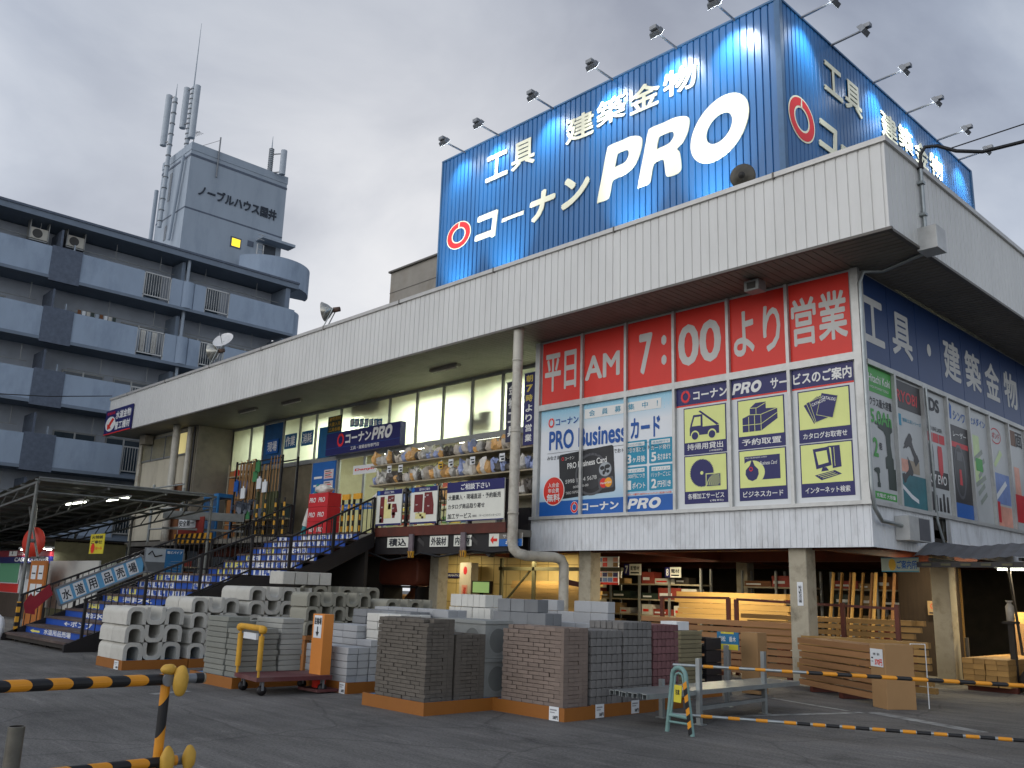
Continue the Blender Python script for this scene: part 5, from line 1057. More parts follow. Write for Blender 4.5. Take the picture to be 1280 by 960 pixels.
def tool(x, y, z, kind, rz, lean, zt=1.9):
    nm = {'shovel': 'shovel', 'rake': 'rake', 'broom': 'broom'}[kind]
    t = thing(nm, {'shovel': 'long handled shovel hanging in the tool rack on the deck', 'rake': 'long handled rake hanging in the tool rack on the deck', 'broom': 'long dark bristled broom standing in the tool rack on the deck'}[kind], nm, (x, y, z), nm + 's in the deck tool rack')
    top = V((x + lean, y, z + zt)); bot = V((x, y, z)); q = MB()
    if kind == 'broom': q.tube([top, bot + UZ * .95], .016, m_wood, 6)
    else: q.tube([top, bot + UZ * .35], .018, m_wood, 6)
    if kind == 'shovel': q.tube([top + UX * .08, top - UX * .08], .018, m_wood, 6)
    q.build('handle', t); q = MB()
    if kind == 'shovel': q.prism([(-.13, .36), (-.14, .12), (-.06, -.02), (0, -.06), (.06, -.02), (.14, .12), (.13, .36)], bot, V((math.cos(rz), math.sin(rz), 0)), UZ, .012, m_steelb)
    elif kind == 'rake':
        q.bar(bot + UX * -.2 + UZ * .3, bot + UX * .2 + UZ * .3, .03, .03, m_steelb)
        for k in range(7): q.bar(bot + UX * (-.18 + .06 * k) + UZ * .3, bot + UX * (-.18 + .06 * k) + V((0, -.06, .12)), .012, .012, m_steelb)
    else:
        for k in range(14): a = random.uniform(-.12, .12); q.bar(bot + V((a * .3, random.uniform(-.03, .03), 1.0)), bot + V((a * 1.5, random.uniform(-.08, .08), random.uniform(.0, .15))), .03, .02, m_bristle)
    q.build({'shovel': 'blade', 'rake': 'head', 'broom': 'bristles'}[kind], t)
x = -33.2; 
for i in range(16): tool(x + i * .09, 16.8 + .05 * (i % 3), 4.25 + .05 * (i % 4), 'shovel' if i % 3 else 'rake', .3 * (i % 5) - .6, .02 * (i % 3))
for i in range(7): tool(-31.7 + i * .15, 16.82 + .04 * (i % 2), 4.0, ('rake', 'shovel', 'broom')[i % 3], .2, 0, 2.0)
for i in range(8): tool(-30.65 + i * .11, 16.82 + .06 * (i % 2), 3.95, 'broom', 0, .02 * (i % 3), 2.35)
for i, (x, z, c) in enumerate(((-31.55, 5.6, m_gpl), (-31.2, 5.3, m_wht), (-30.75, 5.15, m_wht), (-31.4, 5.95, m_gpl), (-33.0, 5.3, m_txtb), (-32.4, 5.0, m_wht))):
    q = MB(); q.box(x - .16, x + .16, 16.68, 16.72, z - .22, z + .18, c); q.box(x - .05, x + .05, 16.69, 16.71, z + .18, z + .26, c); tag(q.build('dustpan', loc=(x, 16.7, z)), 'green or white dustpan hanging in front of the tool rack', 'dustpan', 'dustpans in front of the tool rack')
# crates and striped poles below
for i in range(9):
    x = -33.1 + i * .38; q = MB(); c = (m_tool, mat('crate_grey', '5e6468', .6, .1), m_gpl, m_brown)[i % 4]; q.box(x - .16, x + .16, 16.95, 17.4, 4.0, 4.3 + .1 * (i % 3), c); q.box(x - .18, x + .18, 16.93, 17.42, 4.26 + .1 * (i % 3), 4.31 + .1 * (i % 3), c)
    tag(q.build('storage_box', loc=(x, 17.2, 4)), 'dark storage box on the shelf under the hanging tools', 'box', 'boxes under the hanging tools')
for i, px in enumerate((318, 328, 341, 352)):
    a = at_y(px, 670, 15.9); t = thing('striped_pole', 'yellow and black striped pole standing before the tool rack on the deck', 'pole', (a.x, 15.9, 3.12), 'striped poles before the tool rack')
    q = MB()
    for k in range(9): q.tube([(a.x, 15.9, 3.12 + .155 * k), (a.x, 15.9, 3.12 + .155 * (k + 1))], .035, m_yb if k % 2 else m_black, 8)
    q.build('pole', t); q = MB(); q.lathe((a.x, 15.9, 3.12), UZ, [(0, .12), (.03, .12), (.04, .05), (.04, 0)], m_black, 12); q.build('base', t)
# teal pole bundle and red cartons
a = at_y(378, 668, 15.95); b_ = at_y(391, 599, 15.95)
t = thing('parasol', 'teal folded parasol with a pale wrap leaning beside the red cartons', 'parasol', (a.x, 15.95, 3.12)); q = MB(); q.tube([V((a.x, 15.95, 3.14)), V((b_.x, 16.2, 4.9))], .1, mat('teal_cloth', '1f7f86', .6, .15), 10, rr=[.1, .07]); q.build('canopy', t); d_ = (V((b_.x, 16.2, 4.9)) - V((a.x, 15.95, 3.14))); q = MB(); p = V((a.x, 15.95, 3.14)); q.tube([p + d_ * .2, p + d_ * .52], .13, m_bag[0], 10); q.build('wrap', t)
m_rc = mat('red_carton', 'b8232a', .55, .06)
for i, (z0, z1) in enumerate(((3.14, 3.62), (3.62, 4.1), (4.1, 4.55))):
    xa = at_y(384, 650, 15.9).x; xb = at_y(408, 650, 15.9).x; t = thing('red_carton', ('bottom', 'middle', 'top')[i] + ' red carton of the stack beside the stair railing on the deck', 'carton', (xa, 15.9, z0)); q = MB(); q.box(xa, xb, 15.9, 16.4, z0, z1 - .01, m_rc); q.build('carton_body', t); q = MB(); q.text('PRO', (xa, 15.9, z0), UX, UZ, .06, .14, .4, .16, m_txtw, .02, .2); q.text('PRO', (xa, 15.9, z0), UX, UZ, .6, .14, .4, .16, m_txtw, .02, .2); q.build('lettering', t)
q = MB(); lump(q, ((xa + xb) / 2, 16.1, 4.68), .42, .25, .16, m_bag[0], 5); tag(q.build('plastic_bag', loc=((xa + xb) / 2, 16.1, 4.55)), 'clear plastic bag of white goods on the red cartons', 'bag')
for i, px in enumerate((432, 446)):
    a = at_y(px, 640, 16.3); t = thing('striped_stand', 'yellow and black striped stand before the glass doors, ' + ('nearer the red cartons' if i == 0 else 'nearer the deck boards'), 'stand', (a.x, 16.3, 3.12)); q = MB()
    for s in (-.18, .18):
        for k in range(8): q.box(a.x + s - .03, a.x + s + .03, 16.27, 16.33, 3.12 + .17 * k, 3.12 + .17 * (k + 1), m_yb if k % 2 else m_black)
    q.build('upright', t); q = MB(); q.box(a.x - .18, a.x + .18, 16.28, 16.32, 4.3, 4.48, m_yb); q.build('crossbar', t)
# lamps and shelves inside the upper shop
m_tube = emit('lit_tube', 'f4f6e4', 9.0)
def tubelamp(x, y, z, ln, power, label, group, col=(.97, 1, .83), ax='x', name='fluorescent_lamp', spread=180):
    t = thing(name, label, 'lamp', (x, y, z), group); q = MB(); d = UX if ax == 'x' else UY; c = V((x, y, z)); q.bar(c - d * ln / 2, c + d * ln / 2, .16, .06, m_wht); q.build('housing', t)
    q = MB(); q.tube([c - d * (ln / 2 - .05) - UZ * .06, c + d * (ln / 2 - .05) - UZ * .06], .022, m_tube, 8); q.build('tube', t)
    if power: area(t, (x, y, z - .1), ln if ax == 'x' else .15, .15 if ax == 'x' else ln, power, col, spread=spread)
    return t
for y, pw in ((19.0, 420), (22.2, 420), (25.2, 300)):
    for x in (-33.5, -28.0, -22.5, -18.0): tubelamp(x, y, 7.9, 3.2, pw * (.15 if x < -30 else .55), 'ceiling tube lamp inside the upper shop behind the frosted windows', 'ceiling lamps of the upper shop')
m_good = [mat('goods_' + n, h, .6, .15, 5, rnd=.2) for n, h in (('green', '5b7d4c'), ('yellow', 'c0a445'), ('white', 'bdbab0'), ('red', '8e3a30'), ('blue', '3d5f8a'), ('tan', '8d744f'))]
def goods_rack(x0, x1, y, z0, zs, label, name='goods_rack', depth=.5, group=None, group_box='goods on the upper shop racks', face=-1, hmax=.4, boxlabel='box of goods on a lit rack inside the upper shop', mm=None, rng=None):
    t = thing(name, label, 'rack', ((x0 + x1) / 2, y, z0), group); q = MB()
    for x in (x0, (x0 + x1) / 2, x1):
        for yy2 in (y, y + depth): q.box(x - .03, x + .03, yy2 - .03, yy2 + .03, z0, z0 + zs[-1] + .45, m_alud)
    q.build('upright', t)
    rr = rng or random
    for z in zs:
        q = MB(); q.box(x0, x1, y, y + depth, z0 + z - .04, z0 + z, m_shelf); q.build('shelf_board', t)
        x = x0 + .05
        while x < x1 - .35:
            w_ = rr.uniform(.3, .6) if rng is None else rr.uniform(.4, .9); h = rr.uniform(.4, 1) * hmax; m = rr.choice(mm or m_good); 
            if x + w_ > x1: break
            b = MB(); b.box(x, x + w_ - .03, y + .05, y + depth - .08, z0 + z + .003, z0 + z + h, m); b.rect((x, y + .05, z0 + z), UX, UZ, .05, w_ * .6, h * .3, h * .55, m_wht if m is not m_good[2] else m_pred, .003)
            tag(b.build('goods_box', loc=(x, y, z0 + z)), boxlabel, 'box', group_box); x += w_
goods_rack(-28.5, -20.7, 20.6, 3.12, (.2, .75, 1.3, 1.85, 2.4), 'tall lit goods rack inside the upper shop behind the glass doors')

# ------------------------------------------------------------------ apartment block
XA = -46.6
ap = thing('apartment_block', 'grey blue apartment block with long balconies and a lift tower beyond the store', 'apartment building', (XA, 10, 0))
m_ap = mat('apartment_paint', '95a4b5', .8, .07, 1.2, .3, 18, dirt='5a6b80', dirtamt=.4, stretch=(1, 1, .4), dscale=.8); m_apd = mat('apartment_dark_tile', '596270', .8, .18, 6, .5, 40); m_apw = mat('apartment_wall', 'a0a7b0', .8, .1, 1.5); m_apl = mat('apartment_slab', '707c8a', .75, .08, 1.5); m_apg = mat('apartment_pale', '98a3ae', .8, .05, 1, dirt='71808f', dirtamt=.35, stretch=(1, 1, .3))
YA0, YA1 = -18.0, 26.2; BT = [17.7, 14.55, 11.4, 8.25, 5.1]
q = MB(); q.box(XA - 10, XA - 1.9, YA0, YA1 - .3, 0, 19.0, m_apw); q.build('wall', ap)
q = MB(); q.box(XA - 10, XA - .0, YA0, YA1 + .15, 19.05, 19.35, m_apl); q.box(XA - .12, XA + .06, YA0, YA1 + .18, 19.351, 19.47, m_apd); q.build('roof', ap)
for zt in BT:
    q = MB(); q.box(XA - 1.9, XA - .16, YA0, YA1 - .02, zt - 1.6, zt - 1.38, m_apl); q.box(XA - .1, XA + .05, YA0, YA1, zt - 1.66, zt - 1.5, m_apl); q.build('balcony_slab', ap)
    for y0, y1, m in ((YA0, 12.48, m_ap), (13.92, 17.14, m_ap), (18.62, 19.25, m_ap), (19.95, 20.6, m_ap), (22.05, YA1, m_ap)):
        q = MB(); q.box(XA - .14, XA, y0, y1, zt - 1.498, zt, m); q.build('balcony_wall', ap)
    q = MB(); q.box(XA - .16, XA + .06, 12.48, 13.92, zt - 1.75, zt + .05, m_apd); q.build('tiled_panel', ap)
    q = MB(); q.tube([(XA - .3, 19.6, zt - 1.5), (XA - .3, 19.6, zt)], .42, m_ap, 20); q.build('rounded_corner', ap)
    for y0, y1 in ((17.14, 18.62), (20.6, 22.05)):
        q = MB(); 
        for y in (y0 + .02, y1 - .02): q.box(XA - .08, XA - .03, y - .03, y + .03, zt - 1.5, zt + .0, m_alu)
        for z in (zt - .03, zt - 1.28): q.box(XA - .08, XA - .03, y0, y1, z - .03, z + .03, m_alu)
        k = y0 + .15
        while k < y1 - .1: q.box(XA - .065, XA - .045, k - .012, k + .012, zt - 1.28, zt - .05, m_alu); k += .135
        q.build('grille', ap)
    q = MB(); q.box(XA - 1.9, XA - .3, 12.9, 13.0, zt - 1.38, zt + 1.1, m_apd); q.box(XA - 1.9, XA - .5, 19.3, 19.5, zt - 1.38, zt + 1.25, m_apl); q.box(XA - 1.9, XA - .16, YA1 - .6, YA1 - .3, zt - 1.38, zt + 1.3, m_apl); q.box(XA - .5, XA - .4, 13.6, 13.66, zt - .4, zt + .5, m_apg); q.build('balcony_divider', ap)
    for y0, y1 in ((-2, 1.5), (3, 5.5), (7.0, 8.9), (9.5, 11.2), (14.3, 16.4), (16.9, 18.8), (20.2, 22.3), (23.2, 25.2)):
        f = MB(); f.box(XA - 1.895, XA - 1.84, y0, y1, zt - 1.3, zt + .62, m_alud); f.box(XA - 1.84, XA - 1.83, (y0 + y1) / 2 - .04, (y0 + y1) / 2 + .04, zt - 1.3, zt + .62, m_alu); fo_ = f.build('window', ap)
        p = MB()
        for a, b in ((y0 + .07, (y0 + y1) / 2 - .05), ((y0 + y1) / 2 + .05, y1 - .07)): p.box(XA - 1.84, XA - 1.835, a, b, zt - 1.22, zt + .54, mat('window_glass_dark', '39444c', .12, .2, spec=.6))
        p.build('pane', fo_)
    q = MB(); q.tube([(XA - .75, 9, zt + .45), (XA - .75, 12.3, zt + .45)], .02, m_alud, 6); q.tube([(XA - .75, 14.2, zt + .45), (XA - .75, 19, zt + .45)], .02, m_alud, 6); q.tube([(XA - .75, 20, zt + .45), (XA - .75, 25.5, zt + .45)], .02, m_alud, 6)
    for y in (10, 12, 15.8, 18.2, 20.8, 24): q.tube([(XA - .75, y, zt + .45), (XA - .75, y, zt + 1.3)], .015, m_alud, 6)
    q.build('drying_pole', ap)
q = MB(); q.tube([(XA - .3, 19.6, 0), (XA - .3, 19.6, 19.05)], .09, m_apg, 10); q.build('drain_pipe', ap)
# curved end balconies
def arc_wall(mb, cx_, cy_, r, a0, a1, z0, z1, m, th=.14, n=20):
    P = [V((cx_ + r * math.cos(R_(a0 + (a1 - a0) * i / n)), cy_ + r * math.sin(R_(a0 + (a1 - a0) * i / n)), 0)) for i in range(n + 1)]; Q = [V((cx_ + (r - th) * math.cos(R_(a0 + (a1 - a0) * i / n)), cy_ + (r - th) * math.sin(R_(a0 + (a1 - a0) * i / n)), 0)) for i in range(n + 1)]
    lo, hi = UZ * z0, UZ * z1
    for i in range(n):
        mb.face([P[i] + lo, P[i + 1] + lo, P[i + 1] + hi, P[i] + hi], m); mb.face([Q[i + 1] + lo, Q[i] + lo, Q[i] + hi, Q[i + 1] + hi], m); mb.face([P[i] + hi, P[i + 1] + hi, Q[i + 1] + hi, Q[i] + hi], m); mb.face([P[i + 1] + lo, P[i] + lo, Q[i] + lo, Q[i + 1] + lo], m)
    mb.face([V((cx_, cy_, z0 + .02))] + [p + UZ * (z0 + .02) for p in P], m)
for zt in BT:
    q = MB(); arc_wall(q, XA - 1.6, YA1 - .55, 1.55, -20, 110, zt - 1.6, zt - .02, m_ap); q.build('curved_balcony', ap)
q = MB(); arc_wall(q, -50.2, 26.1, 2.6, -70, 80, 19.55, 21.2, m_ap); q.build('curved_parapet', ap)
# lift tower
XT = -50.0; tw0, tw1 = 20.2, 26.75
q = MB(); q.box(XT - 4.2, XT, tw0, tw1, 19.0, 27.2, m_apg); q.build('lift_tower', ap)
q = MB(); q.box(XT - 4.2, XT + .02, tw0 - .02, tw1 + .02, 26.8, 26.95, m_apd); q.build('tower_band', ap); q = MB(); q.box(XT - 4.23, XT + .03, tw0 - .03, tw1 + .03, 27.2, 27.7, m_apg); q.build('tower_parapet', ap); q = MB(); q.box(XT - 4.205, XT + .012, tw0 - .012, tw1, 23.4, 23.5, m_apd); q.build('tower_band', ap)
q = MB(); a = at_x(247, 246, XT); b_ = at_x(346, 262, XT); t1 = at_x(248, 226, XT); q.text('ノーブルハウス国井', (XT, a.y, a.z), UY, UZ, 0, .1, b_.y - a.y, .72, mat('tower_letter', '27303c', .5), .03, 0, .02, .03); q.build('lettering', ap)
p0 = at_x(287, 308, XT); f = MB(); f.box(XT - .01, XT + .02, p0.y, p0.y + .72, p0.z, p0.z + .7, m_apd); fo_ = f.build('window', ap); p = MB(); p.box(XT + .02, XT + .03, p0.y + .1, p0.y + .65, p0.z + .1, p0.z + .6, emit('lit_small_window', 'e8c830', 1.6)); p.build('pane', fo_)
p0 = at_x(309, 307, XT); f = MB(); f.box(XT - .01, XT + .04, p0.y, p0.y + .4, p0.z, p0.z + .35, m_apd); f.build('vent', ap)
p0 = at_x(322, 299, XT); q = MB(); q.box(XT, XT + .9, p0.y - .1, p0.y + 2.2, p0.z - .15, p0.z + .02, m_apg); q.box(XT, XT + .02, p0.y + .4, p0.y + 1.3, p0.z - 2.4, p0.z - .2, mat('tower_door', '3a4149', .5)); q.build('door_hood', ap)
lp = at_x(322, 305, -48.8); q = MB(); 
for dy in (0, .42): q.tube([(-48.8, lp.y + dy, 19.3), (-48.8, lp.y + dy, lp.z)], .03, m_alu, 6)
for i in range(11): q.tube([(-48.8, lp.y, 19.5 + .32 * i), (-48.8, lp.y + .42, 19.5 + .32 * i)], .02, m_alu, 6)
q.build('ladder', ap)
for px, py0, py1 in ((213, 218, 250), (207, 283, 300)):
    a = at_y(px, (py0 + py1) / 2, tw0); z1 = at_y(px, py0, tw0).z; z0 = at_y(px, py1, tw0).z; q = MB(); q.box(a.x - .22, a.x + .12, tw0 - .02, tw0, z0, z1, MC['window_glass_dark']); q.build('slit_window', ap)
# antennas on the tower
def antenna(px, py_base, py_top, y, label, panels, whip):
    a = at_y(px, py_base, y); zt = at_y(px, py_top, y).z; t = thing('cell_antenna', label, 'antenna', (a.x, y, a.z)); m_an = mat('antenna_grey', 'a3acb4', .5, .08)
    q = MB(); q.tube([(a.x, y, a.z), (a.x, y, zt)], .13, m_an, 10); 
    for k in range(12): z = a.z + (zt - a.z) * (k + .5) / 12; q.lathe((a.x, y, z), UZ, [(0, .13), (0, .17), (.05, .17), (.05, .13)], m_lampgrey, 10)
    q.build('mast', t)
    for dx, dy, z0, z1 in panels:
        q = MB(); q.tube([(a.x + dx, y + dy, zt - z1), (a.x + dx, y + dy, zt - z0)], .2, m_an, 12); q.build('panel_antenna', t)
        q = MB(); 
        for z in (zt - z0 - .2, zt - z1 + .2): q.bar((a.x, y, z), (a.x + dx, y + dy, z), .06, .06, m_lampgrey)
        q.build('bracket', t)
    if whip: q = MB(); q.tube([(a.x, y, zt), (a.x, y, zt + whip)], .04, m_an, 6, rr=[.05, .012]); q.build('whip', t)
antenna(199, 284, 140, tw0 - .4, 'tall cell mast with one white panel on the left side of the lift tower', [(-.55, -.2, -.3, 3.2)], 1.0)
antenna(233, 184, 117, tw0 + .2, 'cell mast with two panels and a long whip on the near tower corner', [(-.75, -.1, -.2, 2.6), (.35, .1, 0, 3.6)], 4.6)
antenna(337, 215, 188, tw1 - 1.2, 'short cell mast with a slim side panel on the far tower end', [(.75, .5, .2, 1.9)], .9)
a = at_x(272, 200, XT); t = thing('aerial', 'thin wire aerial on the lift tower roof between the cell masts', 'aerial', (XT + .1, a.y, a.z)); q = MB(); q.tube([(XT + .1, a.y, a.z - 1.2), (XT + .1, a.y, a.z + 1.5)], .05, m_lampgrey, 6); q.tube([(XT + .1, a.y, a.z + 1.3), (XT - .2, a.y - 1.6, a.z + .2)], .012, m_black, 4); q.build('mast', t)
a = at_y(243, 168, tw0 + .8); t = thing('television_aerial', 'small comb shaped television aerial beside the long whip', 'aerial', (a.x, tw0 + .8, 27.7)); q = MB(); q.tube([(a.x, tw0 + .8, 27.7), (a.x, tw0 + .8, a.z + 1.0)], .03, m_lampgrey, 6); q.tube([(a.x - .7, tw0 + .8, a.z + .2), (a.x + .8, tw0 + .8, a.z - .1)], .02, m_lampgrey, 5)
for k in range(6): q.tube([(a.x - .6 + .25 * k, tw0 + .5, a.z + .17 - .05 * k), (a.x - .6 + .25 * k, tw0 + 1.1, a.z + .17 - .05 * k)], .015, m_lampgrey, 4)
q.build('mast', t)
q = MB(); q.tube([(XT - 4.35, tw0 - .15, 19.5), (XT - 4.35, tw0 - .15, 25.8)], .13, m_apg, 8); q.tube([(XT - 1.3, tw0 - .2, 21.6), (XT - .6, tw0 - .2, 26.9)], .1, m_apg, 8); q.build('cable_duct', ap)
# air conditioners and laundry
for i, (y, z) in enumerate(((11.55, 18.1), (13.3, 18.2))):
    t = thing('air_conditioner', ('left' if i == 0 else 'right') + ' of two beige air conditioner units hung under the apartment roof', 'air conditioner', (XA - 1, y, z)); q = MB(); q.box(XA - 1.1, XA - .7, y, y + .82, z, z + .58, mat('conditioner_beige', 'b4b1a6', .5, .06)); q.build('casing', t, bevel=.02); q = MB(); q.ell((XA - .695, y + .33, z + .29), UY, UZ, .24, .24, mat('fan_dark', '3b3a38', .5), 24); q.build('fan_grille', t); q = MB(); q.box(XA - 1.1, XA - .68, y - .05, y, z - .08, z + .95, m_alud); q.box(XA - 1.1, XA - .68, y + .82, y + .87, z - .08, z + .95, m_alud); q.box(XA - 1.1, XA - .68, y - .05, y + .87, z - .1, z - .04, m_alud); q.build('hanger', t)
for i in range(13):
    y = 14.3 + i * .22 if i < 9 else 17.3 + (i - 9) * .3; zt = 14.55; h = (.35, .3, .5, .42, .3)[i % 5] if i < 9 else 1.15; z1 = zt + .42 if i < 9 else zt + .1; q = MB(); m = (m_brown, m_wht, m_good[2], m_tool, m_apg)[i % 5] if i < 9 else (m_good[2], m_apg)[i % 2]; w_ = .16 if i < 9 else .26
    q.box(XA - .76, XA - .72, y, y + w_, z1 - h, z1, m); tag(q.build('laundry', loc=(XA - .74, y, z1 - h)), 'piece of laundry drying on the apartment balcony', 'laundry', 'laundry on the second highest balcony')
t = thing('overhead_wire', 'thin dark wire crossing in front of the apartment balconies at the left', 'wire', (-30, 5, 8)); q = MB(); q.tube([at_y(-60, 488, 3), at_y(-5, 492, 8), at_y(60, 495.5, 12), at_y(140, 495, 15)], .022, m_cable, 6); q.build('wire', t)
# ------------------------------------------------------------------ yard stock
m_orange = mat('orange_board', '8c571e', .6, .08, 2, dirt='7d4a22', dirtamt=.4); m_palblue = mat('pallet_blue', '2f77a8', .5, .1)
def box_mesh(name, sx, sy, sz, m, bev=.004, jig=0, seed=1):
    b = bmesh.new(); bmesh.ops.create_cube(b, size=1)
    for v_ in b.verts: v_.co = V((v_.co.x * sx, v_.co.y * sy, (v_.co.z + .5) * sz))
    if bev: bmesh.ops.bevel(b, geom=b.edges[:], offset=bev, segments=1, affect='EDGES')
    if jig:
        r = random.Random(seed)
        for v_ in b.verts: v_.co += V((r.uniform(-jig, jig), r.uniform(-jig, jig), 0))
    me = bpy.data.meshes.new(name); b.to_mesh(me); b.free(); me.materials.append(m); return me
def put(me, name, x, y, z, rz=0, label=None, cat=None, group=None):
    o = bpy.data.objects.new(name, me); COL.objects.link(o); o.location = (x, y, z); o.rotation_euler = (0, 0, rz); return tag(o, label, cat, group)
def card(x, y, z, face, label, w_=.17, h=.17, big=False):
    """small price card: face '-y' or '+x'"""
    u = UX if face == '-y' else UY; n_ = V((0, -1, 0)) if face == '-y' else UX; o = V((x, y, z)) + n_ * .004
    t = thing('price_card', label, 'price card', o); q = MB(); q.prism([(0, 0), (w_, 0), (w_, h), (0, h)], o, u, UZ, .004, m_wht); q.build('sheet', t)
    q = MB(); oo = o + n_ * .004; q.rect(oo, u, UZ, w_ * .1, w_ * .8, h * .72, h * .82, mat('print_grey', '8c8c90', .5), .002); q.rect(oo, u, UZ, w_ * .1, w_ * .6, h * .55, h * .62, MC['print_grey'], .002); q.text('58円' if not big else '1,280', oo, u, UZ, w_ * .4, h * .1, w_ * .52, h * .28, m_txtd, .04, 0, .003); q.build('print', t)
def pallet(x0, x1, y0, y1, label, h=.15, blue=False):
    t = thing('display_pallet', label, 'pallet', ((x0 + x1) / 2, (y0 + y1) / 2, 0)); q = MB()
    q.box(x0 + .02, x1 - .02, y0 + .02, y1 - .02, h - .03, h, m_palblue)
    for k in range(3): xx = x0 + .1 + k * (x1 - x0 - .3) / 2; q.box(xx, xx + .1, y0 + .05, y1 - .05, 0, h - .03, m_palblue)
    q.build('pallet', t)
    q = MB(); q.box(x0, x1, y0 - .0, y0 + .018, 0, h + .015, m_orange); q.box(x1 - .018, x1, y0 + .018, y1, 0, h + .015, m_orange); q.box(x0, x0 + .018, y0 + .018, y1, 0, h + .015, m_orange); q.build('skirt', t)
PZ = .152
def plinth(x0, x1, y0, y1, z1, label):
    t = thing('timber_stand', label, 'stand', ((x0 + x1) / 2, y0, 0)); q = MB(); q.box(x0, x1, y0, y1, z1 - .07, z1, m_ply); q.build('board', t)
    for x in (x0 + .05, x1 - .15):
        for y in (y0 + .02, y1 - .12): q = MB(); q.box(x, x + .1, y, y + .1, 0, z1 - .07, m_ply); q.build('leg', t)
pallet(-18.2, -16.95, 6.72, 7.95, 'orange skirted pallet under the near left gutter stack')
pallet(-18.1, -16.95, 7.97, 9.2, 'orange skirted pallet under the second gutter stack, by the stairs')
pallet(-14.85, -13.38, 7.02, 8.3, 'orange skirted pallet under the grey slab stacks')
pallet(-13.33, -12.0, 8.2, 9.1, 'orange skirted pallet under the pale block stack behind the parking post')
pallet(-10.87, -9.5, 7.69, 8.92, 'orange skirted pallet under the dark paver stacks')
pallet(-9.55, -8.16, 8.9, 9.52, 'orange skirted pallet under the brown paver stack')
pallet(-9.6, -8.2, 9.53, 10.85, 'orange skirted pallet under the grey cube setts')
pallet(-9.7, -8.26, 10.87, 11.6, 'orange skirted pallet under the red cube setts')
t = thing('blue_pallet', 'blue plastic pallet under the concrete pit rings', 'pallet', (-10.6, 9.4, 0)); q = MB(); q.box(-11.1, -9.7, 8.95, 10, .1, .14, m_palblue)
for x in (-11.05, -10.45, -9.85): q.box(x, x + .14, 8.95, 10, 0, .1, m_palblue)
q.build('deck_board', t)
card(-17.3, 6.72, .0, '-y', 'price card on the skirt under the near left gutter stack', .2, .15, True); card(-16.95, 8.35, .01, '+x', 'price card on the skirt of the second gutter stack', .2, .15, True)
card(-12.2, 8.2, .0, '-y', 'price card on the skirt behind the orange parking post', .15, .16); card(-8.42, 8.9, .0, '-y', 'price card at the corner of the brown paver pallet'); card(-8.16, 9.5, .01, '+x', 'price card on the side of the brown paver pallet'); card(-8.2, 10.3, .01, '+x', 'price card on the skirt under the grey cube setts')

# concrete U gutters
m_gut = [mat('gutter_concrete_pale', 'b9b7ae', .85, .1, 3, .25, 40, rnd=.08, dirt='77736a', dirtamt=.4, dscale=3), mat('gutter_concrete_grey', '8f8d80', .85, .12, 3, .25, 40, rnd=.08, dirt='605c50', dirtamt=.5, dscale=3)]
def gutter_mesh(L_, W_, H_, th, m):
    """U section extruded along x, end faces at both ends, open side up"""
    r = W_ * .33; n = 5; outer = [(-W_ / 2, H_)]; inner = [(-W_ / 2 + th, H_)]
    for i in range(n + 1): a = math.pi + math.pi / 2 * i / n; outer.append((-W_ / 2 + r + r * math.cos(a), r + r * math.sin(a)))
    for i in range(n + 1): a = 1.5 * math.pi + math.pi / 2 * i / n; outer.append((W_ / 2 - r + r * math.cos(a), r + r * math.sin(a)))
    outer.append((W_ / 2, H_)); ri = r - th * .55; w2 = W_ / 2 - th
    for i in range(n + 1): a = math.pi + math.pi / 2 * i / n; inner.append((-w2 + ri + ri * math.cos(a), th + ri + ri * math.sin(a)))
    for i in range(n + 1): a = 1.5 * math.pi + math.pi / 2 * i / n; inner.append((w2 - ri + ri * math.cos(a), th + ri + ri * math.sin(a)))
    inner.append((W_ / 2 - th, H_)); k = len(outer); q = MB(); P = lambda p, x: V((x, p[0], p[1])); sm = []
    vs = [P(p, -L_ / 2) for p in outer] + [P(p, -L_ / 2) for p in inner] + [P(p, L_ / 2) for p in outer] + [P(p, L_ / 2) for p in inner]; fs = []
    for i in range(k - 1): fs += [(i, i + 1, 2 * k + i + 1, 2 * k + i)[::-1], (k + i, k + i + 1, 3 * k + i + 1, 3 * k + i), (i, k + i, k + i + 1, i + 1)[::-1], (2 * k + i, 3 * k + i, 3 * k + i + 1, 2 * k + i + 1)]
    fs += [(0, k, 3 * k, 2 * k), (k - 1, 2 * k - 1, 4 * k - 1, 3 * k - 1)]
    me = bpy.data.meshes.new('gutter'); me.from_pydata(vs, [], fs); me.materials.append(m); me.update()
    b = bmesh.new(); b.from_mesh(me); bmesh.ops.recalc_face_normals(b, faces=b.faces[:]); b.to_mesh(me); b.free(); return me
def gutter_stack(xe, y0, ny, nz, z0, W_, H_, L_, m, label, rows_x=2, top_n=None, depth_rows=1):
    me = gutter_mesh(L_, W_, H_, .068 * W_ / .34, m)
    for iz in range(nz):
        nn = ny if (iz < nz - 1 or top_n is None) else top_n
        for iy in range(nn):
            for ix in range(rows_x):
                up_ = iy % 2 == 1; o = put(me, 'concrete_gutter', xe - L_ / 2 - ix * (L_ + .01) + random.uniform(-.012, .012), y0 + W_ * (iy + .5) + random.uniform(-.004, .004), z0 + iz * (H_ + .002) + (0 if up_ else H_), random.uniform(-.006, .006), label, 'gutter', 'concrete gutters: ' + label)
                if not up_: o.rotation_euler = (math.pi, 0, o.rotation_euler.z)
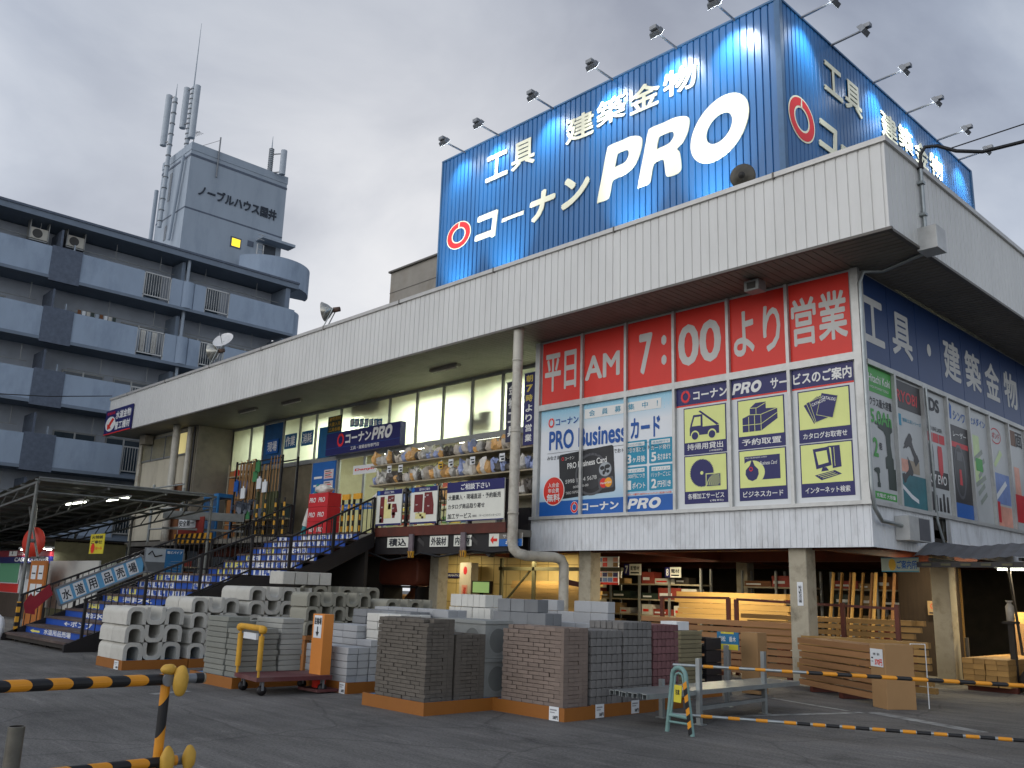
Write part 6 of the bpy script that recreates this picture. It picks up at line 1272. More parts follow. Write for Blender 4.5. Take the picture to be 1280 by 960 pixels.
# shells are drawn touching: alternate ones upside down, as stacked in the yard
gutter_stack(-17.08, 6.76, 3, 3, PZ, .36, .315, .6, m_gut[0], 'pale concrete gutter stacked in the near left stack by the stairs')
gutter_stack(-17.08, 7.98, 3, 4, PZ, .33, .285, .6, m_gut[0], 'pale concrete gutter in the second stack, behind the slabs', 2)
gutter_stack(-17.05, 9.15, 4, 5, PZ, .36, .275, .6, m_gut[0], 'pale concrete gutter in the third stack, below the stair railing', 2)
gutter_stack(-17.05, 10.65, 5, 5, PZ, .34, .285, .6, m_gut[1], 'grey concrete gutter in the long back stack below the stair railing', 1)
for i in range(4): put(box_mesh('gutter_cover', .55, .28, .26, m_gut[0], .01), 'concrete_block', -17.3, 10.0 + .3 * i, 1.6, 0, 'pale concrete block on top of the long back gutter stack', 'block', 'blocks on the long back gutter stack')
gutter_stack(-15.6, 9.6, 5, 3, .65, .3, .27, .6, m_gut[1], 'grey concrete gutter in the right hand back stack, under the red tarp', 1)
gutter_stack(-15.2, 11.2, 4, 3, .55, .3, .27, .6, m_gut[1], 'weathered grey gutter in the farthest stack, before the concrete column', 1)
for (x0, x1, y0, y1, z1, lb) in ((-16.3, -15.55, 9.6, 11.1, .645, 'timber platform under the right hand back gutter stack'), (-15.85, -15.15, 11.2, 12.5, .545, 'timber platform under the farthest gutter stack'), (-17.7, -17.0, 9.1, 12.45, .148, 'timber platform under the two stacks below the stair railing')):
    q = MB(); q.box(x0, x1, y0, y1, z1 - .08, z1, m_ply)
    for x in (x0 + .05, x1 - .15):
        for y in (y0 + .02, (y0 + y1) / 2, y1 - .12): q.box(x, x + .1, y, y + .1, 0, z1 - .08, m_ply)
    tag(q.build('timber_platform', loc=((x0 + x1) / 2, y0, 0)), lb, 'platform')
# flat kerb slabs
m_slabg = mat('slab_grey', '7f8078', .85, .12, 3, .2, 40, rnd=.12, dirt='5d5d56', dirtamt=.4)
def slab_stack(x0, x1, y0, y1, z0, n, th, label, m=None, jig=.012):
    me = box_mesh('slab', x1 - x0, y1 - y0, th - .006, m or m_slabg, .006)
    for i in range(n): put(me, 'concrete_flagstone', (x0 + x1) / 2 + random.uniform(-jig, jig), (y0 + y1) / 2 + random.uniform(-jig, jig), z0 + i * th, random.uniform(-.01, .01), label, 'slab', 'concrete slabs: ' + label)
slab_stack(-14.55, -13.86, 7.1, 7.48, PZ, 11, .083, 'flat grey slab in the tall left slab stack behind the trolley')
slab_stack(-13.85, -13.42, 7.12, 7.78, PZ, 9, .083, 'flat grey slab in the lower slab stack right behind the trolley handle')
slab_stack(-14.3, -13.45, 7.85, 8.25, PZ, 11, .082, 'pale grey slab in the slab stack beside the parking post', mat('slab_pale', '9a9a93', .85, .1, 3, .2, 40, rnd=.1))
slab_stack(-14.8, -14.35, 7.6, 8.1, PZ, 10, .083, 'flat grey slab in the hidden slab stack behind the tall left one')
# pale concrete blocks
m_blk_ = mat('concrete_block_pale', 'a3a5a6', .88, .08, 4, .3, 50, rnd=.12, dirt='7f8082', dirtamt=.35); m_blk2 = mat('concrete_block_white', 'c9c8c0', .88, .07, 4, .3, 50, rnd=.08, dirt='9a978c', dirtamt=.35); m_blk3 = mat('concrete_block_grey', '77797a', .88, .1, 4, .3, 50, rnd=.12)
def blocks(x0, y0, z0, nx, ny, nz, sx, sy, sz, m, label, jig=.006, gap=.006, skip=None):
    me = box_mesh('block', sx - gap, sy - gap, sz - gap, m, .006)
    for iz in range(nz):
        for iy in range(ny):
            for ix in range(nx):
                if iy > 0 and ix < nx - 1 and iz < nz - 1: continue
                if skip and skip(ix, iy, iz): continue
                put(me, 'concrete_block', x0 + sx * (ix + .5) + random.uniform(-jig, jig), y0 + sy * (iy + .5) + random.uniform(-jig, jig), z0 + iz * sz, random.uniform(-.012, .012), label, 'block', 'concrete blocks: ' + label)
blocks(-13.3, 8.24, PZ, 3, 2, 5, .4, .2, .105, m_blk_, 'pale block in the stack right behind the parking post', skip=None)
blocks(-13.3, 8.66, PZ, 3, 2, 8, .4, .2, .105, m_blk_, 'pale block in the stepped back row behind the parking post', skip=lambda a, b, c: c > 5 and a == 2)
blocks(-13.3, 9.1, PZ + .36, 4, 2, 6, .4, .2, .12, m_blk3, 'darker grey block in the upper rows left of the dark pavers')
blocks(-12.45, 8.8, PZ, 3, 3, 8, .3, .2, .13, m_blk2, 'whitish block directly left of the dark paver stack')
blocks(-13.3, 9.55, PZ + .5, 5, 2, 5, .4, .2, .125, m_blk_, 'pale block in the long row behind the dark pavers')
blocks(-12.35, 10.45, PZ, 7, 3, 5, .152, .2, .19, m_blk2, 'white block in the lower part of the tall white stack')
blocks(-12.35, 10.45, 1.105, 7, 3, 1, .152, .2, .21, m_blk2, 'white block in the middle layer of the tall white stack')
blocks(-12.35, 10.47, 1.32, 6, 2, 1, .152, .2, .21, m_blk2, 'white block on the top layer of the tall white stack')
plinth(-13.35, -11.25, 9.06, 9.5, PZ + .355, 'timber stand under the grey block rows'); plinth(-13.35, -11.25, 9.52, 10.0, PZ + .495, 'timber stand under the long pale block row'); pallet(-12.4, -11.2, 10.4, 11.1, 'orange skirted pallet under the tall white block stack', .14)
# planter blocks and hollow blocks behind the brown pavers
blocks(-10.9, 10.15, .53, 3, 2, 4, .39, .19, .19, m_blk3, 'grey hollow block behind the pit rings'); blocks(-10.85, 10.2, 1.29, 3, 1, 1, .3, .25, .2, m_blk3, 'dark grey planter block on the stack right of the white blocks')
blocks(-11.6, 12.0, .53, 4, 1, 5, .39, .19, .19, m_blk_, 'pale hollow block in the row behind the pit rings, before the lumber', skip=lambda a, b, c: c == 4 and a in (1,))
blocks(-10.7, 11.0, .55, 4, 1, 3, .4, .2, .2, m_blk_, 'pale block between the white stack and the grey setts')
for x0, x1, y0, y1, z1_, lb in ((-10.95, -9.7, 10.12, 10.6, .525, 'hollow blocks behind the pit rings'), (-11.65, -10.0, 11.95, 12.42, .525, 'row of hollow blocks left of the grey setts'), (-10.75, -9.05, 10.96, 11.3, .545, 'blocks beside the grey setts')): plinth(x0, x1, y0, y1, z1_, 'timber stand under the ' + lb)
# cement pit rings; round recesses are flat discs, their shade put into the colour
m_pit = mat('pit_concrete', '8d8f8b', .85, .1, 3, .2, 40, dirt='62645f', dirtamt=.45)
for k in range(2):
    z0 = .142 + .52 * k; x0, x1, y0, y1 = -10.75, -9.72, 8.92, 9.42; t = thing('pit_ring', ('lower' if k == 0 else 'upper') + ' concrete pit ring with round knockouts between the paver stacks', 'pit ring', ((x0 + x1) / 2, (y0 + y1) / 2, z0)); q = MB()
    q.box(x0, x1, y0, y0 + .07, z0, z0 + .47, m_pit); q.box(x0, x1, y1 - .07, y1, z0, z0 + .47, m_pit); q.box(x0, x0 + .07, y0 + .07, y1 - .07, z0, z0 + .47, m_pit); q.box(x1 - .07, x1, y0 + .07, y1 - .07, z0, z0 + .47, m_pit)
    q.box(x0 - .02, x1 + .02, y0 - .02, y1 + .02, z0 + .472, z0 + .518, m_pit); q.build('ring', t)
    q = MB(); mr_ = mat('pit_recess_shade', '6e706c', .9, .1, 3)
    for cx_ in (x0 + .27, x1 - .27): q.ell((cx_, y0 - .001, z0 + .24), UX, UZ, .19, .2, m_pit, 24, .006, (.16, .17)); q.ell((cx_, y0 - .001, z0 + .24), UX, UZ, .16, .17, mr_, 24, .002)
    q.ell((x1 + .001, (y0 + y1) / 2, z0 + .24), UY, UZ, .2, .2, m_pit, 24, .006, (.17, .17)); q.ell((x1 + .001, (y0 + y1) / 2, z0 + .24), UY, UZ, .17, .17, mr_, 24, .002); q.build('knockout', t)
# pavers, each brick its own object
def pavers(x0, x1, y0, y1, z0, nz, bl, bw, bh, m, label, group, missing_top=0, seed=0, faces='fr'):
    r = random.Random(seed); g_ = .006; long_x = box_mesh('paver_a', bl - g_, bw - g_, bh - .005, m, .004, .002, 3); long_y = box_mesh('paver_b', bw - g_, bl - g_, bh - .005, m, .004, .002, 4); rest = MB(); cnt = 0
    for k in range(nz):
        z = z0 + k * bh; off = (k % 2) * bl / 2; top = k == nz - 1
        dx_ = .006 * math.sin(k * .7 + seed); dy_ = .006 * math.cos(k * .9 + seed)
        def lay(me, x, y, own):
            nonlocal cnt
            if own: put(me, 'dark_paver' if 'dark' in label else 'brown_paver', x + dx_ + r.uniform(-.007, .007), y + dy_ + r.uniform(-.007, .007), z, r.uniform(-.025, .025), label, 'paver', group).scale = (r.uniform(.97, 1.005), r.uniform(.96, 1.02), 1); cnt += 1
            else:
                sx = bl if me is long_x else bw; sy = bw if me is long_x else bl; rest.box(x - sx / 2 + .002, x + sx / 2 - .002, y - sy / 2 + .002, y + sy / 2 - .002, z, z + bh - .002, m)
        # front and back rows (stretchers along x)
        for row, yy2 in (('f', y0 + bw / 2), ('b', y1 - bw / 2)):
            x = x0 + (bl / 2 if off == 0 else bl / 4)
            if off: 
                pass
            xs = []; c = x0
            if off: xs.append((c, c + bl / 2)); c += bl / 2
            while c + bl <= x1 + .001: xs.append((c, c + bl)); c += bl
            if x1 - c > .03: xs.append((c, x1))
            for a, b in xs:
                if top and missing_top and row == 'f' and r.random() < missing_top: continue
                if abs(b - a - bl) < .005: lay(long_x, (a + b) / 2, yy2, row == 'f')
                else: lay(long_y if abs(b - a - bw) < .012 else long_y, (a + b) / 2, yy2 + (bl - bw) / 2 * (1 if row == 'f' else -1) if False else yy2, row == 'f') if False else (rest if row == 'b' else rest).box(a + .002, b - .002, yy2 - bw / 2 + .002, yy2 + bw / 2 - .002, z, z + bh - .002, m)
        # right and left rows (stretchers along y)
        for row, xx in (('r', x1 - bw / 2), ('l', x0 + bw / 2)):
            c = y0 + bw; 
            if off: rest.box(xx - bw / 2 + .002, xx + bw / 2 - .002, c + .002, c + bl / 2 - .002, z, z + bh - .002, m); c += bl / 2
            while c + bl <= y1 - bw + .001: lay(long_y, xx, c + bl / 2, row == 'r'); c += bl
            if y1 - bw - c > .03: rest.box(xx - bw / 2 + .002, xx + bw / 2 - .002, c + .002, y1 - bw - .002, z, z + bh - .002, m)
        if top:
            yy2 = y0 + bw * 1.5
            while yy2 < y1 - bw:
                x = x0 + bw + bl / 2
                while x + bl / 2 < x1 - bw: lay(long_x, x, yy2, not (missing_top and r.random() < .3)) if not (missing_top and r.random() < .2) else None; x += bl
                yy2 += bw
    if rest.v: tag(rest.build('paver_mass', loc=((x0 + x1) / 2, (y0 + y1) / 2, z0)), 'cut and rear ' + label.split(' in ')[0] + 's filling the ' + label.split(' in the ')[1], 'pavers', None, 'stuff')
    return cnt
m_pvd = mat('paver_dark', '5d574f', .9, .14, 8, .3, 60, rnd=.1); m_pvb = mat('paver_brown', '7b6d63', .9, .12, 8, .3, 60, rnd=.1); m_pvg = mat('paver_grey', '6e6c69', .9, .12, 8, .3, 60, rnd=.1); m_pvr = mat('paver_red', '6f4d4e', .9, .12, 8, .3, 60, rnd=.14)
c1 = pavers(-10.72, -9.62, 7.78, 8.26, PZ, 21, .2, .1, .05, m_pvd, 'dark grey paver in the taller dark stack', 'dark pavers of the taller stack', .35, 1)
c2 = pavers(-10.6, -9.62, 8.3, 8.84, PZ, 17, .2, .1, .05, m_pvd, 'dark grey paver in the lower dark stack', 'dark pavers of the lower stack', 0, 2)
c3 = pavers(-9.42, -8.26, 8.98, 9.46, PZ, 19, .2, .1, .0525, m_pvb, 'brown paver in the brown stack', 'brown pavers', .3, 3)
def setts(x0, x1, y0, y1, z0, nz, s, h, m, label, group, seed, step=None):
    r = random.Random(seed); me = box_mesh('sett', s - .007, s - .007, h - .006, m, .006, .002, 5); n = 0; nx = int(round((x1 - x0) / s)); ny = int(round((y1 - y0) / s)); rest = MB()
    for k in range(nz):
        for i in range(nx):
            for j in range(ny):
                vis = i == nx - 1 or j == 0 or k == nz - 1
                if step and k >= nz - 2 and j >= step: continue
                if not vis and not (j == ny - 1 or i == 0): continue
                x, y, z = x1 - s * (nx - i - .5), y0 + s * (j + .5), z0 + k * h
                if (i == nx - 1 or k == nz - 1): put(me, 'cube_sett', x + r.uniform(-.003, .003), y + r.uniform(-.003, .003), z, r.uniform(-.035, .035), label, 'sett', group).scale = (r.uniform(.95, 1.02), r.uniform(.95, 1.01), 1); n += 1
                else: rest.box(x - s / 2 + .002, x + s / 2 - .002, y - s / 2 + .002, y + s / 2 - .002, z, z + h - .002, m)
    tag(rest.build('sett_mass', loc=((x0 + x1) / 2, (y0 + y1) / 2, z0)), 'rear and front ' + label.split(' in ')[0] + 's of the ' + label.split(' in the ')[1], 'setts', None, 'stuff'); return n
c4 = setts(-8.9, -8.25, 9.52, 10.17, PZ, 9, .1083, .108, m_pvg, 'grey cube sett in the stack beside the brown pavers', 'grey setts beside the brown pavers', 6)
c5 = setts(-8.9, -8.25, 10.2, 10.85, PZ, 10, .1083, .108, m_pvg, 'grey cube sett in the taller stack beside the red setts', 'grey setts beside the red setts', 7)
c6 = setts(-8.9, -8.28, 10.92, 11.53, PZ, 10, .1033, .104, m_pvr, 'red cube sett in the red stack', 'red setts', 8)
print('pavers', c1, c2, c3, c4, c5, c6)
slab_stack(-9.6, -8.9, 12.45, 13.05, PZ, 13, .07, 'olive sandstone slab in the stack right of the red setts', mat('slab_olive', '7b7358', .85, .12, 3, .2, 30, rnd=.12))
pallet(-9.65, -8.85, 12.44, 13.55, 'orange skirted pallet under the olive slabs', .15)
q = MB(); q.box(-9.3, -8.98, 12.46, 12.8, 1.065, 1.2, m_wht); tag(q.build('price_block', loc=(-9.1, 12.6, 1.065)), 'white price card block on top of the olive slabs', 'card')
m_crate = mat('black_plastic', '1c1b1f', .5, .2, 4)
for k in range(4):
    q = MB(); x0, x1, y0, y1, z0 = -9.5, -8.85, 13.1, 13.54, .15 + .2 * k
    q.box(x0, x1, y0, y1, z0, z0 + .03, m_crate)
    for a in (x0, x1 - .04): q.box(a, a + .04, y0, y1, z0 + .03, z0 + .19, m_crate)
    for a in (y0, y1 - .04): q.box(x0 + .04, x1 - .04, a, a + .04, z0 + .03, z0 + .07, m_crate); q.box(x0 + .04, x1 - .04, a, a + .04, z0 + .14, z0 + .19, m_crate)
    tag(q.build('plastic_crate', loc=((x0 + x1) / 2, y0, z0)), ('lowest', 'second lowest', 'second highest', 'highest')[k] + ' black plastic crate in the stack behind the olive slabs', 'crate')

# platform trolley with padded yellow handle
t = thing('platform_trolley', 'flat maroon trolley with a yellow padded handle before the slabs', 'trolley', (-12.9, 7.4, 0)); m_mar = mat('trolley_maroon', '5a2f30', .6, .15, 4, dirt='7a6660', dirtamt=.5); m_pad = mat('yellow_foam', 'c6952f', .7, .15, 8, .2, 20, dirt='7d6331', dirtamt=.5)
wA, wB, wC = V((-13.2, 6.98, 0)), V((-12.42, 6.88, 0)), V((-13.05, 8.3, 0)); ex = (wB - wA).normalized(); ey = V((-ex.y, ex.x, 0)); o = wA - ex * .06; Wd, Ld = .9, 1.2
q = MB(); P = lambda a, b, z: o + ex * a + ey * b + UZ * z
def obox(q, a0, a1, b0, b1, z0, z1, m): q.raw([P(a, b, z) for z in (z0, z1) for a, b in ((a0, b0), (a1, b0), (a1, b1), (a0, b1))], MB.BF, m)
obox(q, 0, Wd, 0, Ld, .2, .26, m_mar); q.build('deck', t)
for a, b in ((.08, .12), (Wd - .08, .12), (.08, Ld - .12), (Wd - .08, Ld - .12)):
    q = MB(); c = P(a, b, .07); q.lathe(c - ex * .025, ex, [(0, 0), (0, .07), (.05, .07), (.05, 0)], m_black, 14); wo = q.build('wheel', t); q = MB(); q.bar(P(a - .04, b, .07), P(a - .04, b, .2), .03, .015, m_lampgrey); q.bar(P(a + .04, b, .07), P(a + .04, b, .2), .03, .015, m_lampgrey); q.build('fork', wo)
q = MB(); q.tube([P(.02, .03, .26), P(.02, .03, .9), P(.06, .03, .95), P(Wd - .06, .03, .95), P(Wd - .02, .03, .9), P(Wd - .02, .03, .26)], .02, m_pad, 8); q.build('handle', t)
q = MB()
for a in (.02, Wd - .02): q.tube([P(a, .03, .36), P(a, .03, .5), P(a, .03, .62), P(a, .03, .84)], .04, m_pad, 12)
q.tube([P(.0, .03, .95), P(Wd, .03, .95)], .045, m_pad, 12)
for a in (.0, Wd): lump(q, P(a, .03, .93), .062, .062, .062, m_pad, 3, .05)
q.build('padding', t); q = MB(); obox(q, .2, .7, .01, .05, .78, .87, m_wht); q.build('label_plate', t)

# orange parking post
a = V((-12.5, 8.02, 0)); t = thing('parking_post', 'orange board post with a white bicycle parking sign and arrow on a red base', 'sign post', a); q = MB(); q.box(a.x - .28, a.x + .28, a.y - .2, a.y + .2, .02, .06, m_mar); q.box(a.x - .12, a.x + .1, a.y - .05, a.y + .05, .06, .2, m_pred); q.build('base', t)
q = MB(); q.box(a.x - .17, a.x + .15, a.y - .09, a.y + .09, .2, 1.16, mat('post_orange', 'cf8238', .55, .08, 2)); q.build('board', t, bevel=.006)
q = MB(); o = V((a.x - .17, a.y - .092, .2)); q.rect(o, UX, UZ, .05, .27, .6, .94, m_wht, .002); q.text('駐輪場', o, UX, UZ, .06, .8, .2, .11, m_txtd, .035, 0, .004); q.poly(o, UX, UZ, [(.16, .62), (.21, .69), (.175, .69), (.175, .77), (.145, .77), (.145, .69), (.11, .69)], m_txtd, .004); q.build('sign_plate', t)

# ------------------------------------------------------------------ striped pipe barrier, left foreground
m_pyel = mat('barrier_yellow', 'd08a1f', .5, .08, 5, dirt='8a6a33', dirtamt=.35); m_pblk = mat('barrier_black', '1b1b1c', .5, .2, 5); m_padb = mat('yellow_rubber', 'c49a3c', .6, .12, 6, .2, 25, dirt='7f6a3a', dirtamt=.45)
def striped(mb, A, B, r, pitch, twist=.6, n=16, duty=.5, shift=0):
    """pipe with spiral two-colour bands"""
    A, B = V(A), V(B); d = (B - A); L_ = d.length; d.normalize(); a = d.cross(UZ if abs(d.z) < .9 else UX).normalized(); b = d.cross(a); k = int(L_ / pitch * 2) + 3
    for i in range(-2, k):
        m = m_pyel if i % 2 else m_pblk; s0, s1 = i * pitch / 2 + shift, (i + 1) * pitch / 2 + shift
        for j in range(n):
            t0, t1 = 2 * math.pi * j / n, 2 * math.pi * (j + 1) / n; q0, q1 = twist * r * math.cos(t0), twist * r * math.cos(t1); f = lambda s, tt: A + d * min(max(s, 0), L_) + (a * math.cos(tt) + b * math.sin(tt)) * r
            p = [f(s0 + q0, t0), f(s1 + q0, t0), f(s1 + q1, t1), f(s0 + q1, t1)]
            if (p[1] - p[0]).length < 1e-5 and (p[2] - p[3]).length < 1e-5: continue
            mb.face(p[::-1], m, True)
    for s, fl in ((0, 1), (L_, 0)):
        ring = [A + d * s + (a * math.cos(2 * math.pi * j / n) + b * math.sin(2 * math.pi * j / n)) * r for j in range(n)]; mb.face(ring if fl else ring[::-1], m_pblk)
pa, pb = at_z(208, 848, 1.06), at_z(258, 846.5, 1.05); u_ = V((-.03, 1, 0)).normalized()
px_ = pa.x; t = thing('pipe_barrier', 'yellow and black striped pipe barrier with rubber pads, left foreground', 'barrier', (px_, pa.y, 0))
zt = 1.055; zl = .62
q = MB(); striped(q, (px_, .1, zt), (px_, pa.y + .06, zt), .031, .2, 1.2, shift=.06); q.build('top_pipe', t)
q = MB(); q.tube([(px_, pa.y + .06, zt), (px_, pa.y + .19, zt)], .027, m_lampgrey, 14); q.tube([(px_, pa.y + .17, zt), (px_, pa.y + .215, zt)], .03, m_pblk, 14); q.lathe((px_, pa.y + .215, zt), UY, [(0, .03), (.012, .028), (.016, 0)], mat('worn_tip', '9b8f78', .6, .2), 14); q.build('pipe_end', t)
q = MB(); striped(q, (px_ + .0, pa.y + .0, 0.0), (px_ + .0, pa.y + .0, zt + .02), .026, .34, 1.4, shift=.1); q.build('post', t)
q = MB(); striped(q, (px_ + .02, .2, zl - .0), (px_ + .02, pa.y + .1, zl), .028, .2, 1.0, shift=.02); q.build('lower_pipe', t)
def padlump(c, sx, sy, sz, seed):
    q = MB(); lump(q, c, sx, sy, sz, m_padb, seed, .07); return q
c0 = V((px_ + .02, pa.y, zt))
q = padlump(c0 + V((.0, .0, .055)), .045, .045, .03, 1); q.build('rubber_pad', t)
q = padlump(c0 + V((.05, .055, -.005)), .036, .042, .085, 2); q.build('rubber_pad', t)
q = padlump(V((px_ + .06, pa.y + .03, zl + .005)), .036, .04, .08, 4); q.build('rubber_pad', t)
q = padlump(V((px_ + .05, pa.y + .16, zl + .01)), .03, .038, .07, 5); q.build('rubber_pad', t)
q = MB(); q.tube([(px_ - .03, pa.y + .0, zt), (px_ + .04, pa.y + .0, zt)], .036, m_lampgrey, 12); q.tube([(px_ - .0, pa.y + .02, zl), (px_ + .0, pa.y + .2, zl)], .03, m_lampgrey, 12); q.build('clamp', t)
a = at_z(21, 908, .93); t = thing('pipe_bollard', 'short bare steel pipe bollard in the bottom left corner', 'bollard', (a.x, a.y, 0)); m_steelp = mat('bare_steel', '6f6c63', .45, .25, 8, metal=.5, dirt='4a443a', dirtamt=.6, dscale=6)
q = MB(); r = .036; q.tube([(a.x, a.y, 0), (a.x, a.y, .93)], r, m_steelp, 20, False); q.tube([(a.x, a.y, .93), (a.x, a.y, .5)], r - .005, m_dark, 20, False); q.lathe((a.x, a.y, .93), UZ, [(0, r), (.001, r - .005)], m_steelp, 20); q.build('pipe', t)

# ------------------------------------------------------------------ A frame barrier on the right
fa, fb = V((-6.97, 9.45, 0)), V((-6.53, 9.36, 0)); mid = (fa + fb) / 2; e1 = (fb - fa).normalized(); m_frm = mat('frame_green', '6f8f8a', .5, .15, 5, dirt='4c625e', dirtamt=.4)
t = thing('barrier_stand', 'pale green A frame barrier stand with a hazard striped leg', 'barrier stand', mid); top = mid + UZ * .78
def fr3(a, z): return mid + e1 * a + UZ * z
q = MB(); P_ = [fr3(-.22, 0), fr3(-.12, .62)] + [fr3(.12 * math.cos(R_(180 - 30 * i)) * 1.0, .66 + .1 * math.sin(R_(180 - 30 * i))) for i in range(7)] + [fr3(.12, .62), fr3(.22, 0)]
q.tube(P_, .028, m_frm, 10); P2 = [fr3(-.15, .2), fr3(-.07, .62)] + [fr3(.07 * math.cos(R_(180 - 45 * i)), .64 + .06 * math.sin(R_(180 - 45 * i))) for i in range(5)] + [fr3(.07, .62), fr3(.15, .2)]; q.tube(P2, .014, m_frm, 8)
q.tube([fr3(-.19, .2), fr3(.19, .2)], .022, m_frm, 8); q.tube([fr3(-.17, .12), fr3(.19, .13)], .014, m_frm, 8); q.build('frame', t)
q = MB(); n_ = e1.cross(UZ); A, B = fr3(.125, .6) + n_ * .03, fr3(.215, .02) + n_ * .03; dd = (B - A) / 8
for k in range(8):
    s0 = A + dd * k; s1 = A + dd * (k + 1); skew = V((0, 0, .02)); q.face([s0 - e1 * .03 - skew, s1 - e1 * .03 - skew, s1 + e1 * .03 + skew, s0 + e1 * .03 + skew], m_pyel if k % 2 == 0 else m_pblk)
q.build('hazard_tape', t); q = MB(); o = fr3(-.06, .36) + n_ * .035; q.prism([(0, 0), (.13, 0), (.15, .2), (.02, .2)], o, e1, UZ, .004, mat('tag_yellow', 'cdbf3a', .5, .05)); q.text('注意', o + n_ * .004, e1, UZ, .04, .09, .07, .06, m_txtd, .03, 0, .006); q.build('warning_tag', t)
ya = at_z(846, 831, .72); d1 = (V((-3.2, 12.05, .72)) - V((ya.x, ya.y, .72)))
t = thing('barrier_pipe', 'upper striped barrier pipe resting in the green stand, grey near the stand', 'pipe', (ya.x, ya.y, .72)); A = V((ya.x, ya.y, .72)); B = A + d1 * 1.3; M1 = A + d1 * .36
q = MB(); q.tube([A - d1.normalized() * .05, M1], .02, m_galv, 10); q.build('bare_section', t); q = MB(); striped(q, M1, B, .024, .34, 1.2); q.build('striped_section', t)
q = MB()
for k in range(4): p = A + d1.normalized() * (.35 + .33 * k); q.tube([p, p + d1.normalized() * .13], .0212, m_pyel, 10)
q.build('worn_band', t)
yb = at_z(846, 893, .16); d2 = V((-3.2, 11.8, .15)) - yb; t = thing('barrier_pipe', 'lower worn grey and yellow banded barrier pipe near the ground', 'pipe', yb); q = MB(); B = yb + d2 * 1.3; q.tube([yb - d2.normalized() * .08, B], .02, m_galv, 10); q.build('bare_section', t); q = MB()
for k in range(18): p = yb + d2.normalized() * (.3 + .33 * k); q.tube([p, p + d2.normalized() * .14], .0215, m_pyel, 10); q.tube([p + d2.normalized() * .15, p + d2.normalized() * .3], .0213, m_pblk, 10) if k > 2 else None
q.build('striped_section', t); q = MB(); lump(q, yb - d2.normalized() * .06, .03, .03, .03, m_lampgrey, 2, .05); q.build('end_cap', t)
# galvanised channel rack
t = thing('steel_stock_rack', 'low galvanised rack with four uprights for steel channels', 'rack', (-7.2, 11, 0)); rx0, rx1 = -7.72, -7.1
for x, y, h in ((-7.08, 10.3, .82), (-7.2, 12.1, .86), (-7.75, 10.4, .5), (-7.95, 12.3, .9)): q = MB(); q.box(x - .03, x + .03, y - .03, y + .03, 0.01, h, m_galv); q.box(x - .07, x + .07, y - .06, y + .06, 0, .012, m_galv); q.build('upright', t)
q = MB(); q.bar((-7.08, 10.3, .2), (-7.2, 12.1, .2), .05, .05, m_galv); q.bar((-7.75, 10.4, .33), (-7.08, 10.3, .33), .05, .05, m_galv); q.bar((-7.95, 12.3, .33), (-7.2, 12.1, .33), .05, .05, m_galv); q.build('rail', t)
me = None
for i in range(8):
    q = MB(); x = -7.72 + .078 * i; y0, y1 = 9.25 + random.uniform(-.05, .05), 12.95; z = .36; w_, h_, tt = .07, .06, .006
    q.box(x, x + w_, y0, y1, z + h_ - tt, z + h_, m_galv); q.box(x, x + tt, y0, y1, z, z + h_ - tt, m_galv); q.box(x + w_ - tt, x + w_, y0, y1, z, z + h_ - tt, m_galv)
    tag(q.build('steel_channel', loc=(x, y0, z)), 'long galvanised steel channel lying on the low rack', 'channel', 'steel channels on the low rack')
# ------------------------------------------------------------------ open ground floor: lamps, lumber, racks
WARM = (1, .84, .54)
for x, y, pw, lb in ((-22.6, 18.7, 45, 'over the yellow tiled wall'), (-18.4, 18.6, 90, 'over the pale boards beside the red post'), (-12.6, 18.7, 110, 'over the bright pale lumber'), (-9.6, 18.4, 75, 'behind the near concrete column'), (-15.2, 20.6, 90, 'over the numbered aisles'), (-7.85, 21.1, 90, 'beside the yellow lit passage'), (-18.5, 23.0, 60, 'behind the tiled wall')):
    tubelamp(x, y, 2.86, 1.2, pw * .75, 'tube lamp under the ground floor beams ' + lb, 'ceiling lamps of the open ground floor', WARM, 'x', 'fluorescent_lamp')
m_pine = mat('pine_pale', 'cba25e', .65, .1, 2.5, rnd=.1, stretch=(.4, 6, 6)); m_cedar = mat('cedar_red', '8a6440', .7, .16, 2.5, rnd=.24, stretch=(.4, 6, 6), dirt='6d4731', dirtamt=.4); m_fir = mat('fir_tan', '96733f', .7, .16, 2.5, rnd=.22, stretch=(.4, 6, 6)); m_endg = mat('end_grain', '6b5236', .85, .2, 14)
def timber_stack(x0, x1, y0, z0, rows, cols, w_, h, m, label, name='timber_beam', rot=0, org=None, gap=.006, visible=True, jog=.1):
    b = MB(); L_ = x1 - x0; b.box(-L_ / 2, L_ / 2, 0, w_ - gap, 0, h - (.03 if m is not m_pine else gap), m); me = None
    r = random.Random(int(abs(x0 * 100)))
    first = b.build('proto'); me = first.data; bpy.data.objects.remove(first)
    for k in range(rows):
        for c in range(cols):
            if visible and c > 0 and k < rows - 1: continue
            x = (x0 + x1) / 2 + r.uniform(-jog, jog); y = y0 + c * w_ + r.uniform(-.006, .006)
            p = V((x, y, z0 + k * h))
            if org is not None: d = V((math.cos(rot), math.sin(rot), 0)); n = V((-d.y, d.x, 0)); p = V(org) + d * (x - x0) + n * (y - y0) + UZ * k * h
            put(me, name, p.x, p.y, p.z, rot + r.uniform(-.003, .003), label, 'timber', 'timbers: ' + label)
def bearers(x0, x1, y0, y1, z0, z1, label, n=3):
    t = thing('lumber_stand', label, 'stand', ((x0 + x1) / 2, y0, z0))
    for i in range(n): x = x0 + .2 + (x1 - x0 - .5) * i / (n - 1); q = MB(); q.box(x, x + .1, y0, y1, z0, z1, m_redsteel); q.build('bearer', t)
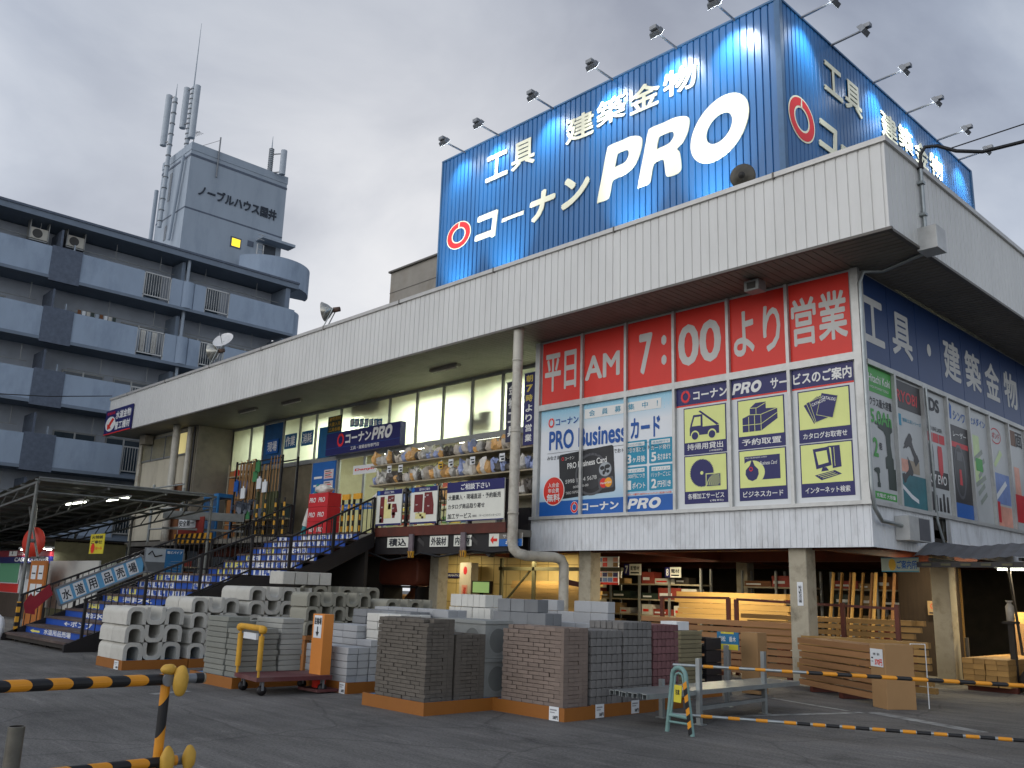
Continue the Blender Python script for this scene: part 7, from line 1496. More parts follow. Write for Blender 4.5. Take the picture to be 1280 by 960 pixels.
timber_stack(-14.1, -11.0, 19.6, 1.06, 5, 4, .105, .135, m_pine, 'pale pine beam in the brightly lit stack inside the ground floor'); bearers(-14.1, -11, 19.6, 20.05, 0, 1.055, 'rust red stand under the bright pine stack')
timber_stack(-13.2, -9.3, 16.98, .1, 8, 3, .12, .134, m_cedar, 'reddish timber in the long low stack behind the column'); bearers(-13.2, -9.3, 17, 17.3, 0, .095, 'rust red bearers under the long low timber stack')
timber_stack(-11.3, -7.5, 18.2, .68, 5, 4, .12, .125, m_fir, 'tan timber in the middle stack behind the red guard rail'); bearers(-11.3, -7.5, 18.2, 18.7, 0, .675, 'rust red stand under the middle timber stack')
timber_stack(-19.9, -16.6, 19.3, .98, 8, 2, .2, .118, m_pine, 'pale board in the lit board stack beside the red post'); bearers(-19.9, -16.6, 19.3, 19.7, 0, .975, 'rust red stand under the lit board stack')
# near diagonal stack with the cardboard end cap
dvec = V((-6.42, 14.42, 0)) - V((-8.75, 15.95, 0)); rot = math.atan2(dvec.y, dvec.x); nn = V((-math.sin(rot), math.cos(rot), 0)); Ld = dvec.length
mid_ = V((-8.75, 15.95, .1))
b = MB()
for k in range(7):
    for c in range(4):
        if c > 0 and k < 6: continue
        if k == 6 and c == 0: pass
        p = mid_ + dvec / 2 + nn * (.12 * c) + UZ * (.122 * k); me_ = None
        if 'near' not in MC:
            tq = MB(); tq.box(-Ld / 2, Ld / 2, 0, .112, 0, .094, m_cedar); ob = tq.build('proto'); MC['near'] = ob.data; bpy.data.objects.remove(ob)
        put(MC['near'], 'timber_beam', p.x + random.uniform(-.02, .02), p.y + random.uniform(-.01, .01), p.z, rot + random.uniform(-.004, .004), 'reddish timber in the front slanting stack ending at the cardboard cap', 'timber', 'timbers of the front slanting stack')
t = thing('lumber_stand', 'low bearers under the front slanting timber stack', 'stand', mid_)
for s in (.15, .5, .88): q = MB(); p = mid_ + dvec * s; q.bar(V((p.x, p.y, .05)), V((p.x, p.y, .05)) + nn * .5, .1, .09, m_redsteel); q.build('bearer', t)
e0 = mid_ + dvec; d_ = dvec.normalized(); t = thing('cardboard_cap', 'cardboard end cap with a white price sign on the front slanting timber stack', 'box', (e0.x, e0.y, 0)); m_cb = mat('cardboard', '9a7850', .8, .06, 2); m_cb2 = mat('cardboard_inside', 'b08c60', .8)
o = e0 - d_ * .36 - nn * .05; q = MB(); o.z = 0
q.raw([o + d_ * a + nn * b_ + UZ * z for z in (0, .97) for a, b_ in ((0, 0), (.4, 0), (.4, .5), (0, .5))], MB.BF, m_cb); q.build('box', t, bevel=.006)
q = MB(); so_ = o - nn * .006 + d_ * .02; q.prism([(0, .62), (.34, .62), (.34, .89), (0, .89)], so_, d_, UZ, .004, m_wht); sl2 = so_ - nn * .004 * 1; q.text('370円', so_, d_, UZ, .12, .64, .2, .1, m_pred, .04, 0, .006); q.text('米松　垂木', so_, d_, UZ, .08, .79, .18, .04, m_txtd, .02, 0, .006); q.rect(so_, d_, UZ, .03, .08, .74, .76, m_txtd, .006); q.rect(so_, d_, UZ, .03, .08, .69, .7, m_txtd, .006); q.build('price_sign', t)
t = thing('hoop_rail', 'thin white hoop rail beside the cardboard cap', 'rail', (e0.x + .1, e0.y + .3, 0)); q = MB(); a = e0 + nn * .5 - d_ * .1; a.z = 0; c_ = a + nn * .26; q.tube([a, a + UZ * .98, c_ + UZ * .98, c_], .009, m_wht, 8); q.build('hoop', t)
timber_stack(-9.0, -6.6, 16.5, .1, 7, 2, .12, .125, m_fir, 'tan timber in the short stack behind the cardboard cap', rot=0); bearers(-9.0, -6.6, 16.5, 16.75, 0, .095, 'rust red bearers under the short timber stack') if False else None
# info stand and brown box
t = thing('info_stand', 'small blue and yellow timber price stand before the lumber', 'sign', (-8.95, 13.85, 0)); q = MB(); q.box(-8.97, -8.9, 13.87, 13.91, 0, .78, m_galv); q.build('post', t); q = MB(); q.box(-9.12, -8.7, 13.83, 13.865, .74, 1.03, mat('stand_blue', '2a6d94', .5)); q.build('board', t); q = MB(); o = V((-9.12, 13.83, .74)); q.rect(o, UX, UZ, 0, .42, 0, .09, mat('stand_yellow', 'c9bc3a', .5), .003); q.rect(o, UX, UZ, .08, .34, .26, .29, MC['stand_yellow'], .003); q.text('米松　垂木', o, UX, UZ, .04, .13, .34, .09, m_txtw, .02, 0, .004); q.build('print', t)
q = MB(); q.box(-8.88, -8.55, 14.2, 14.5, .02, 1.03, m_cb); tag(q.build('tall_carton', loc=(-8.7, 14.2, 0)), 'tall brown carton standing behind the blue and yellow price stand', 'carton')
# red guard rails
t = thing('guard_rail', 'rust red guard rail frame before the pine stack', 'rail', (-12, 17.5, 0))
q = MB(); q.bar((-13.0, 17.48, 1.58), (-11.2, 17.48, 1.6), .04, .05, m_redsteel); q.build('rail', t)
for x in (-13, -11.22): q = MB(); q.box(x - .04, x + .04, 17.45, 17.52, 0, 1.6, m_redsteel); q.build('post', t)
t = thing('guard_rail', 'rust red guard rail frame passing behind the near concrete column', 'rail', (-9, 17.5, 0)); q = MB(); q.bar((-11.0, 17.48, 1.58), (-7.5, 17.48, 1.5), .04, .05, m_redsteel); q.build('rail', t)
for x in (-11.02, -8.6, -7.52): q = MB(); q.box(x - .04, x + .04, 17.45, 17.52, 0, 1.58, m_redsteel); q.build('post', t)
t = thing('red_stand_post', 'slanting rust red steel stand in front of the pale board stack', 'stand', (-15, 17, 0)); q = MB(); q.bar((-14.85, 17, 0), (-15.05, 17, 1.85), .09, .09, m_redsteel); q.bar((-15.8, 17, 1.9), (-14.9, 17, 1.78), .09, .12, m_redsteel); q.build('frame', t)
t = thing('steel_shelving', 'olive steel shelving frame with a diagonal brace left of the pale boards', 'rack', (-18.5, 18.8, 0)); m_ol = mat('olive_steel', '4e4b34', .6, .15)
q = MB()
for x in (-19.9, -18.55): q.box(x - .05, x + .05, 18.8, 18.88, 0, 2.55, m_ol)
q.bar((-19.85, 18.85, 1.2), (-18.6, 18.85, 2.3), .04, .05, m_ol); q.box(-20, -15.3, 18.8, 18.9, 2.2, 2.3, m_ol); q.build('frame', t)
# poster board, aisle signs
t = thing('mosaic_poster', 'large busy poster of product pictures on the board inside the ground floor', 'poster', (-16.2, 19.6, 1.9)); P0 = [at_y(px, py, 19.6) for px, py in ((746, 696), (773, 731))]; x0, x1, z1, z0 = P0[0].x, P0[1].x, P0[0].z, P0[1].z; q = MB(); q.box(x0, x1, 19.6, 19.63, z0, z1, m_wht); q.build('board', t)
q = MB(); o = V((x0, 19.6, z0)); W, H = x1 - x0, z1 - z0; r = random.Random(4)
for i in range(4):
    for j in range(5): q.rect(o, UX, UZ, W * (.04 + .24 * i), W * (.25 + .24 * i), H * (.1 + .18 * j), H * (.25 + .18 * j), r.choice([m_pred, m_navy, m_sal, m_lb, m_cb, m_wht, m_wht]), .004)
q.rect(o, UX, UZ, 0, W, 0, H * .08, m_pred, .004); q.build('print', t)
def aisle(px0, px1, py0, py1, n, word, y=21.8):
    P = [at_y(px0, py0, y), at_y(px1, py1, y)]; t = thing('aisle_sign', 'hanging aisle sign with a white %s on navy' % {'7': 'seven', '8': 'eight'}[n], 'sign', (P[0].x, y, P[1].z)); x0, x1, z1, z0 = P[0].x, P[1].x, P[0].z, P[1].z; q = MB(); q.box(x0, x1, y, y + .03, z0, z1, m_brd); q.build('board', t); o = V((x0, y, z0)); W, H = x1 - x0, z1 - z0
    q = MB(); q.rect(o, UX, UZ, 0, W * .33, 0, H, m_navy, .003); q.text(n, o, UX, UZ, W * .08, H * .15, W * .17, H * .7, m_txtw, .03, 0, .006); q.text(word, o, UX, UZ, W * .4, H * .42, W * .52, H * .42, m_txtd, .03, 0, .005); q.rect(o, UX, UZ, W * .4, W * .9, H * .15, H * .28, m_txtd, .005); q.build('print', t)
aisle(780, 801, 705, 719, '7', '配管材'); aisle(831, 851, 709, 722, '8', '電材')
R5 = random.Random(11); gm_ = [m_good[5], m_good[2], m_tool, m_brown, m_good[3], MC['goods_tan'], m_dark]
for x0, x1, y in ((-19.8, -17.5, 22.4), (-17.2, -15.0, 22.0), (-14.6, -12.4, 23.5), (-12.2, -9.6, 24.2)):
    goods_rack(x0, x1, y, 0, (.15, .6, 1.05, 1.5, 1.95), 'dark ground floor rack of boxed goods, ' + {-19.8: 'behind the mosaic poster', -17.2: 'nearest the aisle sign 7', -14.6: 'behind the aisle sign 8', -12.2: 'behind the bright pine stack'}[x0], 'storage_rack', .5, None, 'goods on the ground floor racks', -1, .34, 'box of goods on a dim ground floor rack', gm_, R5)
# leaning timbers at the right back
for i in range(9):
    x = -10.9 + i * .18; y = 21.2 + .1 * (i % 3); q = MB(); q.bar((x, y, .0), (x + .06, y + .45, 2.3), .09, .04, (m_pine, m_fir, m_cedar)[i % 3]); tag(q.build('leaning_board', loc=(x, y, 0)), 'thin board leaning upright in the dark bay right of the near column', 'board', 'boards leaning in the dark bay')
t = thing('guide_sign', 'pale hanging guide sign with a yellow mark beside the right side column', 'sign', (-8.1, 18.9, 2.2)); P = [at_y(1101, 697, 18.6), at_y(1149, 715, 18.6)]; x0, x1, z1, z0 = P[0].x, P[1].x, P[0].z, P[1].z; q = MB(); q.box(x0, x1, 18.6, 18.63, z0, z1, mat('guide_pale', 'a3b3a6', .5)); q.build('board', t); q = MB(); o = V((x0, 18.6, z0)); W, H = x1 - x0, z1 - z0; q.ell(o + UX * W * .3 + UZ * H * .5, UX, UZ, W * .1, H * .42, mat('guide_yellow', 'c9a234', .5), 14, .003); q.text('ご案内所', o, UX, UZ, W * .42, H * .2, W * .54, H * .6, m_pblue, .03, 0, .004); q.rect(o, UX, UZ, 0, W, 0, H * .06, m_teal, .003); q.rect(o, UX, UZ, 0, W, H * .94, H, m_teal, .003); q.build('print', t)
# column notices
q = MB(); q.box(-8.82, -8.7, 16.522, 16.53, 1.5, 1.95, m_wht); q.text('足元注意', (-8.82, 16.522, 1.5), UX, UZ, .03, .05, .06, .35, m_txtd, .02, 0, .003); o_ = q.build('column_notice', loc=(-8.76, 16.53, 1.5)); tag(o_, 'narrow white notice on the near concrete column', 'notice')
o_.location = o_.location + V((-.22, 0, 0))
t = thing('corner_notice', 'tan warning notice on the dark wall beside the passage', 'notice', (-8.6, 21.9, 1.4)); P = [at_y(1159, 751, 21.9), at_y(1174, 769, 21.9)]; q = MB(); q.box(P[0].x, P[1].x, 21.9, 21.92, P[1].z, P[0].z, mat('notice_tan', 'a58a62', .6)); q.ell(((P[0].x + P[1].x) / 2, 21.9, (P[0].z + P[1].z) / 2 + .04), UX, UZ, .06, .06, m_pred, 16, .004, (.045, .045)); q.rect((P[0].x, 21.9, P[1].z), UX, UZ, .03, .2, .03, .06, m_txtd, .003); q.build('sheet', t)
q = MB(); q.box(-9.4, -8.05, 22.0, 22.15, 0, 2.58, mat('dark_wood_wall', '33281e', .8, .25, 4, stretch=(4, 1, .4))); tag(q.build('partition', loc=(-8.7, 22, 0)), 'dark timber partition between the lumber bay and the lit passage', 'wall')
# passage with upright lit timbers and stock on the right
for i, px in enumerate((1186, 1190, 1194, 1198)):
    y = 22.6; a = at_y(px, 713, y); q = MB(); q.bar((a.x, y, .35), (a.x, y + .05, 2.45), .055, .05, (m_pine, mat('warm_white', 'cfc09a', .6), m_pine, m_fir)[i]); tag(q.build('upright_board', loc=(a.x, y, .35)), 'pale board standing upright in the lit passage', 'board', 'boards standing in the lit passage')
t = thing('board_carrier', 'dark steel carrier under the upright boards in the lit passage', 'carrier', (-7.9, 22.6, 0)); q = MB(); q.box(-8.3, -7.6, 22.5, 23, .25, .34, m_black); q.box(-8.28, -8.2, 22.52, 22.6, 0, .25, m_black); q.box(-7.7, -7.62, 22.52, 22.6, 0, .25, m_black); q.build('frame', t)
timber_stack(-7.0, -6.2, 18.6, .05, 7, 2, .16, .09, m_pine, 'short pale timber in the low stack under the side awning', 'timber_block', rot=0, visible=False) if False else None
me_t = box_mesh('stack_timber', .2, 2.6, .1, m_fir, .004)
for k in range(5):
    for c in range(4):
        put(me_t, 'timber_block', -6.9 + .21 * c, 20.4, .1 + .103 * k, random.uniform(-.01, .01), 'tan timber in the low stack under the side awning', 'timber', 'timbers under the side awning')
q = MB(); q.box(-7.0, -6.1, 19.3, 19.4, 0, .098, m_redsteel); q.box(-7.0, -6.1, 21.2, 21.3, 0, .098, m_redsteel); tag(q.build('bearer_pair', loc=(-6.5, 19.3, 0)), 'red bearers under the low timber stack below the side awning', 'stand')
q = MB(); q.box(-6.95, -6.3, 21.9, 22.5, 0, 1.25, m_cb); tag(q.build('tall_carton', loc=(-6.6, 21.9, 0)), 'tall carton under the side awning behind the low timber stack', 'carton')
q = MB(); q.box(-6.93, -6.55, 21.92, 22.3, 1.252, 1.5, m_pine); tag(q.build('wood_offcut', loc=(-6.7, 22, 1.252)), 'pale offcut box on top of the tall carton under the awning', 'box')
t = thing('hand_truck', 'dark wheeled stand post by the awning timber stack', 'post', (-7.35, 20.4, 0)); q = MB(); q.tube([(-7.35, 20.4, .05), (-7.35, 20.4, .95)], .04, mat('worn_post', '5d5648', .6, .2), 10); q.build('post', t); q = MB(); q.box(-7.55, -7.15, 20.3, 20.5, 0, .06, m_black); q.build('base', t)
goods_rack(-5.9, -2.2, 20.6, 0, (.3, .85, 1.35, 1.8), 'dim rack of boxed hardware under the side awning', 'storage_rack', .5, None, 'goods on the side awning rack', -1, .4, 'box of hardware on the dim rack under the side awning', gm_, R5)
goods_rack(-7.0, -2.5, 25, 0, (.3, .85, 1.35, 1.8), 'farther dim rack of goods behind the side awning', 'storage_rack', .5, None, 'goods on the far side rack', -1, .4, 'box of goods on the farther rack behind the side awning', gm_, R5)
t = thing('dispenser', 'white bottle shaped dispenser on a stand under the side awning', 'dispenser', (-5.9, 19.6, 0)); a = at_y(1262, 760, 19.6); q = MB(); q.lathe((a.x, 19.6, a.z - .25), UZ, [(0, 0), (0, .07), (.28, .075), (.33, .04), (.36, .04), (.36, .06), (.39, .06), (.39, 0)], m_bag[2], 16); q.build('bottle', t); q = MB(); q.box(a.x - .05, a.x + .05, 19.55, 19.65, 0, a.z - .255, m_dark); q.box(a.x - .13, a.x + .13, 19.5, 19.7, a.z - .3, a.z - .255, m_dark); q.build('stand', t)
tubelamp(-6.4, 21.4, 2.45, 1.2, 70, 'dim tube lamp under the side awning', None, WARM)
for i in range(6):
    q = MB(); x = -6.0 + .28 * i; lump(q, (x, 19.6, .22 + .1 * (i % 2)), .16, .2, .2, (m_dark, m_brown, m_tool)[i % 3], i, .15); tag(q.build('sack', loc=(x, 19.6, 0)), 'dark sack on the ground under the side awning', 'sack', 'sacks under the side awning')
# side awning
t = thing('side_awning', 'grey corrugated side awning with a hazard striped edge under the right windows', 'awning', (-5, 19, 2.3)); m_awn = mat('awning_sheet', '5c5d60', .5, .2, 2, dirt='3c3c3e', dirtamt=.5)
q = MB(); W_ = 5.5
vs = []; n_ = 46
for j, (y, z) in enumerate(((18.0, 2.5), (18.8, 2.78), (24, 2.84))):
    for i in range(n_ + 1): vs.append(V((XF + .05 + W_ * i / n_, y, z - .025 * (W_ * i / n_) + (.02 if i % 2 else 0) + .03 * math.sin(i * .5 + j))))
fs = []
for j in range(2):
    for i in range(n_): a = j * (n_ + 1) + i; fs.append((a, a + 1, a + n_ + 2, a + n_ + 1))
q.raw(vs, fs, m_awn); q.build('roof_sheet', t)
q = MB(); q.box(XF + .1, XF + W_, 18.05, 18.12, 2.3, 2.4, m_black); q.box(XF + .1, XF + W_, 23.5, 23.6, 2.5, 2.6, m_black)
for k in range(4): x = XF + .3 + k * 1.6; q.box(x, x + .06, 18.12, 23.5, 2.42, 2.48, m_black)
q.build('frame', t)
q = MB()
for k in range(14): q.box(XF + .2 + .36 * k, XF + .38 + .36 * k, 18.03, 18.05, 2.33, 2.37, m_ol)
q.build('hazard_edge', t)
for x in (-6.6, -3.2): q = MB(); q.tube([(x, 21.5, 0), (x - .1, 21.3, 2.5)], .03, m_black, 8); q.build('post', t)
q = MB(); q.box(-8.0, 6, 29, 29.2, 0, 5.2, mat('neighbour_wall', '4a4640', .8, .2)); tag(q.build('neighbour_shed_wall', loc=(-1, 29, 0)), 'dark shed wall closing the yard behind the side awning', 'wall')
# things under the deck on the left: tarp covered load and steel gate panel
t = thing('covered_load', 'rust brown tarp covered roll on a steel stand below the deck', 'load', (-21.8, 16.6, 0)); q = MB(); m_tarp = mat('rust_tarp', '5e2c1b', .55, .2, 3, .3, 8)
P = []; w_, h = 1.9, .78; vs = []; fs = []; 
def rr_(w_, h, r, n=5):
    o = []
    for cx_, cz_, a0 in ((w_ / 2 - r, -h / 2 + r, -90), (w_ / 2 - r, h / 2 - r, 0), (-w_ / 2 + r, h / 2 - r, 90), (-w_ / 2 + r, -h / 2 + r, 180)):
        for i in range(n + 1): a = R_(a0 + 90 * i / n); o.append((cx_ + r * math.cos(a), cz_ + r * math.sin(a)))
    return o
q.prism(rr_(w_, h, .2), (-21.8, 17.3, 2.06), UX, UZ, .9, m_tarp); q.build('tarp', t, bevel=.05); q = MB()
for x in (-22.6, -21.0):
    q.box(x - .04, x + .04, 16.5, 17.2, 0, 1.66, m_black)
q.box(-22.7, -20.9, 16.5, 17.2, 1.6, 1.66, m_black); q.build('stand', t)
t = thing('gate_panel', 'dull grey steel panel beside the stairs under the deck', 'panel', (-22.5, 15.3, 0)); q = MB(); P = [at_y(px, py, 15.3) for px, py in ((374, 700), (465, 735))]; q.box(-25.2, -22.5, 15.32, 15.4, 0, 2.3, mat('dull_panel', '3b3833', .6, .2)); q.build('sheet', t); q = MB(); q.box(-22.55, -22.47, 15.3, 15.42, 0, 2.4, m_lampgrey); q.box(-25.2, -22.55, 15.3, 15.315, 1.5, 1.55, m_lampgrey); q.build('frame', t)
t = thing('info_banner', 'navy lettered strip on the yellow tiled wall', 'sign', (-23.2, 19.85, 2)); q = MB(); q.box(-24.0, -22.75, 19.85, 19.88, 1.98, 2.13, m_navy); q.text('INFORMATION', (-24.0, 19.85, 1.98), UX, UZ, .1, .04, 1.05, .07, m_txtw, .02); q.build('board', t)
t = thing('notice_pillar', 'cream pillar with a red marked notice before the yellow tiled wall', 'pillar', (-22.1, 19.4, 0)); q = MB(); q.box(-22.35, -21.8, 19.3, 19.6, 0, 2.45, m_cream); q.build('shaft', t); q = MB(); o = V((-22.35, 19.3, 0)); q.rect(o, UX, UZ, .12, .4, 1.3, 1.75, m_sal, .004); q.ell(o + UX * .27 + UZ * 2.2, UX, UZ, .09, .13, m_red2, 16, .004); q.text('火気厳禁', o, UX, UZ, .2, 1.34, .12, .36, m_pred, .02, 0, .007); q.build('notice', t)
t = thing('green_monitor', 'small pale green screen lit at the back of the ground floor', 'screen', (-20.9, 18.9, 1.5)); q = MB(); q.box(-21.35, -20.5, 18.95, 19.05, 1.5, 1.88, m_black); q.box(-21.0, -20.9, 18.98, 19.04, 0, 1.5, m_black); q.build('casing', t); q = MB(); q.face([(-21.3, 18.945, 1.53), (-20.55, 18.945, 1.53), (-20.55, 18.945, 1.85), (-21.3, 18.945, 1.85)], emit('green_screen', '9fc27a', .5)); q.build('glass', t)
q = MB(); lump(q, (-22.6, 17.9, .95), .55, .4, .75, m_brown, 8, .15); lump(q, (-23.2, 18, .85), .4, .4, .6, m_cb, 9, .15); tag(q.build('sack_heap', loc=(-22.9, 18, .1)), 'heap of brown sacks behind the back gutter stacks', 'sacks')
# ------------------------------------------------------------------ canopy, till corner and stock left of the stairs
m_scaf = mat('scaffold_grey', '6b6d6a', .5, .15, 5, metal=.4, dirt='4b4a45', dirtamt=.4); m_poly = mat('canopy_sheet', '55584f', .5, .15, 2)
cn = thing('yard_canopy', 'grey scaffold canopy with a thin sheet roof left of the blue stairs', 'canopy', (-35, 11, 0))
CX0, CX1, CY0, CY1, CZ0, CZ1 = -47.0, -28.4, 8.2, 13.6, 3.1, 4.3
def cz(x): return CZ0 + (CZ1 - CZ0) * (x - CX0) / (CX1 - CX0)
q = MB(); n_ = 60
vs = []; fs = []
for i in range(n_ + 1):
    x = CX0 + (CX1 - CX0) * i / n_
    for y in (CY0, CY1): vs.append(V((x, y, cz(x) + .12 + (.03 if i % 2 else 0))))
for i in range(n_): fs.append((2 * i, 2 * i + 2, 2 * i + 3, 2 * i + 1))
q.raw(vs, fs, m_poly); q.build('roof_sheet', cn)
q = MB()
for k in range(15): x = CX0 + (CX1 - CX0) * k / 14; q.bar((x, CY0 - .1, cz(x) + .05), (x, CY1 + .1, cz(x) + .05), .06, .06, m_scaf)
q.build('purlin', cn)
q = MB()
for y in (CY0, 10.2, 12, CY1):
    q.bar((CX0, y, CZ0 - .02), (CX1, y, CZ1 - .02), .07, .07, m_scaf); q.bar((CX0, y, CZ0 - .35), (CX1, y, CZ1 - .35), .05, .05, m_scaf)
    for k in range(16): x = CX0 + (CX1 - CX0) * k / 16; x2 = x + (CX1 - CX0) / 32; q.bar((x, y, cz(x) - .35), (x2, y, cz(x2) - .02), .03, .03, m_scaf)
q.build('truss', cn)
for x in (CX1 - .1, -35, -41):
    for y in (CY0, CY1): q = MB(); q.tube([(x, y, 0), (x, y, cz(x))], .05, m_scaf, 8); q.build('post', cn)
q = MB()
q.tube([(CX1, CY0, CZ1 + .1), (CX1, CY1, CZ1 + .1)], .04, m_scaf, 8); q.tube([(CX1, CY0, CZ1 - .3), (CX1, CY1, CZ1 - .3)], .03, m_scaf, 8); q.build('edge_rail', cn)
for px, py in ((95, 627), (147, 622)):
    # hung under the sheet roof where the sight line meets it
    best = None
    for k in range(400):
        x = CX0 + (CX1 - CX0) * k / 400; z = cz(x) - .06; a = at_z(px, py, z)
        if best is None or abs(a.x - x) < best[0]: best = (abs(a.x - x), a)
    a = best[1]; print('tube', a); tubelamp(a.x, a.y, a.z, 1.9, 26, 'lit tube lamp under the yard canopy, ' + ('the left one' if px < 100 else 'the one nearer the cream wall'), 'tube lamps of the yard canopy', (1, .98, .9), 'x', 'canopy_lamp')
# till corner
def sbox(name, label, cat, x0, x1, y0, y1, z0, z1, m): return tag(MB().box(x0, x1, y0, y1, z0, z1, m).build(name, loc=((x0 + x1) / 2, y0, z0)), label, cat)
TYs = 11.0
def tx(px): return at_y(px, 720, TYs).x
t = thing('till_hut', 'dim till hut with a red and navy sign band under the canopy', 'hut', (tx(15), TYs, 0)); x0, x1 = tx(-60), tx(62); m_hut = mat('hut_inside', '5d5a44', .8, .2)
q = MB(); q.box(x0, x1, TYs + 2.5, TYs + 2.6, 0, 2.9, m_hut); q.box(x1 - .1, x1, TYs + .05, TYs + 2.5, 0, 2.9, m_hut); q.box(x0, x1, TYs + .05, TYs + 2.5, 2.85, 2.95, m_dark); q.build('wall', t)
z1 = at_y(30, 688, TYs).z; z0 = at_y(30, 704, TYs).z; zm = (z0 + z1) / 2; q = MB(); q.box(x0, x1, TYs - .05, TYs + .04, z0, zm, m_navy); q.box(x0, x1, TYs - .05, TYs + .04, zm, z1, mat('hut_red', '7d2027', .5, .1)); q.build('sign_band', t)
q = MB(); o = V((x0, TYs - .05, z0)); xa = tx(17) - x0; q.text('CASH CORNER', o, UX, UZ, xa, .06, tx(60) - tx(17), (zm - z0) * .65, m_txtw, .03); q.text('レジカウンター', o, UX, UZ, xa + .4, zm - z0 + .05, 1.4, (zm - z0) * .6, m_txtw, .02); q.rect(o, UX, UZ, tx(9) - x0, tx(19) - x0, zm - z0 + .03, z1 - z0 - .02, m_txtw, .004); q.text('￥', o, UX, UZ, tx(12) - x0, zm - z0 + .07, .22, .18, m_txtd, .03, 0, .006); q.build('lettering', t)
q = MB(); q.box(x0, tx(34), TYs + .2, TYs + .9, 0, at_y(20, 742, TYs).z, mat('counter_dark', '4a4036', .7)); q.build('counter', t); zc_ = at_y(20, 742, TYs).z
for pxa, pxb in ((16, 44), (52, 71)): a = at_y((pxa + pxb) / 2, 687, TYs - .2); tubelamp(a.x, TYs - .2, a.z + .06, (pxb - pxa) * .03, 16, 'lit tube lamp over the till hut sign, ' + ('left of the red disc' if pxa < 20 else 'right of the red disc'), 'tube lamps of the till hut', (.95, .98, 1), 'x', 'canopy_lamp')
tubelamp(tx(5), TYs + 1.5, 2.8, 1.2, 40, 'tube lamp inside the till hut', None, (.95, 1, .8))
t = thing('cooler', 'small drinks cooler with a green lit door on the till counter', 'cooler', (tx(3), TYs + .3, zc_)); q = MB(); q.box(tx(-12), tx(16), TYs + .25, TYs + .8, zc_ + .005, zc_ + 1.3, m_wht); q.build('cabinet', t); q = MB(); q.box(tx(-10), tx(14), TYs + .24, TYs + .25, zc_ + .4, zc_ + 1.2, emit('cooler_green', '3f6a50', .5)); q.build('door', t); q = MB(); q.box(tx(-12), tx(16), TYs + .235, TYs + .25, zc_ + .02, zc_ + .36, m_pred); q.build('red_front', t)
t = thing('till_machine', 'white till machine on the counter beside the drinks cooler', 'machine', (tx(22), TYs + .3, zc_)); q = MB(); q.box(tx(15), tx(28), TYs + .25, TYs + .6, zc_ + .005, zc_ + .55, m_wht); q.box(tx(15), tx(22), TYs + .3, TYs + .5, zc_ + .552, zc_ + .85, m_wht); q.build('casing', t, bevel=.02)
# disc, orange board, white panel, yellow sign
t = thing('red_disc', 'red round disc sign hung on a scaffold frame at the canopy edge', 'sign', (-31, 9, 2.6)); a = at_y(42, 678, 9); q = MB(); q.lathe(a, (.45, -1, 0), [(-.01, 0), (-.01, .47), (.015, .47), (.015, 0)], mat('disc_red', 'b8321f', .5, .08, 4), 40); q.build('disc', t); q = MB(); q.tube([at_y(37, 634, 8.9), at_y(47, 697, 8.9)], .035, m_scaf, 8); q.tube([at_y(46, 630, 9.1), at_y(40, 697, 9.1)], .03, m_scaf, 8); q.tube([at_y(32, 697, 9.0), at_y(56, 697, 9.0)], .03, m_scaf, 8); p = at_y(42, 676, 8.85); q.tube([p, p + V((0, -.1, 0))], .06, m_lampgrey, 10); q.build('frame', t)
t = thing('orange_notice_board', 'tall orange board with white papers behind the left stair railing', 'notice board', (-30.3, 9.6, 0)); x0 = at_y(35, 730, 9.6).x; x1 = at_y(55, 730, 9.6).x; z1 = at_y(45, 701, 9.6).z; q = MB(); q.box(x0, x1, 9.6, 9.65, 0, z1, mat('board_orange', 'a9672c', .6, .08)); q.build('board', t)
for i, (a_, b_, c, d) in enumerate(((.12, .42, .72, .93), (.55, .85, .72, .93), (.15, .5, .45, .65), (.55, .88, .45, .65))): q = MB(); o = V((x0, 9.6, 0)); W = x1 - x0; q.rect(o, UX, UZ, W * a_, W * b_, z1 * c, z1 * d, m_wht, .004); q.rect(o, UX, UZ, W * (a_ + .04), W * (b_ - .04), z1 * (c + .08), z1 * (c + .1), m_txtd, .006); q.build('paper', t)
t = thing('white_panel', 'large blank white panel standing behind the left stair railing', 'panel', (-30, 10.2, 0)); x0 = at_y(60, 720, 10.2).x; x1 = at_y(122, 720, 10.2).x; q = MB(); q.box(x0, x1, 10.2, 10.25, .6, at_y(90, 701, 10.2).z, mat('panel_white', 'b4b4ae', .6, .06)); q.build('sheet', t); q = MB(); q.box(x0 + .1, x0 + .15, 10.26, 10.31, 0, 1.9, m_scaf); q.box(x1 - .15, x1 - .1, 10.26, 10.31, 0, 1.9, m_scaf); q.build('leg', t)
t = thing('yellow_notice', 'yellow hanging notice with a red mark under the canopy', 'notice', (-36, 13, 2)); P = [at_y(114, 668, 10), at_y(128, 692, 10)]; q = MB(); q.box(P[0].x, P[1].x, 10, 10.02, P[1].z, P[0].z, mat('notice_yellow', 'c8b92f', .5)); q.build('sheet', t); q = MB(); o = V((P[0].x, 10, P[1].z)); W, H = P[1].x - P[0].x, P[0].z - P[1].z; q.text('大特価', o, UX, UZ, W * .1, H * .75, W * .8, H * .18, m_txtd, .03); q.text('ご奉仕', o, UX, UZ, W * .1, H * .5, W * .8, H * .18, m_txtd, .03); q.ell(o + UX * W * .25 + UZ * H * .28, UX, UZ, W * .14, W * .14, m_pred, 14, .005); q.text('セール', o, UX, UZ, W * .45, H * .2, W * .48, H * .16, m_pred, .03); q.build('print', t)
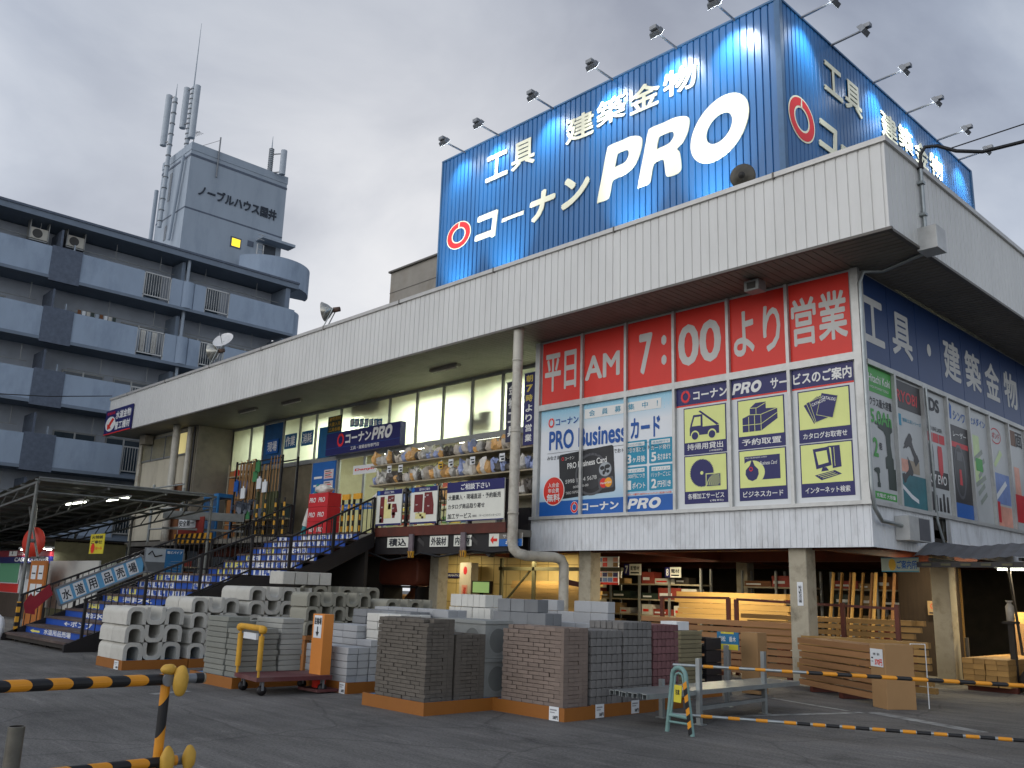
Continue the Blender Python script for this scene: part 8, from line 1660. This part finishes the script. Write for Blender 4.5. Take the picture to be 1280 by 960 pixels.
# dim stock below the canopy
R6 = random.Random(21)
goods_rack(-44, -37.5, 14.6, 0, (.3, .9, 1.5, 2.1), 'dim rack of plumbing goods under the canopy at the left edge', 'storage_rack', .6, None, 'goods on the canopy racks', -1, .45, 'box of goods on the dim racks under the canopy', gm_, R6)
goods_rack(-36.8, -31.5, 14.2, 0, (.3, .9, 1.5, 2.1), 'dim rack of plumbing goods under the canopy before the cream wall', 'storage_rack', .6, None, 'goods on the canopy racks', -1, .45, 'box of goods on the dim racks under the canopy', gm_, R6)
goods_rack(-31.2, -26.6, 15.4, 0, (.3, .9, 1.5), 'dim rack of goods behind the left stair railing', 'storage_rack', .6, None, 'goods on the rack behind the stairs', -1, .45, 'box of goods on the rack behind the stairs', gm_, R6)
for i in range(7):
    a = at_y(132 + 5 * i, 694, 12); q = MB(); q.lathe((a.x, 12, 1.7), UZ, [(0, 0), (0, .16), (.3 + .05 * (i % 3), .17), (.36 + .05 * (i % 3), .1), (.36 + .05 * (i % 3), 0)], mat('drum_grey', '6f7570', .3, .2, 5, rnd=.2), 14); tag(q.build('drum', loc=(a.x, 12, 1.7)), 'grey plastic drum on the bench under the canopy', 'drum', 'drums on the canopy bench')
t = thing('work_bench', 'dark bench carrying grey drums under the canopy', 'bench', (-32, 12, 0)); q = MB(); xa, xb = at_y(128, 694, 12).x, at_y(168, 694, 12).x; q.box(xa - .3, xb + .3, 11.6, 12.4, 1.62, 1.695, m_dark); q.build('top', t)
for x in (xa - .2, xb + .2): q = MB(); q.box(x - .05, x + .05, 11.65, 12.35, 0, 1.62, m_dark); q.build('leg', t)
# metal frame ladder on the cream wall, grey gutter, brand machine
t = thing('steel_ladder', 'pale steel ladder frame around the white pillar before the cream wall', 'ladder', (-36, 15, 0)); m_lad = mat('ladder_pale', '8d9290', .5, .1)
P = [at_y(193, 606, 15.3), at_y(230, 610, 15.3)]; q = MB()
for p in P: q.tube([(p.x, 15.3, 3.0), (p.x, 15.3, p.z)], .06, m_lad, 8)
for k in (0, .9, 1.7): q.tube([(P[0].x, 15.3, P[0].z - .15 - k), (P[1].x, 15.3, P[0].z - .15 - k)], .035, m_lad, 6)
q.build('frame', t)
t = thing('steel_gutter', 'long grey steel gutter beam running along the left end of the deck', 'gutter', (-34, 13.5, 3.4)); a = at_y(205, 643, 14.2); b_ = at_y(306, 648, 16.6); q = MB(); q.bar(V((a.x, 14.2, a.z)), V((b_.x, 16.6, b_.z)), .3, .3, m_scaf); q.build('channel', t); q = MB(); q.bar(V((a.x, 14.2, a.z - .5)), V((b_.x, 16.6, b_.z - .5)), .08, .08, m_scaf); q.build('lower_rail', t)
t = thing('red_sign_board', 'small white over red sign board above hazard boards left of the deck', 'sign', (-33, 15, 3)); P = [at_y(224, 648, 15.2), at_y(253, 666, 15.2)]; q = MB(); o = V((P[0].x, 15.2, P[1].z)); W, H = P[1].x - P[0].x, P[0].z - P[1].z; q.box(P[0].x, P[1].x, 15.2, 15.24, P[1].z, P[0].z, mat('dull_red', '7d2a22', .6)); q.build('board', t); q = MB(); q.rect(o, UX, UZ, .03, W * .7, H * .35, H * .95, m_wht, .004); q.text('安全第一', o, UX, UZ, .06, H * .45, W * .6, H * .4, m_txtd, .03, 0, .006); q.build('print', t)
t = thing('hazard_board', 'yellow and black hazard striped board below the small red sign', 'board', (-32, 15, 2.4)); P = [at_y(218, 668, 15), at_y(262, 678, 15)]; q = MB(); q.box(P[0].x, P[1].x, 15, 15.05, P[1].z, P[0].z, m_yb); W, H = P[1].x - P[0].x, P[0].z - P[1].z
for k in range(7): q.poly((P[0].x, 15, P[1].z), UX, UZ, [(W * k / 7, 0), (W * (k + .5) / 7, 0), (min(W * (k + .9) / 7, W), H), (W * (k + .4) / 7, H)], m_black, .004)
q.build('board', t); q = MB()
for x in (P[0].x + .1, P[1].x - .1): q.box(x - .04, x + .04, 15.06, 15.12, 0, P[0].z, m_black)
q.build('leg', t)
sbox('back_shed_wall', 'dark low wall closing the yard behind the canopy', 'wall', -70, -42.8, 19, 19.2, 0, 3.2, m_dark)
q = MB(); lump(q, (-25.95, 7.05, .3), .14, .14, .34, m_wht, 6, .12); tag(q.build('wrapped_foot', loc=(-25.95, 7.05, 0)), 'white wrapped post foot left of the lowest blue stair', 'wrap')
